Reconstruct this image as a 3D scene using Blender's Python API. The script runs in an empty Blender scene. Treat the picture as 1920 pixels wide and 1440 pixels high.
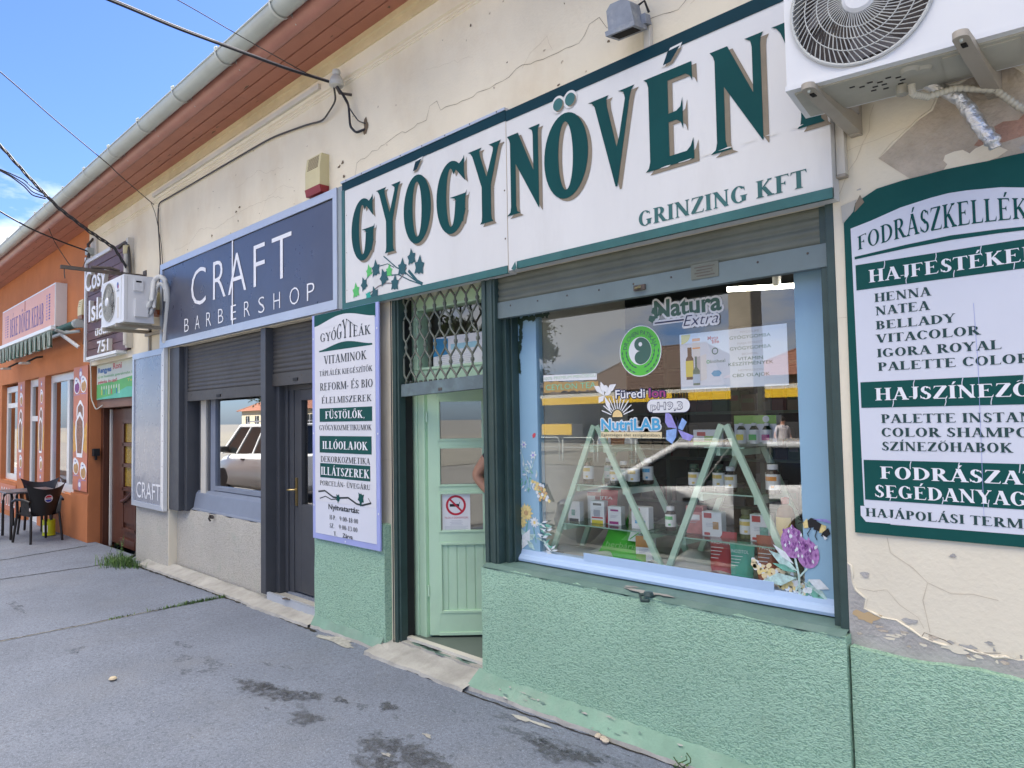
import bpy, bmesh, math, random
from mathutils import Vector, Matrix
from mathutils.geometry import tessellate_polygon
R = math.radians
rnd = random.Random(7)
SC = bpy.context.scene
COL = SC.collection

# ------------------------------------------------------------------ camera
cam = bpy.data.objects.new('camera', bpy.data.cameras.new('camera')); COL.objects.link(cam)
cam.data.sensor_width = 36; cam.data.lens = 24.956; cam.data.clip_start = .05; cam.data.clip_end = 3000
rot = Matrix(((0.709767, 0.046473, 0.702902), (0.704207, -0.021346, -0.709674), (-0.017976, 0.998691, -0.047877)))
cam.matrix_world = Matrix.Translation((0, -3.12, 1.6)) @ rot.to_4x4()
SC.camera = cam
SC.view_settings.view_transform = 'Standard'; SC.view_settings.look = 'None'
SC.view_settings.exposure = 2.05; SC.view_settings.gamma = 1
SC.cycles.max_bounces = 10; SC.cycles.diffuse_bounces = 5; SC.cycles.transparent_max_bounces = 12
SC.cycles.caustics_reflective = False; SC.cycles.caustics_refractive = False

# ------------------------------------------------------------------ sky and sun
CLD = (-.57, -.805, .155)                  # where the cumulus stands that the shop glass mirrors
SUN_EL, SUN_AZ = R(47), R(-12)            # azimuth from +Y (behind the shops), clockwise
W = bpy.data.worlds.new('World'); SC.world = W; W.use_nodes = True
wn, wl = W.node_tree.nodes, W.node_tree.links
bgn = wn['Background']
sky = wn.new('ShaderNodeTexSky'); sky.sky_type = 'NISHITA'; sky.sun_disc = False
sky.sun_elevation = SUN_EL; sky.sun_rotation = SUN_AZ; sky.air_density = 1.0; sky.dust_density = .6; sky.ozone_density = 2.0
tc = wn.new('ShaderNodeTexCoord'); sep = wn.new('ShaderNodeSeparateXYZ'); wl.new(tc.outputs['Generated'], sep.inputs[0])
def wnode(t, ins, **kw):
    x = wn.new(t)
    for k_, v in kw.items(): setattr(x, k_, v)
    for k_, v in ins.items():
        if hasattr(v, 'is_linked'): wl.new(v, x.inputs[k_])
        else: x.inputs[k_].default_value = v
    return x
mp = wnode('ShaderNodeMapping', {0: tc.outputs['Generated'], 'Location': (.35, .1, .0), 'Scale': (1, 1, 2.6)})
nz = wnode('ShaderNodeTexNoise', {'Vector': mp.outputs[0], 'Scale': 2.3, 'Detail': 9, 'Roughness': .58})
dp_ = wnode('ShaderNodeVectorMath', {0: tc.outputs['Generated'], 1: CLD}, operation='DOT_PRODUCT'); dm = wnode('ShaderNodeMapRange', {0: dp_.outputs['Value'], 1: .93, 2: .992, 3: 0, 4: .22}); dp2 = wnode('ShaderNodeVectorMath', {0: tc.outputs['Generated'], 1: (-.959, .167, .229)}, operation='DOT_PRODUCT'); dm2 = wnode('ShaderNodeMapRange', {0: dp2.outputs['Value'], 1: .988, 2: .999, 3: 0, 4: .09}); ns0 = wnode('ShaderNodeMath', {0: dm.outputs[0], 1: dm2.outputs[0]}, operation='ADD'); nsum = wnode('ShaderNodeMath', {0: nz.outputs['Fac'], 1: ns0.outputs[0]}, operation='ADD')
low = wnode('ShaderNodeMapRange', {0: nsum.outputs[0], 1: .56, 2: .66})                        # thin cumulus low in the sky
hi = wnode('ShaderNodeMapRange', {0: nz.outputs['Fac'], 1: .26, 2: .42})                         # bright overhead cloud, added out of view to lift the ambient light
el = wnode('ShaderNodeMapRange', {0: sep.outputs['Z'], 1: .60, 2: .74})
fade = wnode('ShaderNodeMapRange', {0: sep.outputs['Z'], 1: .25, 2: .5, 3: 1.0, 4: .15})
lowf = wnode('ShaderNodeMath', {0: low.outputs[0], 1: fade.outputs[0]}, operation='MULTIPLY')
hif = wnode('ShaderNodeMath', {0: hi.outputs[0], 1: el.outputs[0]}, operation='MULTIPLY')
tint = wnode('ShaderNodeMix', {'Factor': 1.0, 'A': sky.outputs[0], 'B': (.44, .555, .85, 1)}, data_type='RGBA', blend_type='MULTIPLY')
m1 = wnode('ShaderNodeMix', {'Factor': lowf.outputs[0], 'A': tint.outputs['Result'], 'B': (4.6, 4.8, 5.2, 1)}, data_type='RGBA')
m2 = wnode('ShaderNodeMix', {'Factor': hif.outputs[0], 'A': m1.outputs['Result'], 'B': (15.5, 14.6, 13.4, 1)}, data_type='RGBA')
wl.new(m2.outputs['Result'], bgn.inputs[0]); bgn.inputs[1].default_value = .08
sun = bpy.data.objects.new('sun', bpy.data.lights.new('sun', 'SUN')); COL.objects.link(sun)
sun.data.energy = 4.2; sun.data.angle = R(.5); sun.data.color = (1, .95, .87)
sd = Vector((math.sin(SUN_AZ) * math.cos(SUN_EL), math.cos(SUN_AZ) * math.cos(SUN_EL), math.sin(SUN_EL)))
sun.rotation_euler = sd.to_track_quat('Z', 'Y').to_euler()

# ------------------------------------------------------------------ materials
def c(r, g, b):
    f = lambda x: ((x / 255 + .055) / 1.055) ** 2.4 if x > 10 else x / 255 / 12.92
    return (f(r), f(g), f(b), 1)
def lc(r, g, b): return (r, g, b, 1)
MATS = {}
def M(name, col, rough=.6, metal=0, var=.1, vs=2.5, bump=0, bs=60, spec=.4, dirt=0, dcol=(.05, .045, .04, 1), ds=1.6, stretch=1, emit=0, fine=0, coat=0):
    if name in MATS: return MATS[name]
    m = bpy.data.materials.new(name); m.use_nodes = True; MATS[name] = m
    n, l = m.node_tree.nodes, m.node_tree.links; b = n['Principled BSDF']
    b.inputs['Roughness'].default_value = rough; b.inputs['Metallic'].default_value = metal
    b.inputs['Specular IOR Level'].default_value = spec
    if coat: b.inputs['Coat Weight'].default_value = coat
    g = n.new('ShaderNodeNewGeometry'); vec = g.outputs['Position']
    if stretch != 1:
        mpn = n.new('ShaderNodeMapping'); mpn.inputs['Scale'].default_value = (1, 1, stretch); l.new(vec, mpn.inputs[0]); vec2 = mpn.outputs[0]
    else: vec2 = vec
    def noise(s, d=6, r=.6, v=vec2):
        t = n.new('ShaderNodeTexNoise'); t.inputs['Scale'].default_value = s; t.inputs['Detail'].default_value = d; t.inputs['Roughness'].default_value = r
        l.new(v, t.inputs['Vector']); return t.outputs['Fac']
    def mix(f, a, bb):
        x = n.new('ShaderNodeMix'); x.data_type = 'RGBA'
        for k, v in (('Factor', f), ('A', a), ('B', bb)):
            if hasattr(v, 'is_linked'): l.new(v, x.inputs[k])
            else: x.inputs[k].default_value = v
        return x.outputs['Result']
    def ramp(f, a, bb):
        x = n.new('ShaderNodeMapRange'); x.inputs[1].default_value = a; x.inputs[2].default_value = bb; l.new(f, x.inputs[0]); return x.outputs[0]
    k = lambda f: tuple(min(1, v * f) for v in col[:3]) + (1,)
    out = mix(ramp(noise(vs), .3, .7), k(1 - var), k(1 + var * .7)) if var else None
    if fine: out = mix(ramp(noise(120, 3, .8, vec), .52, .70), out or col, k(1 + fine))
    if fine: out = mix(ramp(noise(48, 5, .8, vec), .52, .36), out, k(1 - fine * .45))
    if dirt:
        f = ramp(noise(ds, 9, .68), .5, .8); mm = n.new('ShaderNodeMath'); mm.operation = 'MULTIPLY'; mm.inputs[1].default_value = dirt; l.new(f, mm.inputs[0])
        out = mix(mm.outputs[0], out or col, dcol)
    if out: l.new(out, b.inputs['Base Color'])
    else: b.inputs['Base Color'].default_value = col
    if var and not metal:
        rr = n.new('ShaderNodeMapRange'); rr.inputs[3].default_value = max(.02, rough - .08); rr.inputs[4].default_value = min(1, rough + .08)
        l.new(noise(vs * 3, 4), rr.inputs[0]); l.new(rr.outputs[0], b.inputs['Roughness'])
    if bump:
        bp = n.new('ShaderNodeBump'); bp.inputs['Strength'].default_value = 1; bp.inputs['Distance'].default_value = bump
        l.new(noise(bs, 4, .55, vec), bp.inputs['Height']); l.new(bp.outputs[0], b.inputs['Normal'])
    if emit:
        b.inputs['Emission Color'].default_value = col; b.inputs['Emission Strength'].default_value = emit
    return m
def glass(name, refl=.3, tint=(.985, .995, .99, 1), rough=0):
    if name in MATS: return MATS[name]
    m = bpy.data.materials.new(name); m.use_nodes = True; MATS[name] = m
    n, l = m.node_tree.nodes, m.node_tree.links; n.remove(n['Principled BSDF'])
    t = n.new('ShaderNodeBsdfTransparent'); t.inputs[0].default_value = tint
    g = n.new('ShaderNodeBsdfGlossy'); g.inputs['Roughness'].default_value = rough
    x = n.new('ShaderNodeMixShader'); lf = n.new('ShaderNodeLayerWeight'); lw = n.new('ShaderNodeMath'); lw.operation = 'POWER'; lw.inputs[1].default_value = 4; l.new(lf.outputs['Facing'], lw.inputs[0])
    a = n.new('ShaderNodeMath'); a.operation = 'MULTIPLY_ADD'; a.inputs[1].default_value = .8; a.inputs[2].default_value = refl; a.use_clamp = True
    l.new(lw.outputs[0], a.inputs[0]); l.new(a.outputs[0], x.inputs[0]); l.new(t.outputs[0], x.inputs[1]); l.new(g.outputs[0], x.inputs[2])
    l.new(x.outputs[0], n['Material Output'].inputs[0]); return m

def clear_glass():
    m = bpy.data.materials.new('clear_glass'); m.use_nodes = True; MATS['clear_glass'] = m; n = m.node_tree.nodes; n.remove(n['Principled BSDF'])
    t = n.new('ShaderNodeBsdfTransparent'); t.inputs[0].default_value = (.98, .99, .985, 1); m.node_tree.links.new(t.outputs[0], n['Material Output'].inputs[0]); return m
# ------------------------------------------------------------------ mesh helpers
class Fr:                                  # a 2D frame in space: o + u*a + v*b + n*k
    def __init__(s, o, u=(1, 0, 0), v=(0, 0, 1)):
        s.o = Vector(o); s.u = Vector(u).normalized(); s.v = Vector(v).normalized(); s.n = s.u.cross(s.v)
    def __call__(s, a, b, k=0): return s.o + s.u * a + s.v * b + s.n * k
def WF(y): return Fr((0, y, 0))            # wall plane frame: world x, z; outward = -y
class MB:
    def __init__(s): s.v = []; s.f = []; s.mi = []; s.sm = []; s.mats = []
    def mat(s, m):
        if m not in s.mats: s.mats.append(m)
        return s.mats.index(m)
    def face(s, pts, m, sm=False):
        i = len(s.v); s.v += [Vector(p) for p in pts]; s.f.append(tuple(range(i, i + len(pts)))); s.mi.append(s.mat(m)); s.sm.append(sm)
    def raw(s, vs, fs, m, sm=False):
        i = len(s.v); s.v += [Vector(p) for p in vs]; k = s.mat(m)
        for f in fs: s.f.append(tuple(i + q for q in f)); s.mi.append(k); s.sm.append(sm)
    def box(s, x0, x1, y0, y1, z0, z1, m):
        vs = [(x, y, z) for z in (z0, z1) for y in (y0, y1) for x in (x0, x1)]
        s.raw(vs, [(0, 2, 3, 1), (4, 5, 7, 6), (0, 1, 5, 4), (2, 6, 7, 3), (0, 4, 6, 2), (1, 3, 7, 5)], m)
    def pane(s, x0, x1, y, z0, z1, m):      # a 6 mm pane: the street face mirrors, the other faces are clear
        cl = MATS.get('clear_glass') or clear_glass()
        s.box(x0, x1, y + .0002, y + .006, z0, z1, cl); s.f.pop(-4); s.mi.pop(-4); s.sm.pop(-4)
        s.face([(x0, y, z0), (x1, y, z0), (x1, y, z1), (x0, y, z1)], m)
    def fbox(s, fr, a0, a1, b0, b1, k0, k1, m):
        vs = [fr(a, b, k) for k in (k0, k1) for b in (b0, b1) for a in (a0, a1)]
        s.raw(vs, [(0, 2, 3, 1), (4, 5, 7, 6), (0, 1, 5, 4), (2, 6, 7, 3), (0, 4, 6, 2), (1, 3, 7, 5)], m)
    def poly(s, fr, pts, m, k=0):
        P = [Vector((a, b, 0)) for a, b in pts]
        ar = sum(P[i].x * P[i - 1].y - P[i - 1].x * P[i].y for i in range(len(P)))
        vs = [fr(a, b, k) for a, b in pts]
        if len(pts) == 3 or len(pts) == 4 and False: tris = [(0, 1, 2)]
        else: tris = tessellate_polygon([P])
        fs = []
        for t in tris:
            a, b, d = (P[i] for i in t)
            fs.append(tuple(t) if (b - a).cross(d - a).z > 0 else (t[0], t[2], t[1]))
        s.raw(vs, fs, m)
    def prism(s, fr, pts, k0, k1, m, ms=None):
        s.poly(fr, pts, m, k1)
        n = len(pts); ar = sum(pts[i - 1][0] * pts[i][1] - pts[i][0] * pts[i - 1][1] for i in range(n))
        if ar < 0: pts = pts[::-1]
        for i in range(n):
            a, b = pts[i], pts[(i + 1) % n]
            s.face([fr(a[0], a[1], k0), fr(b[0], b[1], k0), fr(b[0], b[1], k1), fr(a[0], a[1], k1)], ms or m)
        i0 = len(s.f); s.poly(fr, pts, m, k0)
        for i in range(i0, len(s.f)): s.f[i] = s.f[i][::-1]
    def extr(s, prof, x0, x1, m, sm=False, close=False, cap=False):   # profile of (y, z) run along x
        n = len(prof); vs = [(x0, y, z) for y, z in prof] + [(x1, y, z) for y, z in prof]
        fs = [(i, i + 1, n + i + 1, n + i) for i in range(n - 1)]
        if close: fs.append((n - 1, 0, n, 2 * n - 1))
        s.raw(vs, fs, m, sm)
        if cap: s.face([vs[i] for i in range(n)][::-1], m); s.face([vs[n + i] for i in range(n)], m)
    def tube(s, path, r, m, n=8, cap=True, rr=None):
        P = [Vector(p) for p in path]; N = len(P); rings = []
        up = Vector((0, 0, 1))
        for i, p in enumerate(P):
            d = (P[min(i + 1, N - 1)] - P[max(i - 1, 0)]).normalized()
            a = d.cross(up if abs(d.z) < .95 else Vector((1, 0, 0))).normalized(); b = d.cross(a)
            q = rr[i] if rr else r
            rings.append([p + (a * math.cos(t) + b * math.sin(t)) * q for t in (k * 2 * math.pi / n for k in range(n))])
        vs = [v for g in rings for v in g]
        s.raw(vs, [(i * n + k, i * n + (k + 1) % n, (i + 1) * n + (k + 1) % n, (i + 1) * n + k) for i in range(N - 1) for k in range(n)], m, True)
        if cap: s.face(rings[0][::-1], m); s.face(rings[-1], m)
    def lathe(s, prof, o, m, n=16, ax=None, mats=None):   # profile of (r, h) about an axis
        o = Vector(o); w = Vector(ax or (0, 0, 1)).normalized()
        u = w.orthogonal().normalized(); v = w.cross(u)
        rings = [[o + w * h + (u * math.cos(k * 2 * math.pi / n) + v * math.sin(k * 2 * math.pi / n)) * r for k in range(n)] for r, h in prof]
        for i in range(len(prof) - 1):
            mm = mats[i] if mats else m
            s.raw(rings[i] + rings[i + 1], [(k, (k + 1) % n, n + (k + 1) % n, n + k) for k in range(n)], mm, True)
        if prof[0][0] > .0005: s.face(rings[0][::-1], mats[0] if mats else m)
        if prof[-1][0] > .0005: s.face(rings[-1], mats[-1] if mats else m)
    def disc(s, fr, a, b, ra, rb, m, k=0, n=24): s.poly(fr, [(a + ra * math.cos(t * 2 * math.pi / n), b + rb * math.sin(t * 2 * math.pi / n)) for t in range(n)], m, k)
    def ring(s, fr, a, b, r0, r1, m, k=0, n=28, t0=0, t1=2 * math.pi, ry=1):
        T = [t0 + (t1 - t0) * i / n for i in range(n + 1)]
        vs = [fr(a + r0 * math.cos(t), b + ry * r0 * math.sin(t), k) for t in T] + [fr(a + r1 * math.cos(t), b + ry * r1 * math.sin(t), k) for t in T]
        s.raw(vs, [(i, n + 1 + i, n + 2 + i, i + 1) for i in range(n)], m)
    def line(s, fr, pts, w, m, k=0, taper=False):
        n = len(pts)
        L = []
        for i in range(n):
            a = Vector(pts[max(i - 1, 0)]); b = Vector(pts[min(i + 1, n - 1)]); d = (b - a).normalized(); q = Vector((-d.y, d.x)) * w / 2
            if taper: q = q * (1 - .85 * i / (n - 1))
            p = Vector(pts[i]); L.append((p + q, p - q))
        for i in range(n - 1):
            s.face([fr(*L[i][1], k), fr(*L[i + 1][1], k), fr(*L[i + 1][0], k), fr(*L[i][0], k)], m)
    def build(s, name, parent=None, loc=None, bevel=0, weld=False):
        me = bpy.data.meshes.new(name)
        o = bpy.data.objects.new(name, me); COL.objects.link(o)
        org = Vector(loc) if loc is not None else Vector((0, 0, 0)); par = Vector((0, 0, 0)); p = parent
        if parent:
            while p: par = par + p.location; p = p.parent
            org = par
            o.parent = parent
        me.from_pydata([v - org for v in s.v], [], s.f)
        for m in s.mats: me.materials.append(m)
        me.polygons.foreach_set('material_index', s.mi); me.polygons.foreach_set('use_smooth', s.sm); me.update()
        if loc is not None and not parent: o.location = loc
        if weld:
            bm = bmesh.new(); bm.from_mesh(me); bmesh.ops.remove_doubles(bm, verts=bm.verts, dist=1e-5); bm.to_mesh(me); bm.free()
        if bevel:
            b = o.modifiers.new('bevel', 'BEVEL'); b.width = bevel; b.segments = 2; b.limit_method = 'ANGLE'
        return o
def tag(o, label=None, cat=None, group=None, kind=None):
    for k, v in (('label', label), ('category', cat), ('group', group), ('kind', kind)):
        if v: o[k] = v
    return o
def thing(name, loc, label, cat, group=None):
    o = bpy.data.objects.new(name, None); COL.objects.link(o); o.location = loc; o.empty_display_size = .1
    return tag(o, label, cat, group)
def copy_tree(o, parent=None):
    k = o.copy(); COL.objects.link(k); k.parent = parent
    for ch in list(o.children): copy_tree(ch, k)
    return k
def gz(x): return -.06 + .01 * (x + 3) if x > -20 else -.23      # pavement height
# ------------------------------------------------------------------ lettering
_tc = {}
def btext(mb, fr, s, a0, b0, h, m, w=None, k=.002, bold=0, center=False, warp=None, italic=0):
    """sans lettering from the built-in font; h = cap height, w = exact width"""
    key = (s, bold, italic)
    if key not in _tc:
        cu = bpy.data.curves.new('t', 'FONT'); cu.body = s; cu.offset = bold; cu.resolution_u = 3; cu.shear = italic; cu.fill_mode = 'FRONT'
        o = bpy.data.objects.new('t', cu); COL.objects.link(o)
        me = o.evaluated_get(bpy.context.evaluated_depsgraph_get()).to_mesh()
        _tc[key] = ([tuple(v.co) for v in me.vertices], [tuple(p.vertices) for p in me.polygons])
        bpy.data.objects.remove(o); bpy.data.curves.remove(cu)
    vs, fs = _tc[key]
    if not vs: return
    x0 = min(v[0] for v in vs); x1 = max(v[0] for v in vs); sy = h / .729; sx = (w / (x1 - x0)) if w else sy
    if center: a0 = a0 - (x1 - x0) * sx / 2
    P = [(a0 + (v[0] - x0) * sx, b0 + v[1] * sy) for v in vs]
    if warp: P = [warp(p) for p in P]
    mb.raw([fr(p[0], p[1], k) for p in P], fs, m)

class Serif:
    """a small roman letter face drawn from stems, hairlines, bows and serifs; cap height 1"""
    def __init__(s, st=.15, hl=.05, sf=.075, sh=.028, br=.06): s.st, s.hl, s.sf, s.sh, s.br = st, hl, sf, sh, br
    def stem(s, x, y0=0, y1=1, w=None, bot=1, top=1, sf=None):
        w = w or s.st; f = s.sf if sf is None else sf; h, b = s.sh, s.br; L, Rr = x - w / 2, x + w / 2; p = []
        p += [(L - f, y0), (Rr + f, y0), (Rr + f, y0 + h), (Rr + f * .35, y0 + h + b * .3), (Rr, y0 + h + b)] if bot else [(L, y0), (Rr, y0)]
        q = [(Rr, y1 - h - b), (Rr + f * .35, y1 - h - b * .3), (Rr + f, y1 - h), (Rr + f, y1), (L - f, y1), (L - f, y1 - h), (L - f * .35, y1 - h - b * .3), (L, y1 - h - b)] if top else [(Rr, y1), (L, y1)]
        r = [(L, y0 + h + b), (L - f * .35, y0 + h + b * .3), (L - f, y0 + h)] if bot else []
        return p + q + r
    def slab(s, x, y, w, d):      # serif at the end of a slanted stroke
        f, h, b = s.sf, s.sh, s.br; L, Rr = x - w / 2, x + w / 2
        return [(L - f, y), (Rr + f, y), (Rr + f, y + d * h), (Rr + f * .1, y + d * (h + b)), (L - f * .1, y + d * (h + b)), (L - f, y + d * h)]
    def diag(s, xa, ya, xb, yb, w): return [(xa - w / 2, ya), (xa + w / 2, ya), (xb + w / 2, yb), (xb - w / 2, yb)]
    def bar(s, x0, x1, y): return [(x0, y), (x1, y), (x1, y + s.hl), (x0, y + s.hl)]
    def arc(s, cx, cy, rx, ry, tx, ty, a0, a1, n=18):
        T = [R(a0 + (a1 - a0) * i / n) for i in range(n + 1)]
        return [(cx + rx * math.cos(t), cy + ry * math.sin(t)) for t in T] + [(cx + (rx - tx) * math.cos(t), cy + (ry - ty) * math.sin(t)) for t in reversed(T)]
    def tip(s, x, y, d, l=.16, w=.07): return [(x, y), (x + .02, y + d * l), (x - w, y)]
    def glyph(s, ch):
        st, hl, H = s.st, s.hl, 1; th = hl * 1.15
        acc = []
        base = {'Á': 'A', 'É': 'E', 'Í': 'I', 'Ó': 'O', 'Ö': 'O', 'Ő': 'O', 'Õ': 'O', 'Ú': 'U', 'Ü': 'U', 'Ű': 'U'}.get(ch, ch)
        b = .18
        if base == 'I': p, w = [s.stem(b)], .36
        elif base == 'H': p, w = [s.stem(b), s.stem(.64), s.bar(b, .64, .48)], .82
        elif base == 'E': p, w = [s.stem(b), s.bar(b, .6, 1 - hl), s.bar(b, .46, .5), s.bar(b, .6, 0), s.tip(.6, 1 - hl * .5, -1), s.tip(.64, hl * .5, 1, .2), [(.46, .4), (.46, .66), (.38, .53)]], .7
        elif base == 'F': p, w = [s.stem(b), s.bar(b, .58, 1 - hl), s.bar(b, .45, .48), s.tip(.58, 1 - hl * .5, -1), [(.45, .38), (.45, .64), (.37, .51)]], .64
        elif base == 'L': p, w = [s.stem(b), s.bar(b, .6, 0), s.tip(.62, hl * .5, 1, .22)], .66
        elif base == 'T': p, w = [s.stem(.33, top=0), s.bar(.02, .64, 1 - hl), s.tip(.64, 1 - hl * .5, -1, .2), [(.02, 1 - hl * .5), (.09, 1 - hl * .5), (.0, .79)]], .66
        elif base == 'N': p, w = [s.stem(.15, w=th, top=0), s.stem(.66, w=th, bot=0), s.diag(.13, 1, .66, 0, st * 1.1), [(.0, 1), (.2, 1), (.2, .97), (.0, 1 - s.sh)]], .82
        elif base == 'M': p, w = [s.stem(.14, w=th), s.stem(.82, w=st), s.diag(.17, 1, .46, .05, st), s.diag(.78, 1, .46, .05, th)], .98
        elif base == 'V': p, w = [s.diag(.13, 1, .37, 0, st * 1.05), s.diag(.62, 1, .385, 0, th), s.slab(.13, 1, st, -1), s.slab(.62, 1, th, -1)], .74
        elif base == 'A': p, w = [s.diag(.36, 1, .11, 0, th), s.diag(.37, 1, .62, 0, st * 1.05), s.bar(.2, .54, .3), s.slab(.11, 0, th, 1), s.slab(.62, 0, st, 1)], .76
        elif base == 'Y': p, w = [s.diag(.12, 1, .37, .44, st * 1.05), s.diag(.62, 1, .38, .44, th), s.stem(.37, 0, .48, top=0), s.slab(.12, 1, st, -1), s.slab(.62, 1, th, -1)], .74
        elif base == 'K': p, w = [s.stem(b), s.diag(.6, 1, .22, .42, th * 1.2), s.diag(.33, .58, .64, 0, st * 1.1), s.slab(.6, 1, th, -1), s.slab(.64, 0, st, 1)], .78
        elif base == 'X': p, w = [s.diag(.12, 1, .6, 0, st), s.diag(.6, 1, .12, 0, th), s.slab(.12, 1, st, -1), s.slab(.6, 0, st, 1)], .74
        elif base == 'Z': p, w = [s.bar(.07, .6, 1 - hl), s.bar(.04, .6, 0), s.diag(.53, 1 - hl, .11, hl, st * 1.2), s.tip(.62, hl * .5, 1, .2), [(.07, 1 - hl * .5), (.15, 1 - hl * .5), (.05, .79)]], .66
        elif base == 'O': p, w = [s.arc(.38, .5, .35, .51, st, hl, -90, 90), s.arc(.38, .5, .35, .51, st, hl, 90, 270)], .78
        elif base == 'C': p, w = [s.arc(.38, .5, .35, .51, st, hl, 42, 318, 28), [(.63, .97), (.66, .66), (.6, .8)], ], .7
        elif base == 'G': p, w = [s.arc(.38, .5, .35, .51, st, hl, 42, 300, 28), [(.63, .97), (.66, .66), (.6, .8)], s.stem(.6, .07, .42, bot=0)], .8
        elif base == 'S': p, w = [s.arc(.29, .745, .21, .262, st * .85, hl, 30, 250, 20), s.arc(.29, .255, .24, .262, st * .85, hl, -150, 75, 20), s.diag(.2, .62, .38, .38, st * 1.15), [(.5, .95), (.52, .7), (.44, .84)], [(.06, .05), (.04, .32), (.13, .16)]], .58
        elif base == 'D': p, w = [s.stem(b), s.arc(.26, .5, .48, .5, st, hl, -90, 90), s.bar(b, .26, 0), s.bar(b, .26, 1 - hl)], .78
        elif base == 'B': p, w = [s.stem(b), s.arc(.32, .755, .25, .245, st * .9, hl, -90, 90, 12), s.arc(.34, .265, .28, .265, st, hl, -90, 90, 12), s.bar(b, .34, 0), s.bar(b, .32, 1 - hl), s.bar(b, .34, .49)], .68
        elif base == 'P': p, w = [s.stem(b), s.arc(.33, .73, .27, .27, st, hl, -90, 90, 14), s.bar(b, .33, 1 - hl), s.bar(b, .33, .46)], .64
        elif base == 'R': p, w = [s.stem(b), s.arc(.33, .74, .27, .26, st, hl, -90, 90, 14), s.bar(b, .33, 1 - hl), s.bar(b, .36, .48), s.diag(.36, .5, .62, 0, st * 1.1), s.slab(.65, 0, st * .6, 1)], .74
        elif base == 'J': p, w = [s.stem(.3, .2, 1, bot=0), s.arc(.19, .2, .185, .22, st, hl, -190, 0, 14)], .46
        elif base == 'U': p, w = [s.stem(.16, .3, 1, bot=0), s.stem(.64, .3, 1, w=th, bot=0), s.arc(.375, .31, .29, .33, st * .9, hl * 1.4, 180, 345, 18)], .8
        elif base == '0': p, w = [s.arc(.26, .5, .22, .51, st * .8, hl, 0, 360, 28)], .52
        elif base == '1': p, w = [s.stem(.27, top=0, sf=.1), [(.27, 1), (.27, .9), (.12, .82)]], .5
        elif base == '3': p, w = [s.arc(.24, .75, .2, .26, st * .8, hl, -80, 150, 16), s.arc(.24, .26, .23, .27, st * .8, hl, -150, 80, 16)], .52
        elif base == '8': p, w = [s.arc(.26, .75, .19, .26, st * .7, hl, 0, 360, 22), s.arc(.26, .26, .22, .27, st * .8, hl, 0, 360, 22)], .52
        elif base == '9': p, w = [s.arc(.26, .68, .21, .33, st * .8, hl, 0, 360, 22), s.arc(.14, .68, .33, .69, st * .8, hl, -80, 0, 14)], .52
        elif base == ':': p, w = [s.bar(.1, .2, .05), s.bar(.1, .2, .5)], .3
        elif base == '.': p, w = [[(.09, 0), (.21, 0), (.21, .12), (.09, .12)]], .3
        elif base == ',': p, w = [[(.09, .12), (.21, .12), (.21, 0), (.08, -.17), (.14, 0)]], .3
        elif base == '-': p, w = [[(.05, .3), (.32, .3), (.32, .39), (.05, .39)]], .37
        else: p, w = [], .3
        m = {'I': .18, 'A': .37, 'E': .36, 'O': .38, 'U': .4}.get(base, .3)
        if ch in 'ÁÉÍÓÚ': acc = [[(m - .02, 1.06), (m + .05, 1.06), (m + .17, 1.28), (m + .05, 1.28)]]
        elif ch in 'ÖÜ': acc = [s.arc(m - .14, 1.16, .07, .075, .069, .074, 0, 360, 12), s.arc(m + .14, 1.16, .07, .075, .069, .074, 0, 360, 12)]
        elif ch in 'ŐŰ': acc = [[(m - .12 + d, 1.06), (m - .06 + d, 1.06), (m + .03 + d, 1.27), (m - .06 + d, 1.27)] for d in (0, .18)]
        elif ch == 'Õ': acc = [[(m - .2, 1.08), (m - .1, 1.17), (m + .06, 1.1), (m + .17, 1.21), (m + .2, 1.19), (m + .1, 1.07), (m - .07, 1.14), (m - .16, 1.06)]]
        return p + acc, w
SERIF = Serif(); SERIF_B = Serif(st=.19, hl=.06, sf=.07, sh=.035, br=.05); SERIF_L = Serif(st=.12, hl=.04)
def stext(mb, fr, s, a0, a1, b0, b1, m, face=None, k=.002, warp=None, track=.02):
    """roman capitals fitted between a0..a1 on the line b0..b1 (baseline, cap line)"""
    face = face or SERIF; x = 0; items = []
    for ch in s:
        p, w = face.glyph(ch)
        items.append((x, p)); x += w + track
    W = x - track; sx = (a1 - a0) / W; sy = b1 - b0; q = 0
    for x, ps in items:
        for p in ps:
            pts = [((x + u) / W, v) for u, v in p]
            pts = [warp(t, v) for t, v in pts] if warp else [(a0 + t * (a1 - a0), b0 + v * sy) for t, v in pts]
            mb.poly(fr, pts, m, k + .00012 * (q % 7)); q += 1
def blob(cx, cy, rx, ry, seed, n=22, j=.25):
    r = random.Random(seed); h = [r.uniform(0, 6.28) for _ in range(5)]
    out = []
    for i in range(n):
        t = i * 2 * math.pi / n
        q = 1 + j * (math.sin(2 * t + h[0]) * .5 + math.sin(3 * t + h[1]) * .5 + math.sin(5 * t + h[2]) * .35 + r.uniform(-.16, .16) + .25 * math.sin(7 * t + h[3]) + .15 * math.sin(11 * t + h[4]))
        out.append((cx + rx * q * math.cos(t), cy + ry * q * math.sin(t)))
    return out
def jag(pts, amp, seed, step=.04):           # a polyline with small random kinks (cracks, torn edges)
    r = random.Random(seed); out = [pts[0]]
    for a, b in zip(pts, pts[1:]):
        d = math.hypot(b[0] - a[0], b[1] - a[1]); n = max(1, int(d / step))
        for i in range(1, n + 1):
            t = i / n; e = amp if i < n else 0
            out.append((a[0] + (b[0] - a[0]) * t + r.uniform(-e, e), a[1] + (b[1] - a[1]) * t + r.uniform(-e, e)))
    return out
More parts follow.
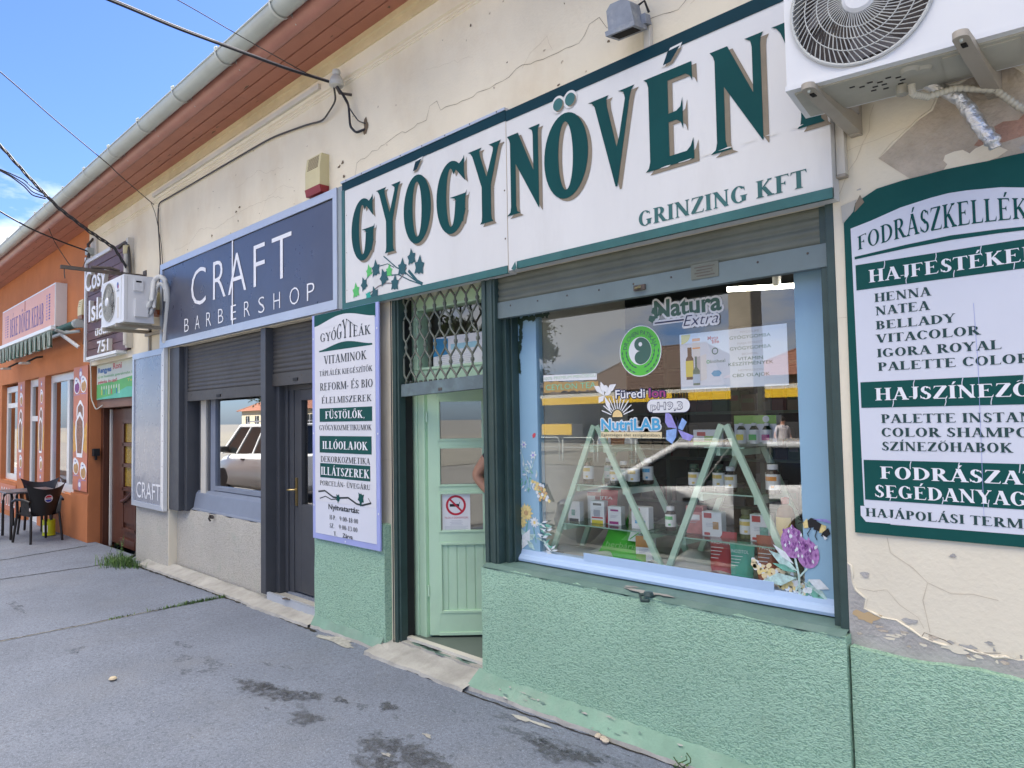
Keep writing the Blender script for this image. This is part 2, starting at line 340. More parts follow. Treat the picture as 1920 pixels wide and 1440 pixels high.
# ================================================================== materials in use
CREAM = M('cream_render', lc(.76, .69, .54), .85, var=.10, vs=1.1, bump=.002, bs=52, spec=.15, dirt=.65, dcol=lc(.60, .48, .32), ds=1.25, stretch=.7)
CORN = M('ochre_cornice', lc(.60, .50, .31), .85, var=.12, vs=3, bump=.004, bs=70, spec=.15, dirt=.35, dcol=lc(.3, .22, .12))
BARE = M('bare_mortar', lc(.50, .43, .34), .95, var=.22, vs=9, bump=.012, bs=28, spec=.1, dirt=.5, dcol=lc(.48, .36, .27), ds=5)
MORTGREY = M('grey_base_coat', lc(.42, .40, .37), .95, var=.16, vs=8, bump=.005, bs=60, spec=.1)
BRICK = M('brick_patch', lc(.42, .25, .18), .95, var=.2, vs=14, bump=.008, bs=50, spec=.1)
CRACK = M('crack', lc(.17, .13, .09), .95, var=.2, spec=.05)
HAIR = M('hairline_crack', lc(.50, .42, .31), .95, var=.2, spec=.05)
def stucco(name, col, dk, disp=.012, sc=55):
    m = bpy.data.materials.new(name); m.use_nodes = True; n, l = m.node_tree.nodes, m.node_tree.links; b = n['Principled BSDF']
    g = n.new('ShaderNodeNewGeometry'); b.inputs['Roughness'].default_value = .8; b.inputs['Specular IOR Level'].default_value = .2
    mp = n.new('ShaderNodeMapping'); mp.inputs['Scale'].default_value = (1, 1, 1.5); mp.inputs['Rotation'].default_value = (0, .4, 0); l.new(g.outputs['Position'], mp.inputs[0])
    a = n.new('ShaderNodeTexNoise'); a.inputs['Scale'].default_value = sc; a.inputs['Detail'].default_value = 3.5; a.inputs['Roughness'].default_value = .6; a.inputs['Distortion'].default_value = .6; l.new(mp.outputs[0], a.inputs['Vector'])
    a2 = n.new('ShaderNodeTexVoronoi'); a2.inputs['Scale'].default_value = sc * 1.9; l.new(mp.outputs[0], a2.inputs['Vector']); ad = n.new('ShaderNodeMath'); ad.operation = 'MULTIPLY_ADD'; ad.inputs[1].default_value = -.28; l.new(a2.outputs['Distance'], ad.inputs[0]); l.new(a.outputs['Fac'], ad.inputs[2])
    r = n.new('ShaderNodeMapRange'); r.inputs[1].default_value = .22; r.inputs[2].default_value = .56; l.new(ad.outputs[0], r.inputs[0])
    bp = n.new('ShaderNodeBump'); bp.inputs['Distance'].default_value = disp; l.new(r.outputs[0], bp.inputs['Height']); l.new(bp.outputs[0], b.inputs['Normal'])
    big = n.new('ShaderNodeTexNoise'); big.inputs['Scale'].default_value = 2.2; big.inputs['Detail'].default_value = 7; l.new(g.outputs['Position'], big.inputs['Vector'])
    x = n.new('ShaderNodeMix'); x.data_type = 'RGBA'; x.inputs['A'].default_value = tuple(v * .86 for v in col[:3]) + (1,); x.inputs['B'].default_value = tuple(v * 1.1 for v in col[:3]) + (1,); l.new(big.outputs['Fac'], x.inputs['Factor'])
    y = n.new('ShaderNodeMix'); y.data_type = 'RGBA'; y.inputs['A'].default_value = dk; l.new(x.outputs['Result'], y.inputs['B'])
    r2 = n.new('ShaderNodeMapRange'); r2.inputs[1].default_value = .20; r2.inputs[2].default_value = .36; l.new(ad.outputs[0], r2.inputs[0]); l.new(r2.outputs[0], y.inputs['Factor'])  # pit shade painted in: low spots of the relief take the dark tone
    sp = n.new('ShaderNodeTexNoise'); sp.inputs['Scale'].default_value = 5; sp.inputs['Detail'].default_value = 9; sp.inputs['Roughness'].default_value = .7; l.new(g.outputs['Position'], sp.inputs['Vector'])
    r3_ = n.new('ShaderNodeMapRange'); r3_.inputs[1].default_value = .54; r3_.inputs[2].default_value = .78; r3_.inputs[4].default_value = .4; l.new(sp.outputs['Fac'], r3_.inputs[0])
    z_ = n.new('ShaderNodeMix'); z_.data_type = 'RGBA'; l.new(r3_.outputs[0], z_.inputs['Factor']); l.new(y.outputs['Result'], z_.inputs['A']); z_.inputs['B'].default_value = (.30, .42, .30, 1); l.new(z_.outputs['Result'], b.inputs['Base Color']); return m
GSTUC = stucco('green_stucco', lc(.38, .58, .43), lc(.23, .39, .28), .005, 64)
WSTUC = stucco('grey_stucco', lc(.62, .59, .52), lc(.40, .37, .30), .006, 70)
GPAINT = M('green_base_paint', lc(.19, .315, .24), .7, var=.15, vs=5, bump=.003, bs=60, dirt=.45, dcol=lc(.34, .36, .31), ds=4)
LEDGE = M('ledge_paint', lc(.12, .20, .17), .55, var=.12, vs=6, bump=.002, bs=60, dirt=.3, dcol=lc(.3, .32, .3), ds=3)
CONC = M('pale_concrete', lc(.38, .37, .34), .9, var=.2, vs=6, bump=.006, bs=45, dirt=.5, dcol=lc(.16, .15, .13), ds=5, spec=.2)
ASPH = M('pavement_asphalt', lc(.172, .195, .245), .8, var=.17, vs=1.6, bump=.006, bs=150, spec=.25, dirt=.35, dcol=lc(.25, .25, .25), ds=.9, fine=.75)
ROADM = M('road_asphalt', lc(.17, .165, .155), .9, var=.15, vs=.6, bump=.004, bs=90, spec=.2)
def stain(name, col, lo, hi, mx_):
    m = M(name, col, .6, var=.2, vs=20, spec=.3); n, l = m.node_tree.nodes, m.node_tree.links; b = n['Principled BSDF']
    g = n.new('ShaderNodeNewGeometry'); t = n.new('ShaderNodeTexNoise'); t.inputs['Scale'].default_value = 26; t.inputs['Detail'].default_value = 8; t.inputs['Roughness'].default_value = .72; l.new(g.outputs['Position'], t.inputs['Vector'])
    r = n.new('ShaderNodeMapRange'); r.inputs[1].default_value = lo; r.inputs[2].default_value = hi; r.inputs[4].default_value = mx_; l.new(t.outputs['Fac'], r.inputs[0]); l.new(r.outputs[0], b.inputs['Alpha']); return m
STAIN = stain('oil_stain', lc(.092, .098, .11), .36, .58, .58); STAIN2 = stain('faint_stain', lc(.10, .11, .125), .42, .66, .55)
JOINT = M('joint_dirt', lc(.045, .042, .036), .95, var=.3, vs=30, spec=.1)
JOINTL = M('joint_crumbs', lc(.36, .35, .32), .95, var=.3, vs=30, spec=.1)
DGREEN = M('dark_green_paint', lc(.036, .066, .060), .4, var=.18, vs=7, bump=.0012, bs=50, dirt=.3, dcol=lc(.05, .075, .068))
SHUT = M('grey_green_shutter', lc(.13, .142, .112), .5, var=.16, vs=6, dirt=.4, dcol=lc(.12, .12, .10), ds=3)
SHUTD = M('charcoal_shutter', lc(.062, .06, .058), .5, var=.14, vs=6, dirt=.3, dcol=lc(.1, .095, .085))
LGREEN = M('pale_green_paint', lc(.50, .70, .49), .45, var=.09, vs=4, bump=.0008, bs=30, dirt=.18, dcol=lc(.2, .27, .19), ds=4)
ANTH = M('anthracite_paint', lc(.062, .066, .075), .42, var=.1, vs=4)
ANTHL = M('blue_grey_sill', lc(.20, .23, .29), .4, var=.08, vs=5)
WPVC = M('white_pvc', lc(.72, .72, .70), .35, var=.04, vs=4)
CREAMPVC = M('cream_strip', lc(.6, .57, .5), .5, var=.08)
FOIL = M('pale_blue_foil', lc(.26, .43, .56), .35, var=.05, vs=2)
FOILB = M('pale_blue_foil_sill', lc(.40, .53, .72), .4, var=.05, vs=3)
ALU = M('blue_grey_aluminium', lc(.50, .54, .60), .32, metal=.35, var=.05, vs=3)
BRASS = M('brass', lc(.55, .42, .2), .3, metal=1, var=.05)
IRON = M('weathered_iron', lc(.09, .075, .065), .7, var=.25, vs=12, dirt=.5, dcol=lc(.16, .08, .045), ds=8)
BLACK = M('black_rubber', lc(.012, .012, .013), .6, var=.1)
ORANGE = M('terracotta_render', lc(.50, .185, .075), .8, var=.1, vs=1.4, bump=.003, bs=60, spec=.2, dirt=.3, dcol=lc(.26, .08, .04), ds=1.2)
SOFF = M('brown_soffit_boards', lc(.40, .165, .108), .55, var=.13, vs=5, dirt=.4, dcol=lc(.22, .08, .05), ds=2.5, stretch=3)
FASC = M('pink_brown_fascia', lc(.40, .185, .145), .4, var=.12, vs=3, dirt=.45, dcol=lc(.22, .08, .04), ds=2)
GUT = M('grey_green_zinc', lc(.46, .50, .47), .4, metal=.1, var=.08, vs=4, dirt=.45, dcol=lc(.34, .30, .24))
GUTB = M('gutter_clip', lc(.55, .58, .54), .45, var=.1)
TILE = M('brown_roof_tiles', lc(.10, .066, .05), .8, var=.25, vs=6)
TILER = M('red_roof_tiles', lc(.22, .095, .06), .8, var=.25, vs=6)
GL = glass('shop_glass', .18); GLB = glass('dark_door_glass', .16, (.75, .78, .78, 1))
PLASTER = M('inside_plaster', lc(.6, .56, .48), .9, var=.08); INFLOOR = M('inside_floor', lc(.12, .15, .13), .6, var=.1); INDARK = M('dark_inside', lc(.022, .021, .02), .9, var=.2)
BROWNW = M('brown_gate_wood', lc(.085, .028, .015), .4, var=.2, vs=6, stretch=.2, bump=.001, bs=30, dirt=.3, dcol=lc(.03, .012, .008))
AMBER = M('amber_glass', lc(.30, .19, .02), .25, var=.3, vs=40, bump=.004, bs=80)
DARKBOX = M('dark_gap', lc(.01, .009, .008), .9, var=0)

# ================================================================== ground
g = MB()
X = [-400, -60, -30, -20, -16, -13, -10, -8, -6.95, -5, -3, -1, 2, 6, 40, 400]
for a, b in zip(X, X[1:]):
    for y0, y1 in ((-3.7, .1),):
        g.face([(a, y0, gz(a) if a < 5 else .02), (b, y0, gz(b) if b < 5 else .02), (b, y1, gz(b) if b < 5 else .02), (a, y1, gz(a) if a < 5 else .02)], ASPH)
GF = Fr((0, 0, 0), (1, 0, 0), (0, 1, 0))
class GFr(Fr):                              # follows the sloping pavement
    def __call__(s, a, b, k=0): return Vector((a, b, gz(a) + k))
GP = GFr((0, 0, 0), (1, 0, 0), (0, 1, 0))
for i, (x, y, rx, ry, m) in enumerate([(-4.42, -1.03, .16, .06, STAIN), (-4.22, -.99, .13, .085, STAIN), (-4.07, -.96, .09, .05, STAIN), (-3.98, -.86, .07, .04, STAIN), (-3.8, -.79, .05, .03, STAIN), (-3.62, -.76, .05, .035, STAIN2),
        (-3.72, -1.06, .11, .055, STAIN), (-3.88, -1.0, .05, .03, STAIN2), (-3.5, -.66, .05, .05, STAIN), (-3.35, -.72, .03, .02, STAIN2), (-3.25, -.9, .04, .02, STAIN2), (-3.08, -.99, .13, .10, STAIN), (-2.9, -.93, .16, .08, STAIN), (-2.74, -.93, .12, .06, STAIN), (-2.95, -1.12, .1, .07, STAIN),
        (-2.62, -1.0, .07, .05, STAIN2), (-2.5, -.93, .08, .05, STAIN), (-2.75, -1.13, .05, .04, STAIN2), (-2.62, -.4, .15, .05, STAIN2), (-2.42, -.43, .15, .055, STAIN), (-2.28, -.4, .12, .035, STAIN), (-2.2, -.33, .2, .04, STAIN2), (-2.85, -.3, .09, .04, STAIN2), (-2.95, -.2, .03, .02, STAIN2),
        (-5.35, -1.12, .09, .05, STAIN2), (-5.1, -1.02, .12, .05, STAIN2), (-4.95, -1.1, .05, .05, STAIN2), (-5.05, -1.22, .06, .035, STAIN2), (-5.7, -1.0, .12, .035, STAIN2), (-6.2, -1.6, .09, .05, STAIN2), (-8.2, -1.6, .3, .04, STAIN2), (-9.6, -1.7, .35, .06, STAIN2), (-4.6, -.72, .05, .02, STAIN2), (-4.75, -.78, .06, .02, STAIN2), (-3.0, -.5, .025, .012, STAIN2), (-3.15, -.45, .02, .012, STAIN2)]):
    if m is STAIN: g.poly(GP, blob(x, y, rx * 1.3, ry * 1.35, i, 44, .42), STAIN2, .003)
    g.poly(GP, blob(x, y, rx, ry, i, 44, .42), m, .004)
    r9 = random.Random(i)
    for q in range(5): g.poly(GP, blob(x + r9.gauss(0, rx * 1.1), y + r9.gauss(0, ry * 1.3), rx * r9.uniform(.05, .2), ry * r9.uniform(.08, .25), q, 9, .3), STAIN2, .0041 + .0002 * q)
# joints across the pavement and the seam at the footing
def crackline(mb, fr, pts, w, m, k, seed, amp=.008, step=.05):
    w = w * (.33 if m in (CRACK, HAIR) else 1)
    P = jag(pts, amp, seed, step); r = random.Random(seed); n = len(P)
    for i in range(n - 1):
        a, b = Vector(P[i]), Vector(P[i + 1]); d = (b - a).normalized(); q = Vector((-d.y, d.x)); w0 = w * (.5 + .8 * abs(math.sin(i * 1.7 + seed))); w1 = w * (.5 + .8 * abs(math.sin((i + 1) * 1.7 + seed)))
        mb.face([fr(*(a - q * w0 / 2), k), fr(*(b - q * w1 / 2), k), fr(*(b + q * w1 / 2), k), fr(*(a + q * w0 / 2), k)], m)
crackline(g, GP, [(-6.99, -3.7), (-6.95, -1.9), (-6.98, -.15)], .022, JOINT, .003, 1, .006)
crackline(g, GP, [(-6.965, -3.2), (-6.935, -1.9), (-6.955, -.75)], .012, JOINTL, .0045, 2, .01, .03)
crackline(g, GP, [(-9.9, -3.7), (-9.9, -1.4), (-9.9, -.36)], .03, JOINT, .003, 3, .01)
crackline(g, GP, [(-11.4, -3.2), (-11.4, -1.2), (-11.75, -.1)], .035, JOINT, .003, 4, .012)
crackline(g, GP, [(-9.5, -.15), (-8, -.14), (-6.2, -.125), (-5.2, -.155)], .03, JOINT, .003, 5, .012)
crackline(g, GP, [(-4.4, -.2), (-3.3, -.22), (-2, -.175), (-1.2, -.17), (2, -.17)], .012, JOINT, .003, 6, .006)
for i in range(260):                        # grit and pale flecks trodden into the asphalt
    x = -1.5 - 9 * rnd.random() ** 1.2; y = -.2 - 2.9 * rnd.random()
    g.poly(GP, blob(x, y, rnd.uniform(.002, .007), rnd.uniform(.002, .005), i, 5, .3), rnd.choice([JOINTL, CONC, JOINT, JOINT]), .0035)
g.poly(GP, blob(-2.75, -.26, .12, .02, 91, 20, .5), CONC, .0046); g.poly(GP, blob(-3.02, -.75, .03, .015, 92, 14, .5), CONC, .0046); g.poly(GP, blob(-4.85, -.17, .28, .045, 95, 30, .5), JOINTL, .0046); g.poly(GP, blob(-3.0, -1.02, .03, .012, 93, 14, .5), JOINTL, .0052)
tag(g.build('pavement'), kind='structure')
k = MB()
k.box(-120, 60, -3.86, -3.7, -.4, -.05, CONC); tag(k.build('kerb', bevel=.01), kind='structure')
r_ = MB(); r_.face([(-900, -900, -.30), (900, -900, -.30), (900, -3.7, -.30), (-900, -3.7, -.30)], ROADM); r_.face([(-900, -3.7, -.36), (900, -3.7, -.36), (900, 900, -.36), (-900, 900, -.36)], ROADM)
tag(r_.build('road'), kind='structure')
r2 = MB(); r2.face([(-400, -60, -.28), (300, -60, -.28), (300, -18, -.28), (-400, -18, -.28)], M('sunlit_paving', lc(.19, .18, .155), .9, var=.15, vs=.5, spec=.2)); tag(r2.build('far_pavement'), kind='structure')

# ================================================================== the cream shop building
SHOP = thing('shop_building', (-5, 1, 0), 'long cream rendered shop row with brown boarded eaves and green and grey plinths', 'building')
KEB = thing('kebab_building', (-16, 1, -.15), 'terracotta rendered single storey building with white framed shop windows', 'building')
w = MB(); T = .35
w.box(-12.08, 3, 0, T, 2.5, 4.75, CREAM)
w.box(-1.13, 3, 0, T, -.4, 2.5, CREAM)
w.box(-5.46, -4.31, 0, T, -.4, 2.5, CREAM)
w.box(-9.95, -8.82, 0, T, -.4, 2.5, CREAM)
w.box(2.7, 3, T, 10, -.4, 4.75, CREAM); w.box(-12.08, 3, 9.7, 10, -.4, 4.75, CREAM)
wf = WF(0)
# cracks and bare patches in the render
for i, (P, wd, m) in enumerate([([(-4.83, 3.53), (-4.79, 3.66), (-4.3, 3.72), (-3.9, 3.73), (-3.86, 3.82), (-3.78, 3.83), (-3.74, 3.75), (-3.3, 3.74), (-3.12, 3.74), (-2.95, 3.78), (-2.88, 3.76), (-2.5, 3.74), (-2.42, 3.82), (-2.35, 3.83), (-2.3, 3.75), (-2.1, 3.7), (-1.85, 3.66), (-1.62, 3.78), (-1.5, 3.87), (-1.2, 3.86), (-.6, 3.9)], .007, CRACK), ([(-2.95, 3.76), (-2.88, 3.83), (-2.74, 3.88), (-2.7, 3.78)], .004, HAIR), ([(-1.78, 3.66), (-1.6, 3.72), (-1.45, 3.8)], .005, HAIR),
        ([(-8.7, 3.65), (-8.2, 3.66), (-7.9, 3.76), (-7.5, 3.68), (-7.1, 3.72), (-6.6, 3.73), (-6.2, 3.72), (-6.0, 3.66)], .006, HAIR), ([(-7.6, 3.66), (-7.55, 3.9), (-7.5, 3.96)], .004, HAIR), ([(-7.0, 4.0), (-6.5, 4.05), (-6.35, 3.98), (-6.0, 3.95)], .005, HAIR), ([(-6.5, 3.55), (-6.3, 3.75), (-6.0, 3.78), (-5.8, 3.7)], .004, HAIR),
        ([(-.95, 2.87), (-1.0, 2.72), (-1.06, 2.62), (-1.1, 2.53)], .004, HAIR), ([(-1.09, 2.7), (-.95, 2.72), (-.82, 2.74)], .003, HAIR), ([(-.62, 2.56), (-.66, 2.62), (-.6, 2.66)], .005, HAIR),
        ([(-.97, 1.09), (-.96, 1.03), (-.88, .98), (-.83, .93), (-.85, .86), (-.83, .74)], .005, HAIR), ([(-.83, .93), (-.75, .9), (-.68, .91), (-.6, .9)], .004, HAIR), ([(-1.1, .87), (-.98, .88), (-.87, .79), (-.85, .75)], .0035, HAIR), ([(-.87, .70), (-.85, .735), (-.78, .72), (-.74, .70), (-.6, .71)], .006, CRACK), ([(-.52, .70), (-.5, .76), (-.42, .77), (-.3, .8)], .005, CRACK), ([(-.45, .95), (-.47, .88), (-.48, .78)], .0035, HAIR),
        ([(-4.45, 1.9), (-4.38, 1.86), (-4.34, 1.9)], .004, HAIR), ([(-4.48, 1.3), (-4.4, 1.31), (-4.33, 1.29)], .004, HAIR), ([(-1.125, 2.0), (-1.09, 2.0)], .003, HAIR), ([(-8.86, 2.9), (-9.1, 2.75), (-9.15, 2.66)], .006, HAIR), ([(-3.9, 4.1), (-3.4, 4.0)], .003, HAIR), ([(-2.0, 4.0), (-1.3, 4.1), (-.8, 4.0)], .004, HAIR)]):
    crackline(w, wf, P, wd, m, .0016, i + 10, .012, .05)
pa = jag([(-.94, 2.64), (-.84, 2.72), (-.74, 2.78), (-.7, 2.86), (-.5, 2.88), (-.42, 2.80), (-.2, 2.82), (.1, 2.75), (.1, 2.45), (-.78, 2.46), (-.82, 2.52), (-.88, 2.58), (-.94, 2.64)], .012, 5, .05)
w.prism(wf, pa[:-1], 0, .003, BARE); w.tube([wf(a, b, .001) for a, b in pa[:int(len(pa) * .6)]], .0045, CREAM, 5, True, [.002 + .005 * abs(math.sin(i * 1.3)) for i in range(int(len(pa) * .6))])
w.poly(wf, blob(-.44, 2.62, .12, .05, 3, 20, .4), BRICK, .0045); w.poly(wf, blob(-.62, 2.55, .08, .05, 4, 20, .4), CREAM, .005); w.poly(wf, blob(-.3, 2.55, .12, .05, 14, 20, .4), MORTGREY, .005)
pb = jag([(-1.13, .97), (-1.115, .96), (-1.10, .86), (-1.06, .83), (-1.07, .79), (-1.0, .765), (-.95, .765), (-.9, .74), (-.86, .715), (-.78, .70), (-.72, .705), (-.62, .69), (-.55, .695), (-.5, .71), (-.3, .69), (.2, .72), (1, .68), (1, .58), (-1.13, .58)], .009, 6, .03)
w.prism(wf, pb, 0, .0025, MORTGREY); w.tube([wf(a, b, .001) for a, b in pb[:int(len(pb) * .62)]], .0045, CREAM, 5, True, [.0015 + .005 * abs(math.sin(i * 1.1)) for i in range(int(len(pb) * .62))])
for i in range(40): w.poly(wf, blob(random.Random(i).uniform(-1.1, -.35), .70 + random.Random(i + 99).gauss(0, .02), .02 * random.Random(i + 5).random() + .004, .006, i, 10, .4), (CREAM, BARE, CONC)[i % 3], .0036 + .0001 * (i % 7))
w.poly(wf, blob(-1.06, .76, .045, .025, 8, 16, .4), M('sandy_stain', lc(.5, .36, .2), .95), .004)
w.poly(wf, blob(-.745, .695, .05, .012, 19, 18, .4), CREAM, .005)
for (x, z, q) in [(-1.06, .93, .02), (-.74, 1.045, .013), (-.9, .77, .025), (-1.02, 2.53, .008)]: w.poly(wf, blob(x, z, q, q * .5, int(x * 100), 12, .4), MORTGREY, .003)
r3 = random.Random(3)
for i in range(70):
    x, z = r3.uniform(-8.5, .2), r3.uniform(3.5, 4.3)
    w.poly(wf, blob(x, z, r3.uniform(.003, .012), r3.uniform(.003, .01), i, 7, .4), r3.choice([HAIR, HAIR, CRACK, CREAM]), .002)
w.poly(wf, blob(-4.66, 3.92, .035, .06, 77, 18, .3), CRACK, .003)
for x, z in ((-5.05, 3.7), (-5.0, 3.72), (-4.98, 3.6), (-7.0, 3.75), (-6.92, 3.78), (-7.6, 3.62)): w.poly(wf, blob(x, z, .02, .012, int(z * 99), 10, .4), CRACK, .003)
w.build('wall', SHOP)
# plinths
p = MB()
def rough_box(mb, x0, x1, y, z0, z1, m, jy=0, seed=1, top=True):
    r = random.Random(seed); n = int((x1 - x0) / .05) + 2; k = 8
    vs = []; 
    for j in range(k + 1):
        for i in range(n + 1):
            x = x0 + (x1 - x0) * i / n; z = z0 + (z1 - z0) * j / k
            edge = .012 * math.sin(x * 13 + seed) * .4 + r.uniform(-.006, .006) if j == k else 0
            vs.append((x, y + r.uniform(-.003, .003) + (.012 if j == k or i in (0, n) else 0), z + edge))
    mb.raw(vs, [(j * (n + 1) + i, j * (n + 1) + i + 1, (j + 1) * (n + 1) + i + 1, (j + 1) * (n + 1) + i) for j in range(k) for i in range(n)], m, True)
    a = vs[k * (n + 1):]
    mb.raw(a + [(q[0], .12, q[2]) for q in a], [(i, i + 1, n + 2 + i, n + 1 + i) for i in range(n)], m, True)
    for e in (0, n):
        col = [vs[j * (n + 1) + e] for j in range(k + 1)]
        mb.raw(col + [(q[0] + (.05 if e else 0) * 0, .12, q[2]) for q in col], [(j, j + 1, k + 2 + j, k + 1 + j)[::(1 if e == 0 else -1)] for j in range(k)], m, True)
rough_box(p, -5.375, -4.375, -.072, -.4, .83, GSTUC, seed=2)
p.build('green_pillar_plinth', SHOP)
p = MB()
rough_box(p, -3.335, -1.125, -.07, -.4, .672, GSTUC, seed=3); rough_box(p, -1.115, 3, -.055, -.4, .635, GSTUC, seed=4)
p.build('green_plinth', SHOP)
p = MB(); p.extr([(-.062, .672), (-.02, .692), (.2, .694)], -3.325, -1.13, LEDGE, False); p.box(-3.335, -1.13, 0, .3, -.3, .66, LEDGE)
for i, (x, y, q) in enumerate([(-2.12, -.03, .09), (-2.2, -.02, .05), (-2.25, .02, .035), (-2.03, -.02, .06)]): p.poly(Fr((0, 0, .6935), (1, 0, 0), (0, 1, 0)), blob(x, y, q, .02, i, 18, .4), CONC, .001 + .0005 * i)
p.build('window_ledge', SHOP)
# hook bolt stuck on the ledge
hb = MB(); hb.lathe([(.0, .018), (.022, .016), (.03, 0)], (-2.09, -.055, .69), DGREEN, 12); hb.tube([(-2.09, -.06, .70), (-2.12, -.085, .69), (-2.10, -.1, .67), (-2.06, -.095, .675)], .009, DGREEN); hb.build('ledge_hook', SHOP)
# painted footing in front of the green plinth, concrete ledges elsewhere
p = MB()
def footing(x0, x1, yb, zb, yf, mt, mf, seed, h=.0):
    r = random.Random(seed); n = int((x1 - x0) / .06) + 1; A = []; B = []; C = []
    for i in range(n + 1):
        x = x0 + (x1 - x0) * i / n; d = r.uniform(-.008, .008); A.append((x, yb, zb + r.uniform(-.006, .006))); B.append((x, yf + d, gz(x) + .022 + r.uniform(-.004, .004))); C.append((x, yf - .012 + d, gz(x) - .02))
    for i in range(n): p.face([B[i], B[i + 1], A[i + 1], A[i]], mt, True); p.face([C[i], C[i + 1], B[i + 1], B[i]], mf, True)
footing(-3.36, 3, -.06, .035, -.165, GPAINT, CONC, 1)
footing(-5.36, -4.39, -.06, .03, -.105, GPAINT, CONC, 4); p.build('pillar_footing', SHOP); p = MB()
for i in range(34):
    x = r3.uniform(-3.2, -.9); t = r3.random() ** .6; p.poly(Fr((0, -.165, gz(x) + .0235), (1, 0, 0), (0, .105, .035 - gz(x))), blob(x, .12 * (1 - t), r3.uniform(.004, .025), r3.uniform(.002, .006), i, 9, .4), r3.choice([CONC, JOINTL, LEDGE]), .0012 + .0001 * (i % 9))
p.build('painted_footing', SHOP)
p = MB()
footing(-9.5, -6.43, .06, -.045, -.12, CONC, CONC, 2); p.build('grey_plinth_footing', SHOP); p = MB(); footing(-6.45, -5.36, .06, -.035, -.14, CONC, CONC, 3); p.build('barber_step', SHOP); p = MB()
footing(-4.42, -3.34, .06, .0, -.215, CONC, CONC, 5); p.build('door_step', SHOP)
p = MB(); p.box(-6.36, -5.46, .02, .4, -.2, .0, CONC); p.box(-6.36, -5.46, .005, .035, -.1, .022, ALU); p.box(-6.36, -5.46, .16, .4, -.02, .015, ANTHL)
p.poly(Fr((0, 0, .0), (1, 0, 0), (0, 1, 0)), blob(-5.98, 0, .05, .03, 4, 14, .4), IRON, .024); p.build('barber_threshold', SHOP)
p = MB(); p.box(-4.31, -3.34, -.0, .4, -.3, .002, CONC); p.box(-4.31, -3.34, .05, .1, -.1, .022, CREAMPVC); p.box(-4.31, -3.34, .1, 1.2, -.1, .012, INFLOOR)
for i in range(9): p.poly(Fr((0, 0, 0), (1, 0, 0), (0, 1, 0)), blob(r3.uniform(-4.2, -3.5), r3.uniform(-.0, .05), .08, .015, i, 14, .5), LEDGE, .0035)
p.build('door_threshold', SHOP)
p = MB()

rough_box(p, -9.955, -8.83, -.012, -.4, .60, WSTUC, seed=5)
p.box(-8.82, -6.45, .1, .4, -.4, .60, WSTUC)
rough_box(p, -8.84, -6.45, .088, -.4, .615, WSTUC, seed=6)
p.poly(WF(.085), blob(-6.47, .28, .025, .09, 4, 18, .4), CREAMPVC, .004); p.build('grey_plinth', SHOP)
kb = MB(); kb.tube([(-7.75, .07, .6), (-7.75, .045, .61), (-7.75, .035, .58), (-7.75, .05, .55)], .012, IRON); kb.lathe([(.02, 0), (.016, .03)], (-7.75, .08, .59), IRON, 8, (0, -1, 0)); kb.build('shutter_hook', SHOP)
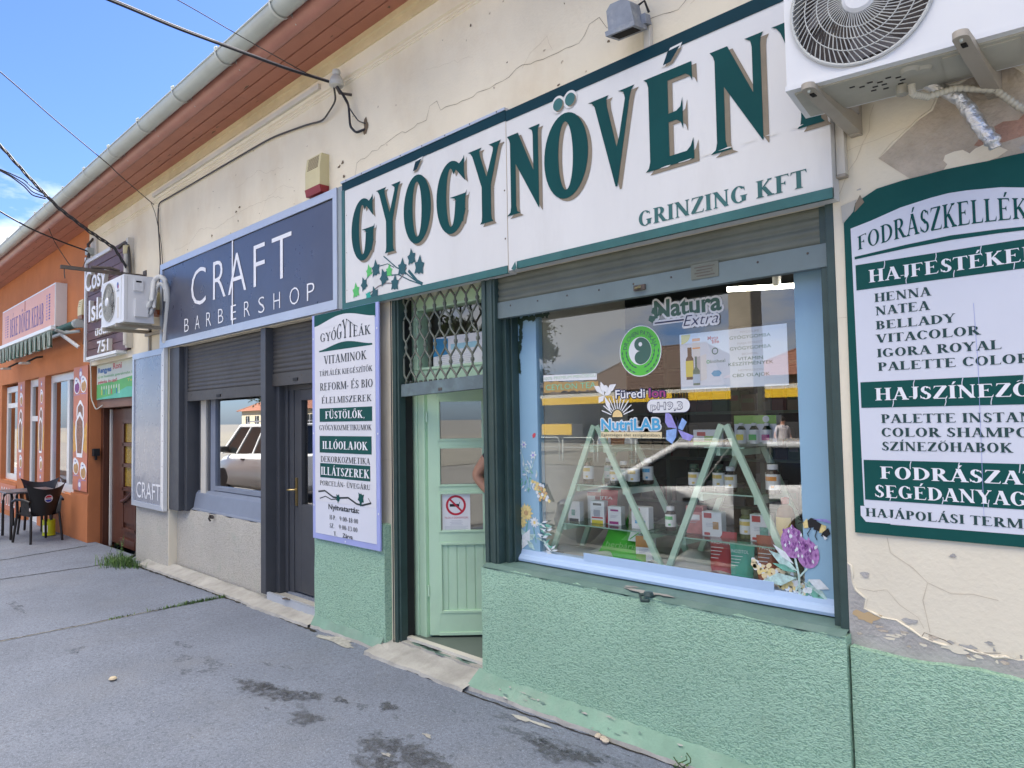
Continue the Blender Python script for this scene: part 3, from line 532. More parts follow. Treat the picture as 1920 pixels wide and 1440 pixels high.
# cornice, soffit, fascia, gutter, roof
def eaves(x0, x1, par, corn=True):
    if corn:
        q = MB(); q.extr([(0, 4.345), (-.008, 4.35), (-.009, 4.362), (-.003, 4.366), (-.012, 4.372), (-.013, 4.385), (-.005, 4.39), (-.022, 4.40), (-.022, 4.52)], x0, x1, CREAM); q.extr([(-.022, 4.52), (-.034, 4.525), (-.036, 4.555), (-.03, 4.56), (-.03, 4.59), (-.045, 4.60), (-.05, 4.66)], x0, x1, CORN); q.build('cornice', par)
    q = MB(); Y = [-.0, -.14, -.275, -.41] if not corn else [-.04, -.155, -.28, -.41]
    for a, b in zip(Y, Y[1:]):
        q.extr([(a - .005, 4.66), (a - .007, 4.645), (b + .008, 4.645), (b + .005, 4.66)], x0, x1, SOFF)
    q.extr([(0, 4.662), (-.42, 4.662)], x0, x1, DARKBOX)
    xx = x0 + .7; rr_ = random.Random(int(x0 * 7))
    while xx < x1:                               # butt joints and knots in the boards
        i = rr_.randrange(3); crackline(q, Fr((0, 0, 4.6435), (1, 0, 0), (0, -1, 0)), [(xx, -Y[i] + .012), (xx + .005, -Y[i + 1] - .012)], .006, CRACK, .001, int(xx * 9), .002)
        for _ in range(6):
            i = rr_.randrange(3); ax = xx + rr_.uniform(-1, 1); ay = rr_.uniform(-Y[i] + .02, -Y[i + 1] - .02); q.poly(Fr((0, 0, 4.6435), (1, 0, 0), (0, -1, 0)), blob(ax, ay, rr_.uniform(.01, .05), rr_.uniform(.003, .01), _ + i, 9, .5), CRACK if rr_.random() < .5 else FASC, .0012)
        xx += rr_.uniform(.9, 1.7)
    q.build('soffit', par)
    q = MB(); q.extr([(-.41, 4.64), (-.43, 4.635), (-.465, 4.645), (-.49, 4.665), (-.505, 4.70), (-.51, 4.76), (-.51, 4.84)], x0, x1, FASC, True); q.build('fascia', par)
    q = MB(); n = 14; pr = [(-.60 + .082 * math.cos(R(180 + 180 * i / n)), 4.745 + .082 * math.sin(R(180 + 180 * i / n))) for i in range(n + 1)]
    q.extr(pr, x0, x1, GUT, True); q.extr([(y * .96 - .024, z + .004) for y, z in reversed(pr)], x0, x1, GUT, True)
    q.tube([(x0, -.683, 4.748), (x1, -.683, 4.748)], .009, GUT, 8)
    gt = q.build('gutter', par)
    xx = x1 - .25
    while xx > x0:
        b = MB(); b.extr([(-.60 + .0925 * math.cos(R(180 + 180 * i / n)), 4.745 + .0925 * math.sin(R(180 + 180 * i / n))) for i in range(n + 1)] , xx - .013, xx + .013, GUTB, True)
        b.tube([(xx, -.686, 4.745), (xx, -.688, 4.775), (xx, -.67, 4.785)], .011, GUTB, 6); b.tube([(xx, -.516, 4.745), (xx, -.5, 4.70), (xx, -.47, 4.65)], .006, GUT, 6); b.build('gutter_bracket', gt)
        xx -= .98
    q = MB(); q.extr([(-.56, 4.85), (4.8, 7.6), (10.4, 4.8), (10.4, 4.7), (4.8, 7.4), (-.5, 4.78), (-.56, 4.85)], x0, x1, TILE)
    q.face([(x1, -.3, 4.7), (x1, 10, 4.7), (x1, 4.8, 7.5)], TILE); q.face([(x0, -.3, 4.7), (x0, 4.8, 7.5), (x0, 10, 4.7)], TILE); q.build('roof', par)
eaves(-12.08, 3.2, SHOP); eaves(-34, -12.08, KEB, False)
# conduit channel under the cornice
q = MB(); q.box(-9.3, -5.3, -.05, -.02, 4.43, 4.475, CREAMPVC); q.build('cable_channel', SHOP, bevel=.003)

def slats(mb, x0, x1, z0, z1, y, pitch, m, amp=.009):
    n = int((z1 - z0) / pitch) * 6; mb.extr([(y - amp * abs(math.sin(math.pi * i / 6)) , z0 + (z1 - z0) * i / n) for i in range(n + 1)], x0, x1, m, True)
def lamella(name, x0, x1, z0, z1, y, pitch, m, rail, zr, par, screws=0):
    q = MB(); slats(q, x0, x1, z0, z1, y, pitch, m); o = q.build(name, par, weld=True)
    q = MB(); q.box(x0, x1, y - .016, y + .03, zr, z0, rail)
    for i in range(screws):
        x = x0 + (x1 - x0) * (i + .5) / screws; q.lathe([(.006, 0), (.003, .004), (.0, .005)], (x, y - .016, (zr + z0) / 2 + .02), IRON, 8, (0, -1, 0))
    q.build('bottom_rail', o, bevel=.003); return o
# ---- herb shop window
sw = MB()
sw.box(-3.345, -3.222, -.012, .16, -.0, 2.5, DGREEN)                       # post between door and window
sw.box(-3.335, -3.30, -.022, -.012, 0, 2.5, DGREEN); sw.box(-3.262, -3.24, -.02, -.012, .69, 2.5, DGREEN)
sw.build('dark_green_post', SHOP, bevel=.004); sw = MB()
sw.box(-3.222, -3.19, .05, .17, .69, 2.5, DGREEN); sw.box(-3.19, -3.175, .09, .17, .69, 2.5, DGREEN)
sw.build('dark_green_jamb', SHOP, bevel=.004); sw = MB()
sw.box(-1.20, -1.13, .02, .17, .69, 2.5, DGREEN); sw.box(-1.165, -1.13, -.004, .02, .67, 2.5, DGREEN)
sw.build('dark_green_jamb', SHOP, bevel=.004)
f = MB(); f.box(-3.175, -3.02, .15, .21, .745, 2.5, FOIL); f.box(-1.375, -1.20, .15, .21, .745, 2.5, FOIL)
f.box(-3.02, -1.375, .155, .21, 2.36, 2.5, FOIL)
f.extr([(.21, .70), (.118, .70), (.115, .715), (.128, .735), (.14, .742), (.148, .768), (.21, .768)], -3.19, -1.195, FOILB)
f.box(-2.67, -1.52, .1445, .149, .745, .805, FOILB); f.box(-1.21, -1.17, .112, .118, .66, .72, FOILB)
f.box(-3.0, -2.4, .1135, .1155, .7005, .712, M('foil_wrinkle', lc(.3, .42, .6), .4)); fo = f.build('window_frame', SHOP, bevel=.002)
gl = MB(); gl.pane(-3.02, -1.375, .165, .765, 2.36, GL); gl.build('window_pane', fo)
lo = lamella('window_roller_shutter', -3.222, -1.135, 2.335, 2.505, .03, .034, SHUT, M('shutter_rail', lc(.14, .185, .19), .45, var=.12, vs=4, dirt=.3, dcol=lc(.1, .11, .1)), 2.232, SHOP, 9)
q = MB(); q.box(-2.17, -2.10, .0, .014, 2.262, 2.29, IRON); q.tube([(-2.16, .005, 2.276), (-2.12, -.015, 2.276)], .008, BRASS); q.build('shutter_lock', lo)
q = MB(); q.box(-1.83, -1.68, .0105, .0145, 2.27, 2.345, SHUT); WF_ = WF(.0105)
for i in range(4): q.fbox(WF_, -1.81 + .01 * (i % 2), -1.70 - .012 * (i % 3), 2.325 - .014 * i, 2.329 - .014 * i, 0, .001, IRON)
q.build('maker_plate', lo)
# ---- herb shop door, transom, lattice grille
dp = MB(); dp.box(-4.325, -4.285, -.012, .06, -.02, 2.5, DGREEN); dp.box(-4.282, -4.262, .0, .06, -.02, 2.5, DGREEN); dp.box(-4.30, -4.27, .06, .13, -.02, 2.5, BLACK); dp.box(-4.335, -4.325, -.02, -.015, -.02, 2.5, BLACK); dp.build('door_post', SHOP, bevel=.003)
df = MB(); df.box(-4.42, -4.25, .15, .25, 0, 1.9, LGREEN); df.box(-4.247, -4.17, .158, .25, 0, 1.9, LGREEN)
df.box(-4.40, -3.2, .15, .25, 1.88, 1.965, LGREEN); df.box(-4.37, -4.235, .15, .25, 1.965, 2.56, LGREEN); df.box(-4.235, -3.2, .15, .25, 2.43, 2.56, LGREEN); df.box(-3.3, -3.2, .15, .25, 1.965, 2.45, LGREEN)
df.box(-4.235, -4.215, .14, .24, 1.965, 2.43, LGREEN); df.box(-4.215, -3.3, .14, .24, 1.965, 1.985, LGREEN); df.box(-4.215, -3.3, .14, .24, 2.41, 2.43, LGREEN)
dfo = df.build('door_frame', SHOP, bevel=.004)
q = MB(); q.pane(-4.215, -3.3, .2, 1.985, 2.41, GL); q.build('transom_pane', dfo)
# the leaf stands open, swung 45 degrees into the shop
LF = Fr((-4.16, .185, .0), (.71, .704, 0)); lf = MB(); t0, t1 = -.02, .02
def lb(a0, a1, b0, b1, k0, k1, m=None): lf.fbox(LF, a0, a1, b0, b1, k0, k1, m or LGREEN)
lb(0, .075, .028, 1.88, t0, t1); lb(.80, .87, .028, 1.88, t0, t1); lb(.075, .80, 1.745, 1.88, t0, t1); lb(.075, .80, .70, .77, t0, t1); lb(.075, .80, .028, .185, t0, t1); lb(.415, .46, .77, 1.745, t0, t1)
for z in (1.085, 1.42): lb(.075, .415, z - .02, z + .02, t0, t1); lb(.46, .80, z - .02, z + .02, t0, t1)
for a0, a1 in ((.075, .415), (.46, .80)):
    for b0, b1 in ((.77, 1.065), (1.105, 1.40), (1.44, 1.745)):
        for u in ((a0, a0 + .016, b0, b1), (a1 - .016, a1, b0, b1), (a0 + .016, a1 - .016, b0, b0 + .016), (a0 + .016, a1 - .016, b1 - .016, b1)): lb(*u, .006, .027)
lb(.075, .80, .185, .70, -.012, .004); pw = .725 / 11
for i in range(11): lb(.075 + pw * i + .004, .075 + pw * (i + 1) - .004, .2, .69, .004, .0095)
for u in ((.075, .095, .185, .70), (.78, .80, .185, .70), (.095, .78, .185, .205), (.095, .78, .68, .70)): lb(*u, .004, .026)
lb(.07, .87, .028, .05, .02, .03)
leaf = lf.build('open_door_leaf', SHOP, bevel=.002)
q = MB()
for a0, a1 in ((.075, .415), (.46, .80)):
    for b0, b1 in ((.77, 1.065), (1.105, 1.40), (1.44, 1.745)): q.fbox(LF, a0, a1, b0, b1, -.003, .002, GLB)
q.build('door_panes', leaf)
for z in (.35, 1.62): q = MB(); q.tube([LF(-.005, z - .04, .02), LF(-.005, z + .04, .02)], .009, LGREEN); q.build('hinge', leaf)
gr = MB(); x0, x1, z0, z1 = -4.235, -3.345, 1.86, 2.5; nx = 8; pw = (x1 - x0) / nx; ph = .135
for i in range(nx * 2 + 1):          # bent bars, each touching its neighbours in turn, with a collar at every meeting
    x = x0 + pw * i / 2; pts = []
    for j in range(61):
        z = z0 + (z1 - z0) * j / 60; t = (z - z0) / ph * math.pi + (math.pi if i % 2 else 0)
        d = max(-1, min(1, 1.5 * math.cos(t))) * pw * .24; pts.append((min(x1, max(x0, x + d)), .03, z))
    gr.tube(pts, .0075, SHUT, 6)
    for j in range(6):
        z = z0 + ph * (j + (0 if i % 2 == 0 else 1) * 1.0); 
        if i < nx * 2 and z < z1: gr.lathe([(.012, -.012), (.014, 0), (.012, .012)], (x + pw * .25, .03, z0 + ph * (2 * (j // 1) + (i % 2)) if z0 + ph * (2 * j + (i % 2)) < z1 else z0 + .01), SHUT, 8)
grl = gr.build('lattice_grille', SHOP)
q = MB(); q.fbox(Fr((x0 - .01, .03, 1.77), (1, 0, .03)), 0, .9, 0, .09, -.02, .022, M('grille_rail', lc(.115, .155, .165), .5, var=.2, vs=9, dirt=.5, dcol=lc(.25, .38, .36), ds=7)); 
q.fbox(Fr((x0 - .01, .03, 1.77), (1, 0, .03)), .43, .47, .015, .035, .022, .026, IRON); q.build('grille_rail', grl, bevel=.003)
# ---- barber front
b = MB(); b.box(-8.82, -8.52, .0, .3, .6, 2.5, ANTH); b.box(-8.52, -8.44, .06, .3, .6, 2.5, ANTH); b.build('barber_jamb', SHOP, bevel=.004); b = MB(); b.box(-6.46, -6.36, -.005, .3, -.0, 2.5, ANTH); b.box(-6.36, -6.30, .1, .3, .0, 2.5, ANTH); b.build('barber_post', SHOP, bevel=.004)
lo = lamella('barber_window_shutter', -8.46, -6.46, 1.97, 2.5, .08, .043, SHUTD, SHUTD, 1.86, SHOP, 7)
q = MB(); q.box(-7.62, -7.52, .055, .066, 1.885, 1.91, BLACK); q.build('shutter_lock', lo)
lo = lamella('barber_door_shutter', -6.36, -5.47, 2.06, 2.5, .08, .043, SHUTD, SHUTD, 1.94, SHOP, 4)
q = MB(); q.box(-5.95, -5.87, .055, .066, 1.975, 2.0, BLACK); q.build('shutter_lock', lo)
f = MB(); f.box(-8.42, -8.32, .19, .26, .6, 2.2, ANTH); f.box(-8.32, -8.18, .17, .26, .78, 2.2, CREAMPVC); f.box(-8.18, -8.12, .19, .26, .84, 2.2, ANTH); f.box(-8.12, -7.99, .2, .26, .84, 2.2, ANTHL); f.box(-6.62, -6.46, .19, .26, .84, 2.2, ANTH)
f.extr([(.26, .6), (.1, .62), (.13, .64), (.16, .80), (.2, .84), (.26, .86)], -8.42, -6.46, ANTHL); f.box(-8.0, -6.6, .2, .26, .85, .90, ANTHL); fo = f.build('barber_window_frame', SHOP, bevel=.004)
q = MB(); q.pane(-8.0, -6.6, .23, .9, 2.2, glass('barber_glass', .6)); q.build('window_pane', fo)
f = MB(); f.box(-6.33, -6.25, .16, .25, 0, 2.1, ANTH); f.box(-6.25, -6.17, .18, .25, .0, 2.1, ANTH); f.box(-6.25, -5.4, .17, .25, 1.9, 2.1, ANTH); dfo = f.build('barber_door_frame', SHOP, bevel=.003)
f = MB(); f.box(-6.17, -6.05, .19, .24, .03, 1.9, ANTH); f.box(-6.05, -5.4, .19, .24, .03, .84, ANTH); f.box(-6.05, -5.4, .19, .24, 1.8, 1.9, ANTH); f.box(-6.05, -6.03, .183, .24, .84, 1.8, ANTH); lf2 = f.build('barber_door', SHOP, bevel=.003)
q = MB(); q.pane(-6.03, -5.4, .215, .84, 1.8, glass('barber_door_glass', .36, (.6, .6, .6, 1))); q.build('door_pane', lf2)
q = MB(); q.box(-6.14, -6.11, .178, .19, .82, 1.08, BRASS); q.tube([(-6.125, .18, .97), (-6.125, .14, .97), (-6.22, .14, .965)], .009, BRASS); q.build('door_handle', lf2)
# ---- rooms behind the glass
q = MB()
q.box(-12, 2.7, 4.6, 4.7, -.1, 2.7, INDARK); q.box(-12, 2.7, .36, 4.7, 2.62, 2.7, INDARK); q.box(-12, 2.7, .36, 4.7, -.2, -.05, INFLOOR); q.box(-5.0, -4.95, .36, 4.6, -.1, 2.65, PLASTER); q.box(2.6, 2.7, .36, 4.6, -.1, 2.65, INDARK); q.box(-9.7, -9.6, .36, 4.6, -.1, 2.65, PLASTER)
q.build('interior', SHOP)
q = MB(); q.box(-3.09, -3.05, .25, 1.15, .0, 2.6, M('display_side_panel', lc(.7, .66, .57), .8, var=.06)); q.box(-3.05, -1.2, .21, .95, .70, .745, M('display_floor', lc(.55, .52, .46), .7, var=.1)); q.box(-1.18, -1.14, .21, .95, .0, 2.6, PLASTER); q.box(-3.05, -1.2, .93, .95, -.05, .70, PLASTER); q.build('window_display_box', SHOP)
# ---- terracotta building
w = MB()
w.box(-34, -12.08, 0, T, 2.5, 4.75, ORANGE); w.box(-12.9, -12.08, 0, T, -.5, 2.5, ORANGE); w.box(-15.29, -14.79, 0, T, -.5, 2.5, ORANGE); w.box(-16.98, -16.37, 0, T, -.5, 2.5, ORANGE); w.box(-34, -18.55, 0, T, -.5, 2.5, ORANGE)
w.box(-14.79, -12.9, .0, T, -.5, .5, ORANGE); w.box(-18.55, -16.98, .0, T, -.5, .5, ORANGE)
w.box(-13.0, -12.08, -.012, 0, -.5, .55, ORANGE); w.box(-18.55, -16.98, -.012, 0, -.5, .45, ORANGE)
w.box(-34, -12.2, 9.7, 10, -.4, 4.75, ORANGE); w.box(-34, -33.7, .3, 9.8, -.4, 4.75, ORANGE)
w.poly(WF(0), blob(-13.6, .52, .18, .012, 3, 16, .5), CREAMPVC, .002)
w.build('wall', KEB)
def pvc(x0, x1, z0, z1, y, fw, mull=None, tran=None):
    f = MB(); f.box(x0, x0 + fw, y, y + .06, z0, z1, WPVC); f.box(x1 - fw, x1, y, y + .06, z0, z1, WPVC); f.box(x0 + fw, x1 - fw, y, y + .06, z0, z0 + fw, WPVC); f.box(x0 + fw, x1 - fw, y, y + .06, z1 - fw, z1, WPVC)
    if mull: f.box(mull - fw * .5, mull + fw * .5, y - .004, y + .055, z0 + fw, z1 - fw, WPVC)
    if tran: f.box(x0 + fw, x1 - fw, y - .004, y + .055, tran - .05, tran + .05, WPVC)
    o = f.build('shop_window', KEB, bevel=.006); q = MB(); q.pane(x0 + fw, x1 - fw, y + .03, z0 + fw, z1 - fw, GK); q.build('window_pane', o); return o
GK = glass('kebab_glass', .3)
pvc(-14.79, -12.9, .5, 2.5, .09, .13, mull=-13.62); pvc(-16.37, -15.29, -.2, 2.5, .09, .14, tran=1.75); pvc(-18.55, -16.98, .5, 2.45, .09, .12, tran=2.05)
q = MB(); q.box(-16.2, -15.5, .1, .14, -.1, .2, WPVC); q.build('door_panel', KEB)
q = MB(); q.box(-34, -12.3, 3.5, 3.6, -.1, 3, INDARK); q.box(-34, -12.3, .36, 3.6, 2.9, 3, PLASTER); q.box(-34, -12.3, .36, 3.6, -.3, -.16, PLASTER); q.box(-12.4, -12.3, .36, 3.5, -.2, 2.9, PLASTER); q.build('interior', KEB)
q = MB()                                    # neon sign hanging in the kebab window
PK, BLU = M('red_neon', lc(1, .06, .08), emit=3), M('blue_neon', lc(.15, .1, 1), emit=2)
q.tube([(-13.95 + .13 * math.cos(t), .3, 1.26 + .2 * math.sin(t)) for t in [i * math.pi / 10 for i in range(21)]], .008, BLU, 6, False)
for i in range(5): q.tube([(-14.06 + .05 * i, .29, 1.32 - .03 * i), (-14.04 + .05 * i, .29, 1.22 - .03 * i), (-14.0 + .05 * i, .29, 1.33 - .03 * i)], .009, PK, 6, False)
tag(q.build('neon_sign'), 'small red and blue neon sign glowing inside the kebab shop window', 'neon sign')
# ---- gate recess
q = MB(); q.box(-12.08, -9.95, .1, .4, 1.86, 1.985, M('gate_beam', lc(.2, .11, .075), .6, var=.12)); q.box(-12.08, -9.95, .16, .4, 1.985, 2.5, INDARK); q.build('gate_lintel', SHOP, bevel=.004)
q = MB(); q.box(-12.08, -11.95, .16, .32, -.2, 1.86, BROWNW); q.box(-10.05, -9.95, .16, .32, -.2, 1.86, BROWNW); q.box(-12.08, -9.95, .45, .55, -.2, 1.9, DARKBOX); gf = q.build('gate_frame', SHOP, bevel=.004)
q = MB(); y = .26; q.box(-11.9, -11.86, y - .03, y, -.2, 1.84, CREAMPVC); q.box(-11.86, -10.05, y, y + .05, -.14, 1.84, BROWNW)
for x0, x1 in ((-11.3, -10.72), (-10.62, -10.1)):
    for z0, z1 in ((1.35, 1.62), (1.05, 1.3), (.72, 1.0)):
        q.box(x0 + .05, x1 - .05, y - .004, y, z0, z1, AMBER)
    for z in (.68, 1.02, 1.32, 1.65): q.box(x0, x1, y - .03, y, z - .025, z + .025, BROWNW)
    for x in (x0, x1 - .05): q.box(x, x + .05, y - .03, y, .1, 1.65, BROWNW)
    q.box(x0 + .05, x1 - .05, y - .02, y, .2, .58, BROWNW)
    q.box(x0, x1, y - .03, y, .08, .13, BROWNW)
    q.tube([(x0 + (x1 - x0) * i / 8, y - .03, .50 + .22 * (i / 8) ** 1.6) for i in range(9)], .03, BROWNW, 6)
    q.box(x0 - .04, x1 + .02, y - .045, y, -.14, -.02, BROWNW)
q.build('panelled_gate', SHOP, bevel=.004)
q = MB(); q.box(-12.08, -12.0, .04, .13, 1.14, 1.25, BLACK); q.box(-12.06, -12.02, .07, .1, 1.08, 1.14, BLACK); q.build('door_closer_box', KEB, bevel=.004)
# ================================================================== signs and boards on the fronts
WHITE = M('sign_white', lc(.66, .655, .64), .45, var=.045, vs=2.2, dirt=.34, dcol=lc(.48, .46, .42), ds=3.2, stretch=.3)
TEAL = M('teal_vinyl', lc(.003, .058, .058), .45, spec=.15, var=.12, vs=2.5)
TEALB = M('teal_vinyl_worn', lc(.03, .125, .12), .4, var=.18, vs=5, dirt=.3, dcol=lc(.09, .22, .22), ds=4)
NAVYT = M('dark_teal_band', lc(.003, .035, .05), .45, spec=.15, var=.2, vs=2)
TAUPE = M('taupe_shadow_vinyl', lc(.22, .18, .125), .5, var=.12, vs=12)
INK = M('dark_ink', lc(.01, .05, .048), .45, var=.06); INKB = M('blackish_ink', lc(.012, .022, .026), .45, var=.06)
POSTW = M('poster_white', lc(.64, .655, .715), .5, var=.03, vs=3); POSTG = M('poster_green', lc(.006, .075, .066), .5, spec=.15, var=.12, vs=3, dirt=.2, dcol=lc(.03, .14, .13), ds=4)
LILAC = M('lilac_edge', lc(.33, .37, .66), .45, var=.07, vs=4)
LEAFG = M('light_leaf_green', lc(.09, .46, .12), .5, var=.05); LEAFT = M('sea_green_leaf', lc(.01, .34, .27), .5, var=.05); LEAFD = M('dark_leaf_teal', lc(.015, .085, .10), .5, var=.08); TWIG = M('taupe_twig', lc(.17, .14, .13), .5)
WLET = M('white_letters', lc(.78, .78, .80), .4, var=.03)
# ---- the long white herb shop sign
S = thing('shop_sign', (-3.02, -.05, 2.5), 'long white sign with tall dark teal letters and an ivy sprig above the green door', 'sign')
q = MB(); q.box(-4.885, -3.03, -.075, 0, 2.487, 3.495, WHITE); q.box(-3.028, -1.10, -.075, 0, 2.497, 3.485, WHITE); q.build('panel', S, bevel=.003)
q = MB(); F = WF(-.075)
q.fbox(F, -4.888, -3.032, 2.483, 2.53, -.01, .008, TEALB); q.fbox(F, -2.95, -1.10, 2.497, 2.542, -.01, .008, TEALB); q.fbox(F, -4.892, -4.852, 2.53, 3.44, -.01, .006, TEALB)
q.fbox(F, -4.888, -3.031, 3.432, 3.498, -.02, .004, NAVYT); q.fbox(F, -3.027, -1.10, 3.425, 3.49, -.02, .004, NAVYT)
q.fbox(F, -4.9, -3.03, 3.498, 3.515, -.07, .01, ALU)
q.poly(F, [(-2.95, 2.54), (-2.985, 2.50), (-2.96, 2.485), (-2.94, 2.50)], TEALB, .02)
q.build('trim', S)
q = MB()
for x in (-4.82, -4.6, -4.35, -4.1, -3.85, -3.6, -3.35, -3.1): q.disc(F, x, 3.507, .006, .006, IRON, .0105, 8)
for z in (2.7, 3.0, 3.3): q.disc(F, -3.05, z, .006, .006, IRON, .001, 8); q.disc(F, -4.83, z - .07, .004, .004, IRON, .001, 8)
q.line(F, [(-3.029, 2.49), (-3.029, 3.43)], .004, HAIR, .0008); q.build('screws', S)
SG = Serif()
Z0, Z1 = 2.832, 3.325; H = Z1 - Z0
def big(ch, x0, x1):
    """outlines of the big flared letters in a unit box"""
    fl, f = .05, .012
    def stem(a, b, l=1, r=1, y0=0, y1=1, top=1, bot=1):      # flared stem: curved points at both ends
        o = .055
        P = [(a - o * 1.1, y0), (b + o * 1.1, y0), (b + o * .25, y0 + .035), (b, y0 + .1)] if bot else [(a, y0), (b, y0)]
        P += [(b, y1 - .1), (b + o * .25, y1 - .035), (b + o * 1.1, y1), (a - o * 1.1, y1), (a - o * .25, y1 - .035), (a, y1 - .1)] if top else [(b, y1), (a, y1)]
        P += [(a, y0 + .1), (a - o * .25, y0 + .035)] if bot else []
        return P
    if ch == 'O': return [[(.5 + .5 * math.cos(t), .5 + .5 * math.sin(t)) for t in ts] + [(.5 + .165 * math.cos(t), .5 + .40 * math.sin(t)) for t in reversed(ts)] for ts in ([R(-90 + 180 * i / 20) for i in range(21)], [R(90 + 180 * i / 20) for i in range(21)])]
    if ch == 'G':
        T = [R(58 + (335 - 58) * i / 30) for i in range(31)]; T2 = [R(50 + (352 - 50) * i / 30) for i in range(31)]
        a = [(.52 + .52 * math.cos(t), .5 + .5 * math.sin(t)) for t in T] + [(.5 + .15 * math.cos(t), .5 + .40 * math.sin(t)) for t in reversed(T2)]
        return [[(.55, .995), (.66, .965), (.78, .92), (.86, .95), (.93, .98), (.96, 1.02), (.955, .80), (.985, .67), (.9, .72), (.78, .80), (.62, .9), (.5, .9), (.45, .985)], a,
                [(.46, .50), (.99, .50), (1.04, .54), (.985, .44), (.975, .3), (.9, .12), (.69, .2), (.70, .42), (.62, .47)]]
    if ch == 'Y': return [stem(.42, .69, y1=.5, top=0), [(.02, 1), (.44, 1), (.37, .965), (.385, .9), (.565, .60), (.70, .45), (.42, .45), (.42, .48), (.16, .92), (.1, .975)], [(.64, 1), (1, 1), (.93, .95), (.90, .9), (.69, .47), (.55, .57), (.76, .9), (.77, .95)]]
    if ch == 'V': return [[(0, 1), (.46, 1), (.41, .965), (.42, .88), (.60, .42), (.66, .52), (.80, .9), (.77, .97), (.66, 1), (1, 1), (.93, .96), (.89, .88), (.60, 0), (.56, 0), (.15, .93), (.09, .98)]]
    if ch == 'N': return [[(.06, 1), (.38, 1), (.80, .47), (.80, .9), (.78, .96), (.68, 1), (1.0, 1), (.955, .96), (.945, .9), (.945, .0), (.93, .0), (.30, .62), (.30, .1), (.33, .03), (.42, 0), (.02, 0), (.12, .035), (.145, .1), (.145, .9), (.12, .95)]]
    if ch == 'E': return [[(0, 1), (.98, 1), (.985, .8), (.94, .86), (.86, .895), (.5, .895), (.5, .545), (.66, .55), (.74, .58), (.785, .67), (.785, .34), (.74, .42), (.66, .455), (.5, .455), (.5, .1), (.84, .1), (.92, .14), (.975, .22), (.985, 0), (0, 0), (.07, .035), (.1, .1), (.1, .9), (.07, .965)]]
q = MB(); n_ = 0
def bigl(ch, x0, x1, z0=Z0, z1=Z1):
    global n_
    for dx, dz, m, k in ((.026, -.02, TAUPE, .0022), (.006, -.005, WHITE, .0030), (0, 0, TEAL, .0038)):
        if m is WHITE: continue
        for P in big(ch, 0, 1): n_ += 1; q.poly(F, [(x0 + u * (x1 - x0) + dx, z0 + v * (z1 - z0) + dz) for u, v in P], m, k + .0001 * (n_ % 5))
bigl('G', -4.755, -4.45, 2.828, 3.31); bigl('Y', -4.425, -4.11); bigl('O', -4.075, -3.765, 2.833, 3.322); bigl('G', -3.705, -3.405, 2.828, 3.318); bigl('Y', -3.385, -3.07); bigl('N', -3.035, -2.745); bigl('O', -2.715, -2.39, 2.835, 3.326); bigl('V', -2.385, -2.075, 2.818); bigl('E', -2.02, -1.735, 2.842); bigl('N', -1.66, -1.375); bigl('Y', -1.345, -1.045)
for x, z in ((-3.96, 3.355), (-1.90, 3.36)):
    a = [(x, z), (x + .045, z + .004), (x + .10, z + .066), (x + .03, z + .062)]
    q.poly(F, [(u + (.014 if u > x + .02 else -.014), v + (.012 if v > z + .03 else -.008)) for u, v in a], WHITE, .0052); q.poly(F, [(u + .012, v - .012) for u, v in a], TAUPE, .0056); q.poly(F, a, NAVYT, .006)
for x, z in ((-2.60, 3.39), (-2.51, 3.392)):
    q.disc(F, x, z, .05, .05, WHITE, .0052 + .0002 * (x > -2.55)); q.disc(F, x + .01, z - .01, .036, .036, TAUPE, .0058); q.disc(F, x, z, .036, .036, TEALB, .0062)
stext(q, F, 'GRINZING KFT', -2.075, -1.205, 2.572, 2.65, TEALB, SERIF_B, .002)
for i in range(7): q.poly(F, blob(-1.9 + .11 * i, 2.846 - .003, .03, .003, i, 9, .5), WHITE, .0045 + .0001 * i)
q.build('lettering', S)
q = MB()
def ivy(mb, fr, x, z, s, m, a, k):
    P = [(0, -.5), (.18, -.42), (.46, -.5), (.36, -.18), (.5, .1), (.22, .16), (0, .55), (-.22, .16), (-.5, .1), (-.36, -.18), (-.46, -.5), (-.18, -.42)]
    ca, sa = math.cos(a), math.sin(a); mb.poly(fr, [(x + s * (u * ca - v * sa) * .85, z + s * (u * sa + v * ca)) for u, v in P], m, k)
q.line(F, [(-4.33, 2.815), (-4.25, 2.76), (-4.18, 2.71), (-4.08, 2.66), (-3.99, 2.60), (-3.88, 2.535)], .009, LEAFD, .002); q.line(F, [(-4.62, 2.64), (-4.52, 2.70), (-4.40, 2.75), (-4.28, 2.75), (-4.2, 2.71)], .006, LEAFD, .0022); q.line(F, [(-4.3, 2.665), (-4.15, 2.65), (-4.02, 2.59), (-3.9, 2.545)], .008, LEAFD, .0024); q.line(F, [(-4.52, 2.56), (-4.4, 2.60), (-4.3, 2.61), (-4.18, 2.59), (-4.1, 2.63), (-4.05, 2.685)], .008, TWIG, .0026)
q.line(F, [(-4.03, 2.66), (-3.93, 2.57), (-3.87, 2.54)], .022, LEAFD, .0021)
for i, (x, z, s, m, a) in enumerate([(-4.70, 2.615, .11, LEAFG, .1), (-4.52, 2.74, .09, LEAFG, .2), (-4.26, 2.7, .09, LEAFG, -.1), (-4.59, 2.65, .10, LEAFD, .4), (-4.53, 2.535, .08, LEAFT, 3.3), (-4.43, 2.745, .12, LEAFD, .1), (-4.45, 2.55, .12, LEAFD, .3), (-4.33, 2.665, .12, LEAFD, .4), (-4.19, 2.60, .11, LEAFD, -.1), (-4.1, 2.70, .12, LEAFD, -.1), (-3.99, 2.755, .11, LEAFD, .1), (-3.90, 2.68, .13, LEAFD, -.15)]): ivy(q, F, x, z, s, m, a, .0032 + .0001 * i)
q.build('ivy_decal', S)
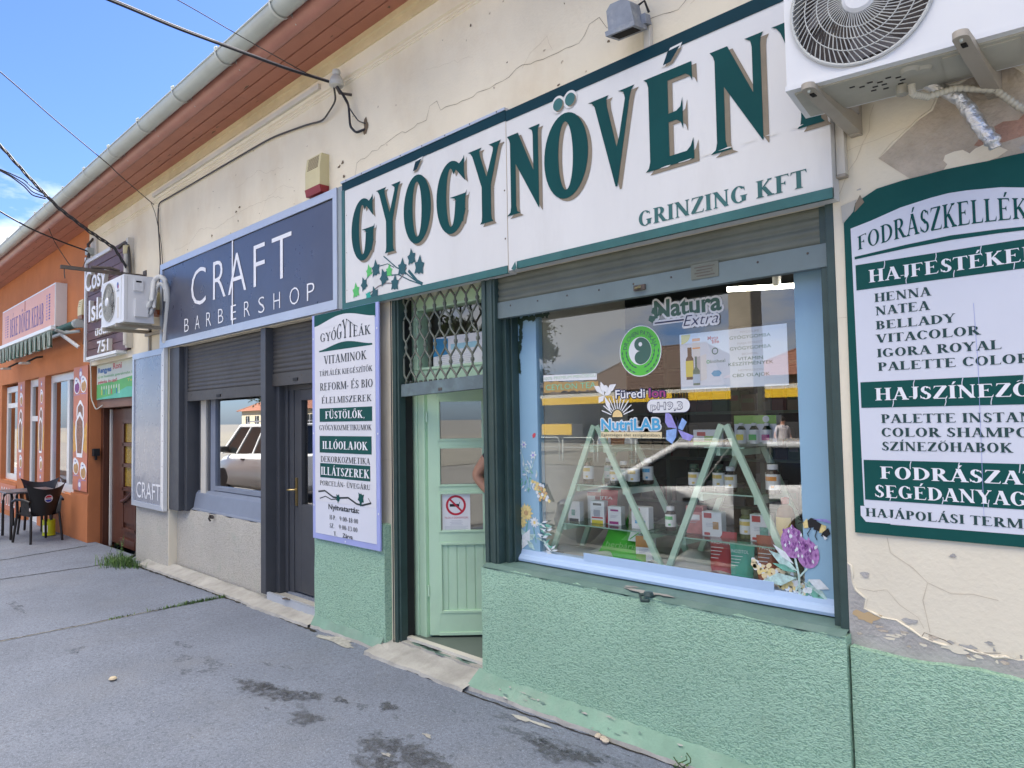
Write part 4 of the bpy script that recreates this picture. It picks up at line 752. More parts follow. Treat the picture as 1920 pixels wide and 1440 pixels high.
# ---- CRAFT BARBERSHOP sign and CRAFT side panel
CRP = M('slate_sign_film', lc(.062, .070, .108), .3, var=.1, vs=2, spec=.6)
S = thing('barber_sign', (-6.98, -.05, 2.5), 'blue grey sign in a silver frame with thin white capital letters', 'sign')
q = MB(); q.box(-8.94, -5.0, -.05, -.02, 2.54, 3.48, CRP); q.build('panel', S)
q = MB(); F = WF(-.05)
q.prism(F, [(-8.97, 2.505), (-5.0, 2.505), (-5.06, 2.585), (-8.90, 2.585)], -.05, .012, ALU); q.prism(F, [(-8.97, 3.52), (-8.90, 3.45), (-5.06, 3.43), (-5.0, 3.50)], -.05, .012, ALU); q.prism(F, [(-8.97, 2.505), (-8.90, 2.585), (-8.90, 3.45), (-8.97, 3.52)], -.05, .012, ALU); q.prism(F, [(-5.0, 2.505), (-5.0, 3.50), (-5.06, 3.43), (-5.06, 2.585)], -.05, .012, ALU)
q.box(-5.0, -4.93, -.05, 0, 2.5, 3.5, M('frame_side', lc(.3, .34, .36), .5)); q.build('frame', S, bevel=.002)
q = MB(); q.fbox(F, -6.98, -6.955, 2.585, 3.44, 0, .006, WLET); q.fbox(F, -6.955, -6.948, 2.585, 3.44, 0, .003, BLACK)
q.line(F, [(-8.9, 3.445), (-8.2, 3.443), (-7.6, 3.452), (-7.0, 3.435), (-6.3, 3.44), (-5.7, 3.428), (-5.06, 3.425)], .012, BLACK, .0015); q.build('panel_joint', S)
q = MB()
for ch, x0, x1 in (('C', -8.03, -7.63), ('R', -7.44, -7.13), ('A', -7.07, -6.66), ('F', -6.5, -6.27), ('T', -6.13, -5.76)): btext(q, F, ch, x0, 2.89, .44, WLET, x1 - x0, .004, bold=-.012)
q.build('large_lettering', S); q = MB()
for i, ch in enumerate('BARBERSHOP'):
    x = -8.22 + i * .303; btext(q, F, ch, x, 2.63, .165, WLET, {'O': .17}.get(ch, .125), .004, bold=-.014)
q.build('lettering', S)
S = thing('side_panel_sign', (-9.42, -.03, .58), 'tall narrow grey panel in a silver frame with one white word at its foot', 'sign')
F = WF(-.045); q = MB(); q.box(-9.93, -8.87, -.045, -.013, .62, 2.47, M('sky_sheen_slate_film', lc(.25, .265, .31), .28, var=.12, vs=1.5, spec=.6, coat=.3)); q.build('panel', S)  # lighter than the barber sign film: sky sheen painted into the colour
q = MB(); q.prism(F, [(-9.96, .575), (-8.84, .575), (-8.93, .635), (-9.9, .635)], -.033, .012, ALU); q.prism(F, [(-9.96, 2.51), (-9.9, 2.44), (-8.93, 2.44), (-8.84, 2.51)], -.033, .012, ALU); q.prism(F, [(-9.96, .575), (-9.9, .635), (-9.9, 2.44), (-9.96, 2.51)], -.033, .012, ALU); q.prism(F, [(-8.84, .575), (-8.84, 2.51), (-8.93, 2.44), (-8.93, .635)], -.033, .012, WPVC)
for z in (.8, 1.1, 1.4, 1.7, 2.0, 2.3): q.disc(F, -8.88, z, .008, .008, IRON, .0125, 8)
q.build('frame', S)
q = MB(); btext(q, F, 'CRAFT', -9.80, .685, .21, WLET, .84, .003); q.build('lettering', S)
# ---- GYÓGYTEÁK list poster on the pillar
POSTER_L = ('herb_list_poster', (-4.87, -.06, .64), 'tall lilac edged list of teas and vitamins on the pillar left of the green door', 'poster')
class PaperFr(Fr):                          # poster drawn in paper units, .9806 m to the unit
    def __call__(s, a, b, k=0): return Vector((a * .9806, s.o.y - k, .031 + b * .9806))
q = MB(); F = PaperFr((0, -.078, 0)); q.fbox(F, -5.45, -4.47, .625, 2.5, 0, .012, LILAC); F = PaperFr((0, -.09, 0))
q.fbox(F, -5.405, -4.515, .672, .94, 0, .002, POSTW); q.fbox(F, -5.405, -4.515, .94, 2.39, 0, .003, M('poster_paper', lc(.66, .66, .69), .5, var=.04))
q.fbox(F, -5.41, -4.51, 2.39, 2.498, -.002, .0025, POSTG)
PW = q.mats[-2]
q.poly(F, [(-5.405, 2.38)] + [(-4.515, 2.38)] + [(-4.515 - .89 * i / 16, 2.40 + .062 * math.sin(math.pi * (1 - i / 16)) ** 1.5 + .0 * i) for i in range(17)], PW, .004)
q.poly(F, [(-5.33, 2.18), (-4.55, 2.178), (-4.55, 2.19)] + [(-4.55 - .78 * i / 16, 2.192 + .046 * math.sin(math.pi * i / 16) ** 1.6) for i in range(17)], POSTG, .004)
def tw(t, v):
    h = .07 + .085 * math.exp(-((t - .52) / .16) ** 2); b = 2.264
    return (-5.312 + t * .742, b + v * (h if 0 <= v <= 1.6 else h))
stext(q, F, 'GYÓGYTEÁK', 0, 1, 0, 1, INKB, SERIF, .0045, warp=tw)
for s, a0, a1, b0, b1, fc, m in [('VITAMINOK', -5.254, -4.627, 2.075, 2.142, SERIF, INKB), ('TÁPLÁLÉK KIEGÉSZÍTŐK', -5.329, -4.549, 1.978, 2.02, SERIF, INKB), ('REFORM- ÉS BIO', -5.322, -4.544, 1.857, 1.918, SERIF, INKB), ('ÉLELMISZEREK', -5.296, -4.563, 1.749, 1.80, SERIF, INKB), ('GYÓGYKOZMETIKUMOK', -5.334, -4.566, 1.527, 1.57, SERIF, INKB), ('DEKORKOZMETIKA', -5.315, -4.59, 1.266, 1.314, SERIF, INKB), ('PORCELÁN- ÜVEGÁRU', -5.329, -4.588, 1.073, 1.112, SERIF, INKB)]: stext(q, F, s, a0, a1, b0, b1, m, fc, .0045)
for a0, a1, b0, b1 in ((-5.327, -4.559, 1.597, 1.708), (-5.329, -4.57, 1.342, 1.48), (-5.322, -4.591, 1.138, 1.255)): q.fbox(F, a0, a1, b0, b1, 0, .0045, POSTG)
stext(q, F, 'FÜSTÖLŐK,', -5.236, -4.652, 1.622, 1.682, WLET, SERIF_B, .006); stext(q, F, 'ILLÓOLAJOK', -5.282, -4.62, 1.374, 1.437, WLET, SERIF_B, .006); stext(q, F, 'ILLÁTSZEREK', -5.308, -4.6, 1.16, 1.225, WLET, SERIF_B, .006)
q.line(F, [(-5.353, 1.018), (-5.25, 1.03), (-5.12, .985), (-5.02, .985), (-4.9, .995), (-4.78, .955), (-4.7, .95), (-4.58, .975)], .014, INKB, .0045); q.line(F, [(-5.33, .962), (-5.24, .985), (-5.15, .965), (-5.05, .975)], .008, INKB, .0046); q.line(F, [(-4.62, 1.01), (-4.58, .97)], .006, INKB, .0047)
ivy(q, F, -5.05, .985, .07, POSTG, .8, .005); ivy(q, F, -4.72, .99, .10, POSTG, 3.0, .0052)
btext(q, F, 'Nyitvatartás:', -5.195, .884, .044, INKB, .45, .0045, bold=.02)
for s, a0, b0, wd in [('H-P.:', -5.18, .803, .115), ('9:00-18:00', -5.03, .803, .27), ('SZ.:', -5.18, .736, .09), ('9:00-13:00', -5.04, .736, .27), ('V.:', -5.115, .676, .065)]: stext(q, F, s, a0, a0 + wd, b0, b0 + .036, INKB, SERIF, .0045)
btext(q, F, 'Zárva', -4.985, .676, .034, INKB, .145, .0045, bold=.012)
for x, z in ((-5.43, 2.3), (-4.49, 2.3), (-5.43, 1.5), (-4.49, 1.5), (-5.43, .9), (-4.49, .9), (-4.95, .645)): q.disc(F, x, z, .009, .009, POSTW, .002, 8)
tag(q.build(POSTER_L[0], loc=POSTER_L[1]), POSTER_L[2], POSTER_L[3])
# ---- FODRÁSZKELLÉKEK poster on the right
POSTER_H = ('hairdresser_poster', (-.7, -.02, 1.1), 'big dark green and white list of hair dyes on the cream wall', 'poster')
q = MB(); F = WF(-.006); xr = -.285
top = jag([(-1.085, 2.40), (-1.045, 2.44), (-1.035, 2.475), (-.95, 2.515), (-.85, 2.525), (-.7, 2.53), (xr, 2.52)], .002, 3, .06)
q.prism(F, [(-1.09, 1.10), (xr, 1.105)] + top[::-1], -.006, .004, POSTG)
q.poly(F, [(-1.09, 2.40), (-1.045, 2.44), (-1.03, 2.49), (-1.095, 2.475)], M('torn_paper', lc(.5, .48, .42), .7), .001)
q.poly(F, [(-1.04, 2.435), (-1.0, 2.47), (-1.015, 2.505), (-1.035, 2.47)], TAUPE, .0055)
arch = [(-1.058, 2.37), (-.977, 2.387), (-.864, 2.417), (-.757, 2.431), (-.695, 2.435), (-.633, 2.431), (-.526, 2.417), (-.413, 2.387), (-.332, 2.37)]
q.poly(F, [(-1.05, 1.215), (-.95, 1.145), (-.332, 1.15)] + arch[::-1], POSTW, .0052); q.poly(F, [(-1.064, 1.172), (-1.045, 1.148), (-.9, 1.148), (-.9, 1.212), (-1.064, 1.212)], POSTW, .0058)
def hw(t, v):
    sn = math.sin(math.pi * min(1, max(0, t))); return (-1.034 + t * .68, 2.274 + .027 * sn + v * (.054 + .038 * sn ** .9))
stext(q, F, 'FODRÁSZKELLÉKEK', 0, 1, 0, 1, POSTG, SERIF, .0065, warp=hw)
q.poly(F, [(-1.046, 2.237), (-.85, 2.248), (-.695, 2.252), (-.54, 2.248), (-.345, 2.237), (-.345, 2.248), (-.54, 2.263), (-.695, 2.27), (-.85, 2.263), (-1.046, 2.248)], POSTG, .0065)
for b0, b1 in ((2.106, 2.212), (1.616, 1.722), (1.239, 1.402)): q.poly(F, [(-1.044, b0), (-.345, b0), (-.345, b1), (-1.044, b1)], POSTG, .0065)
for s, a0, a1, b0, b1 in [('HAJFESTÉKEK', -.995, -.415, 2.131, 2.183), ('HAJSZÍNEZÕK', -.99, -.40, 1.645, 1.695), ('FODRÁSZATI', -.983, -.42, 1.328, 1.377), ('SEGÉDANYAGOK', -1.007, -.385, 1.252, 1.302)]: stext(q, F, s, a0, a1, b0, b1, WLET, SERIF_B, .0075)
for s, a0, a1, b0, b1 in [('HENNA', -.977, -.769, 2.048, 2.083), ('NATEA', -.975, -.776, 1.993, 2.029), ('BELLADY', -.976, -.690, 1.935, 1.969), ('VITACOLOR', -.976, -.612, 1.88, 1.914), ('IGORA ROYAL', -.976, -.548, 1.821, 1.855), ('PALETTE COLOR', -.975, -.462, 1.765, 1.799), ('PALETTE INSTANT', -.971, -.425, 1.553, 1.588), ('COLOR SHAMPOO', -.972, -.43, 1.498, 1.533), ('SZÍNEZÕHABOK', -.973, -.53, 1.442, 1.477), ('HAJÁPOLÁSI TERMÉKEK', -1.046, -.352, 1.171, 1.205)]: stext(q, F, s, a0, a1, b0, b1, INK, SERIF_B, .0065)
for i, x in enumerate((-.935, -.855, -.75, -.69, -.6, -.5)):          # splits in the vinyl bands
    for b0, b1, o in ((2.106, 2.212, 0), (1.616, 1.722, .01), (1.239, 1.402, -.015)):
        up = (i + int(b0 * 10)) % 2; z0, z1 = (b1 - .032, b1 - .001) if up else (b0 + .001, b0 + .028)
        q.line(F, jag([(x + o, z0), (x + o + .004, z1)], .003, i, .012), .003, POSTW, .008)
q.line(F, [(-.63, 2.0), (-.625, 1.75), (-.63, 1.2)], .0015, LILAC, .007); tag(q.build(POSTER_H[0], loc=POSTER_H[1]), POSTER_H[2], POSTER_H[3])

# ---- generic sheet with depth
def sheet(mb, fr, x0, x1, z0, z1, m, k0=0, k1=.003): mb.fbox(fr, x0, x1, z0, z1, k0, k1, m)
# ---- wooden guesthouse board with raised letters
PLUM = M('plum_brown_boards', lc(.115, .058, .062), .5, var=.18, vs=5, stretch=3)
S = thing('guesthouse_sign', (-11.1, -.05, 2.58), 'plum brown boarded sign with raised white letters above the gate', 'sign')
q = MB(); nb = 11
for i in range(nb): z = 2.6 + i * .135; q.box(-12.06, -10.2, -.05 + .003 * (i % 2), -.0, z, z + .127, PLUM)
q.box(-12.06, -10.2, -.02, 0, 2.6, 4.08, DARKBOX); q.build('boards', S, bevel=.003)
q = MB(); q.box(-12.12, -12.06, -.075, 0, 2.56, 4.15, WPVC); q.box(-10.2, -10.12, -.075, 0, 2.62, 4.08, CREAMPVC); q.box(-12.06, -10.9, -.07, -.05, 4.05, 4.1, WPVC); q.build('edge_strips', S)
F = WF(-.10); q = MB()
def raised(s, a0, b0, h, wd, bold=.03):
    m2 = MB(); btext(m2, F, s, a0, b0, h, WLET, wd, 0, bold=bold)
    q.v += m2.v; base = len(q.v) - len(m2.v); j = q.mat(WLET); js = q.mat(CREAMPVC); edges = {}
    for f in m2.f:
        q.f.append(tuple(base + i for i in f)); q.mi.append(j); q.sm.append(False)
        for a, b in zip(f, f[1:] + f[:1]): edges[(a, b)] = 1
    for a, b in edges:
        if (b, a) not in edges:
            A, B = m2.v[a], m2.v[b]; d = Vector((0, .055, 0)); q.face([A + d, B + d, B, A], CREAMPVC)
raised('Cosy', -11.98, 3.60, .31, 1.0, .012); raised('Island', -11.78, 3.13, .33, 1.35, .01); raised('üdülő', -11.45, 2.89, .12, .8, .01); raised('751', -11.35, 2.64, .17, .52, .015)
q.build('raised_letters', S)
S = tag(None or thing('strip_lamp', (-11.2, -.05, 2.56), 'white fluorescent strip lamp fixed under the plum brown boards', 'lamp'))
q = MB(); q.box(-11.75, -10.35, -.14, -.0, 2.555, 2.60, WPVC); q.build('housing', S, bevel=.006); q = MB(); q.tube([(-11.65, -.10, 2.545), (-10.45, -.10, 2.545)], .014, M('lamp_tube', lc(.7, .7, .68), .3)); q.build('tube', S)
# ---- children's banner above the gate
POSTER_B = ('green_banner', (-11, .05, 1.98), 'faded white and green banner hung above the brown gate', 'banner')
F = WF(.08); q = MB(); BG = M('banner_white', lc(.62, .66, .58), .6, var=.08, vs=3); G1 = M('banner_green', lc(.12, .45, .14), .6, var=.15, vs=2); G2 = M('banner_mint', lc(.12, .5, .36), .6, var=.2, vs=2)
sheet(q, F, -12.0, -9.97, 1.985, 2.52, BG); q.poly(F, [(-12.0, 1.985), (-9.97, 1.985), (-9.97, 2.30), (-10.4, 2.27), (-11.0, 2.24), (-12.0, 2.21)], G1, .004); q.poly(F, [(-12.0, 1.985), (-9.97, 1.985), (-9.97, 2.1), (-10.6, 2.13), (-11.3, 2.03), (-12.0, 2.0)], G2, .0044)
BB, RR, YY = M('banner_blue', lc(.02, .14, .4), .6), M('banner_red', lc(.5, .08, .1), .6), M('banner_yellow', lc(.6, .5, .1), .6)
btext(q, F, 'Rengyes', -11.93, 2.385, .075, BB, .63, .005, bold=.03); btext(q, F, 'Roni', -11.22, 2.405, .085, RR, .38, .005, bold=.02); btext(q, F, 'új és használt gyerekruha bolt', -11.95, 2.305, .04, G1, 1.75, .005); btext(q, F, 'pelenka és cipő', -11.93, 2.225, .045, RR, .9, .006, bold=.02); btext(q, F, 'Tel.', -10.6, 2.2, .04, YY, .3, .005)
for i in range(8):
    x = -11.75 + .115 * i; q.disc(F, x, 2.155, .022, .03, BG, .0052 + .0001 * i, 12); q.fbox(F, x - .018, x + .018, 2.05, 2.13, .0045, .0053, [YY, BB, G2, BG, RR, G2, BB, BG][i])
tag(q.build(POSTER_B[0], loc=POSTER_B[1]), POSTER_B[2], POSTER_B[3])
# ---- kebab shop sign, posters, awning
SAL = M('salmon_sign', lc(.66, .34, .25), .45, var=.04, vs=2); SALP = M('salmon_poster', lc(.55, .19, .11), .55, var=.05, vs=2); INDG = M('indigo_print', lc(.09, .06, .24), .5); LAV = M('lavender_print', lc(.36, .22, .38), .5)
S = thing('kebab_sign', (-15.5, -.1, 3.2), 'salmon pink box sign with tall indigo letters above the striped awning', 'sign')
q = MB(); q.box(-17.6, -13.40, -.17, 0, 3.235, 3.955, WPVC); q.build('box', S, bevel=.004)
F = WF(-.17); q = MB(); q.fbox(F, -17.57, -13.43, 3.262, 3.93, 0, .002, SAL)
KS = Serif(st=.17, hl=.08, sf=.04, sh=.05, br=.02)
stext(q, F, 'BÉKE DÖNER KEBAB', -16.85, -14.15, 3.36, 3.72, INDG, KS, .003, track=.04)
q.fbox(F, -15.6, -15.55, 3.74, 3.93, .002, .003, M('rust_mark', lc(.3, .06, .05), .6))
for cx, s in ((-17.15, 1), (-13.85, 1)):
    for i in range(9):
        for e in (-1, 1): q.disc(F, cx + e * .09, 3.40 + .05 * i, .055, .018, LAV if e < 0 else INDG, .003 + .0001 * i, 8)
q.build('face', S)
MEAT = M('kebab_meat', lc(.26, .13, .08), .6, var=.5, vs=30, dirt=.6, dcol=lc(.5, .3, .2), ds=25); FLAME = M('flame_print', lc(.65, .33, .05), .55, var=.3, vs=12); BREAD = M('bread_print', lc(.5, .28, .1), .6, var=.3, vs=20); PURP = M('cabbage_print', lc(.25, .06, .22), .6, var=.4, vs=30)
def spit(q, F, cx, z0, z1, wd, k):
    for d, m, e in ((wd * .16, WLET, 0), (0, MEAT, .0006)):
        q.poly(F, [(cx - wd * .3 - d * .6, z0 - d), (cx + wd * .3 + d * .6, z0 - d), (cx + wd * .46 + d, z0 + (z1 - z0) * .5), (cx + wd * .42 + d, z0 + (z1 - z0) * .85), (cx + d * .6, z1 + d), (cx - d * .6, z1 + d), (cx - wd * .42 - d, z0 + (z1 - z0) * .85), (cx - wd * .46 - d, z0 + (z1 - z0) * .5)], m, k + e)
def kposter(label, x0, x1, z0, z1, mode):
    F = WF(-.0125 if mode == 0 else 0); q = MB(); sheet(q, F, x0, x1, z0, z1, SALP, 0, .006); W_ = x1 - x0; c_ = (x0 + x1) / 2; h = z1 - z0
    for z in (z0 + h * .05, z1 - h * .06): q.disc(F, c_, z, W_ * .11, W_ * .12, LAV, .0065, 14); q.disc(F, c_, z, W_ * .08, W_ * .05, WLET, .0068, 12)
    for e in (-1, 1): q.poly(F, [(c_ + e * W_ * .48, z0 + h * .3), (c_ + e * W_ * .2, z0 + h * .33), (c_ + e * W_ * .3, z0 + h * .5), (c_ + e * W_ * .48, z0 + h * .56)], FLAME, .0065)
    spit(q, F, c_, z0 + h * .52, z0 + h * .7, W_ * .42, .007); spit(q, F, c_ - W_ * .02, z0 + h * .3, z0 + h * .6, W_ * .5, .009)
    S2 = [(c_ - W_ * .25, .845, PURP), (c_ + W_ * .22, .85, BREAD), (c_ - W_ * .27, .19, BREAD), (c_ + W_ * .25, .16, BREAD)] if mode == 0 else [(c_ + W_ * .05, .82, BREAD), (c_ + W_ * .08, .18, BREAD)]
    for i, (x, t, m) in enumerate(S2):
        q.disc(F, x, z0 + h * t, W_ * .22, h * .065, WLET, .0072 + .0001 * i, 16); q.disc(F, x + W_ * .01, z0 + h * (t - .012), W_ * .17, h * .045, m, .0078, 14); q.disc(F, x - W_ * .06, z0 + h * (t + .045), W_ * .12, h * .028, WLET, .0084, 14)
        q.fbox(F, x - W_ * .08, x + W_ * .02, z0 + h * (t + .04), z0 + h * (t + .05), .0084, .009, INDG); q.fbox(F, x - W_ * .19, x + W_ * .19, z0 + h * (t - .075), z0 + h * (t - .068), .006, .0068, LAV)
    o = q.build('kebab_poster', loc=((x0 + x1) / 2, -.01, z0)); tag(o, label, 'poster', 'kebab posters on the terracotta piers')
kposter('widest salmon poster of a meat spit, on the pier beside the brown gate', -12.88, -12.1, .6, 2.52, 0)
kposter('narrow salmon poster of a meat spit between the kebab door and its right window', -15.28, -14.8, .6, 2.48, 1)
kposter('salmon poster of a meat spit left of the white kebab door', -16.97, -16.38, .58, 2.48, 2)
q = MB(); F = WF(-.0125); sheet(q, F, -18.5, -17.0, -.1, .42, SALP, 0, .004)
for i in range(6): spit(q, F, -18.3 + .24 * i, .02, .33, .15, .005)
tag(q.build('food_strip_poster', loc=(-17.7, -.01, -.1)), 'low salmon strip poster of meat spits under the far left window', 'poster')
S = thing('awning', (-15, -.2, 3.1), 'rolled up awning with a green and white striped scalloped valance', 'awning')
STR = [M('awning_green', lc(.045, .11, .085), .7), M('awning_white', lc(.40, .43, .37), .7)]
yb = -.42; XR = -12.35
q = MB(); q.box(-17.4, XR, yb - .035, yb + .03, 3.055, 3.115, WPVC); q.build('front_bar', S, bevel=.006)
q = MB(); n = 130
for i in range(n):
    a, b = -17.4 + (XR + 17.4) * i / n, -17.4 + (XR + 17.4) * (i + 1) / n; zb = 2.80 + .02 * math.cos(i * math.pi / 2.5); o = .02 * math.sin(i * .8)
    q.face([(a, yb + o - .01, zb), (b, yb - o - .01, zb + .01), (b, yb - .02, 3.06), (a, yb - .02, 3.06)], STR[i % 2])
q.build('valance', S)
q = MB(); q.tube([(-17.3, -.13, 3.16), (-12.3, -.13, 3.16)], .06, STR[0], 12); q.lathe([(.0, 0), (.05, .0), (.07, .01), (.07, .05)], (-12.25, -.13, 3.16), GUT, 12, (-1, 0, 0)); q.build('roller', S)
q = MB(); q.box(-12.33, -12.24, -.16, 0, 3.10, 3.22, GUT); q.tube([(-12.36, -.4, 3.05), (-12.42, -.25, 3.02), (-12.3, -.08, 3.05)], .025, GUT); q.tube([(-12.45, -.3, 3.0), (-12.28, -.1, 2.8)], .03, WPVC, 6); q.box(-17.3, -12.4, -.24, -.2, 3.02, 3.06, GUT); q.tube([(-12.28, -.03, 2.85), (-12.2, -.03, 2.98)], .02, BLACK); q.build('folding_arm', S)
for i, (x, lb_) in enumerate([(-15.0, 'spotlight arm under the striped awning, nearer the gate'), (-16.6, 'spotlight arm under the striped awning, nearer the far left end')]):
    S = thing('spotlight', (x, -.1, 2.8), 'small dark ' + lb_, 'spotlight'); q = MB(); q.tube([(x, 0, 2.86), (x, -.1, 2.84), (x - .1, -.22, 2.76)], .018, BLACK); q.build('arm', S); q = MB(); q.box(x - .26, x - .02, -.32, -.18, 2.725, 2.755, CREAMPVC); q.build('head', S, bevel=.005)

# ================================================================== air conditioners
ACW = M('ac_white', lc(.66, .665, .67), .38, var=.05, vs=3, dirt=.14, dcol=lc(.5, .48, .42), ds=3); ACG = M('ac_grille_grey', lc(.46, .47, .45), .4, var=.05); ACU = M('ac_underside', lc(.40, .385, .32), .6, var=.12, vs=5, dirt=.35, dcol=lc(.26, .23, .17), ds=4); COIL = M('dark_fan_back', lc(.10, .085, .08), .8, var=.2, vs=30); BRK = M('bracket_steel', lc(.38, .34, .28), .55, metal=.1, var=.12, dirt=.3, dcol=lc(.25, .2, .14))
def ac_unit(o, u, n_out, Wd, Hh, Dp, fc, fr_, label, nsp, swirl, badge=None):
    """o = lower front corner at the fan end; u runs along the front, n_out points to the street"""
    S = thing('air_conditioner', Vector(o), label, 'air conditioner')
    F = Fr(o, u, (0, 0, 1)); fx, fz = fc; q = MB(); n = 40
    circ = [(fx + fr_ * math.cos(2 * math.pi * i / n), fz + fr_ * math.sin(2 * math.pi * i / n)) for i in range(n)]
    # front with a round opening
    def edge(t):
        cx, cz = math.cos(t), math.sin(t); ks = []
        if cx > 1e-6: ks.append((Wd - fx) / cx)
        if cx < -1e-6: ks.append(-fx / cx)
        if cz > 1e-6: ks.append((Hh - fz) / cz)
        if cz < -1e-6: ks.append(-fz / cz)
        k_ = min(ks); return (fx + cx * k_, fz + cz * k_)
    ang = sorted([2 * math.pi * i / n for i in range(n)] + [math.atan2(b - fz, a - fx) % (2 * math.pi) for a in (0, Wd) for b in (0, Hh)])
    for t0, t1 in zip(ang, ang[1:] + [ang[0] + 2 * math.pi]):
        e0, e1 = edge(t0), edge(t1); c0 = (fx + fr_ * math.cos(t0), fz + fr_ * math.sin(t0)); c1 = (fx + fr_ * math.cos(t1), fz + fr_ * math.sin(t1))
        q.face([F(*c0), F(*e0), F(*e1), F(*c1)], ACW); q.face([F(*c0, 0), F(*c1, 0), F(*c1, -.09), F(*c0, -.09)], ACG, True)
    q.face([F(0, 0, 0), F(0, Hh, 0), F(0, Hh, -Dp), F(0, 0, -Dp)][::-1], ACW); q.face([F(Wd, 0, 0), F(Wd, Hh, 0), F(Wd, Hh, -Dp), F(Wd, 0, -Dp)], ACW)
    q.face([F(0, Hh, 0), F(Wd, Hh, 0), F(Wd, Hh, -Dp), F(0, Hh, -Dp)], ACW); q.face([F(0, 0, -Dp), F(Wd, 0, -Dp), F(Wd, Hh, -Dp), F(0, Hh, -Dp)], ACW)
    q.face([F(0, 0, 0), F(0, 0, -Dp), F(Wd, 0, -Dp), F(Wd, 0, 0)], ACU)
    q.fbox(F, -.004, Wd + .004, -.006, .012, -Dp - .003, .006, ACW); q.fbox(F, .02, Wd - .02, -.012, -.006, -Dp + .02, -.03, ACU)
    q.fbox(F, Wd - .1, Wd - .094, .03, Hh, 0, .003, ACG)
    q.build('casing', S)
    q = MB(); q.disc(F, fx, fz, fr_, fr_, COIL, -.088, 32)  # dark brown disc closes the back of the fan opening
    for i in range(3): t = i * 2.094; q.poly(F, [(fx + fr_ * .25 * math.cos(t), fz + fr_ * .25 * math.sin(t)), (fx + fr_ * .9 * math.cos(t + .2), fz + fr_ * .9 * math.sin(t + .2)), (fx + fr_ * .9 * math.cos(t + 1.2), fz + fr_ * .9 * math.sin(t + 1.2))], M('fan_blade', lc(.17, .155, .15), .5), -.07 + .002 * i)
    q.build('fan', S)
    q = MB()
    q.ring(F, fx, fz, fr_ * .985, fr_ * 1.035, ACG, .010, 48)
    T = [2 * math.pi * i / 48 for i in range(49)]
    q.tube([F(fx + fr_ * 1.01 * math.cos(t), fz + fr_ * 1.01 * math.sin(t), .006) for t in T], fr_ * .028, ACG, 6, False)
    for r_i in (.45, .62, .8): q.tube([F(fx + fr_ * r_i * math.cos(t), fz + fr_ * r_i * math.sin(t), .012 + .012 * (1 - r_i)) for t in T], .0022, ACG, 4, False)
    for i in range(nsp):
        t = 2 * math.pi * i / nsp
        q.tube([F(fx + fr_ * s_ * math.cos(t + swirl * (s_ - .25)), fz + fr_ * s_ * math.sin(t + swirl * (s_ - .25)), .010 + .016 * (1 - s_)) for s_ in (.24, .42, .6, .8, 1.0)], .0021, ACG, 4, False)
    q.lathe([(fr_ * .245, 0), (fr_ * .245, .012), (fr_ * .2, .022), (0, .025)], F(fx, fz, .012), ACW, 28, F.n)
    q.build('fan_grille', S)
    return S, F
u = Vector((.9878, .1556, 0)); o = Vector((-1.10, -.5, 2.822))
S, F = ac_unit(o, u, None, .86, .56, .30, (.262, .258), .232, 'large grimy white outdoor unit cropped at the top right, above the hairdresser poster', 66, .85)
q = MB()
for i, (a, k) in enumerate([(.30, -.10), (.33, -.12), (.36, -.10), (.39, -.12), (.42, -.10), (.45, -.12), (.48, -.10), (.37, -.15), (.40, -.15), (.46, -.15), (.36, -.18), (.40, -.19), (.45, -.18)]): q.fbox(F, a - .1, a - .082, -.0145, -.0118, k, k + .007, BLACK)
q.lathe([(.03, 0), (.022, -.01), (.0, -.012)], F(.44, -.012, -.1), ACU, 14); q.lathe([(.035, 0), (.025, -.012), (.0, -.012)], F(.40, -.012, -.08), ACU, 14)
q.fbox(F, .5, .72, -.017, -.012, -.24, -.05, ACU); q.lathe([(.02, 0), (.02, -.035)], F(.36, -.012, -.2), ACU, 12); q.build('drain_plate', S)
for x, lab in ((-1.02, 1), (-.53, 2)):
    q = MB(); q.box(x - .022, x + .022, -.035, 0, 2.755, 3.12, BRK)
    for s_ in (-1, 1):
        q.face([(x + s_ * .024, -.034, 2.76), (x + s_ * .024, -.034, 2.83), (x + s_ * .024, -.50, 2.815), (x + s_ * .024, -.50, 2.795)][::s_], BRK); q.face([(x + s_ * .021, -.034, 2.76), (x + s_ * .021, -.034, 2.83), (x + s_ * .021, -.50, 2.815), (x + s_ * .021, -.50, 2.795)][::-s_], BRK)
    q.face([(x - .024, -.034, 2.76), (x - .024, -.50, 2.795), (x + .024, -.50, 2.795), (x + .024, -.034, 2.76)], BRK)
    q.lathe([(.024, 0), (.024, .022), (0, .022)], (x, -.5, 2.795), BRK, 16)
    q.box(x - .008, x + .008, -.47, -.44, 2.788, 2.794, DARKBOX); q.lathe([(.007, 0), (.004, -.008)], (x, -.495, 2.795), GUT, 8); q.build('wall_bracket', S)
FOILS = M('silver_foil_wrap', lc(.66, .65, .63), .32, metal=.9, var=.12, vs=12, bump=.012, bs=42)
q = MB(); P = [(-.80, -.24, 2.835), (-.74, -.17, 2.84), (-.68, -.14, 2.80), (-.62, -.12, 2.75), (-.59, -.115, 2.69), (-.56, -.11, 2.62), (-.53, -.10, 2.57), (-.52, -.09, 2.535)]
Pd = []
for a, b in zip(P, P[1:]): Pd += [tuple(a[i] + (b[i] - a[i]) * t / 5 for i in range(3)) for t in range(5)]
rp_ = random.Random(5); q.tube(Pd, .03, FOILS, 12, True, [(.013 + .013 * min(1, i / 14)) * rp_.uniform(.88, 1.12) * (1 if i < len(Pd) - 3 else .75) for i in range(len(Pd))])
tag(q.build('foil_wrapped_pipe', loc=(-.65, -.15, 2.7)), 'crumpled silver foil pipe sagging below the large unit', 'pipe')
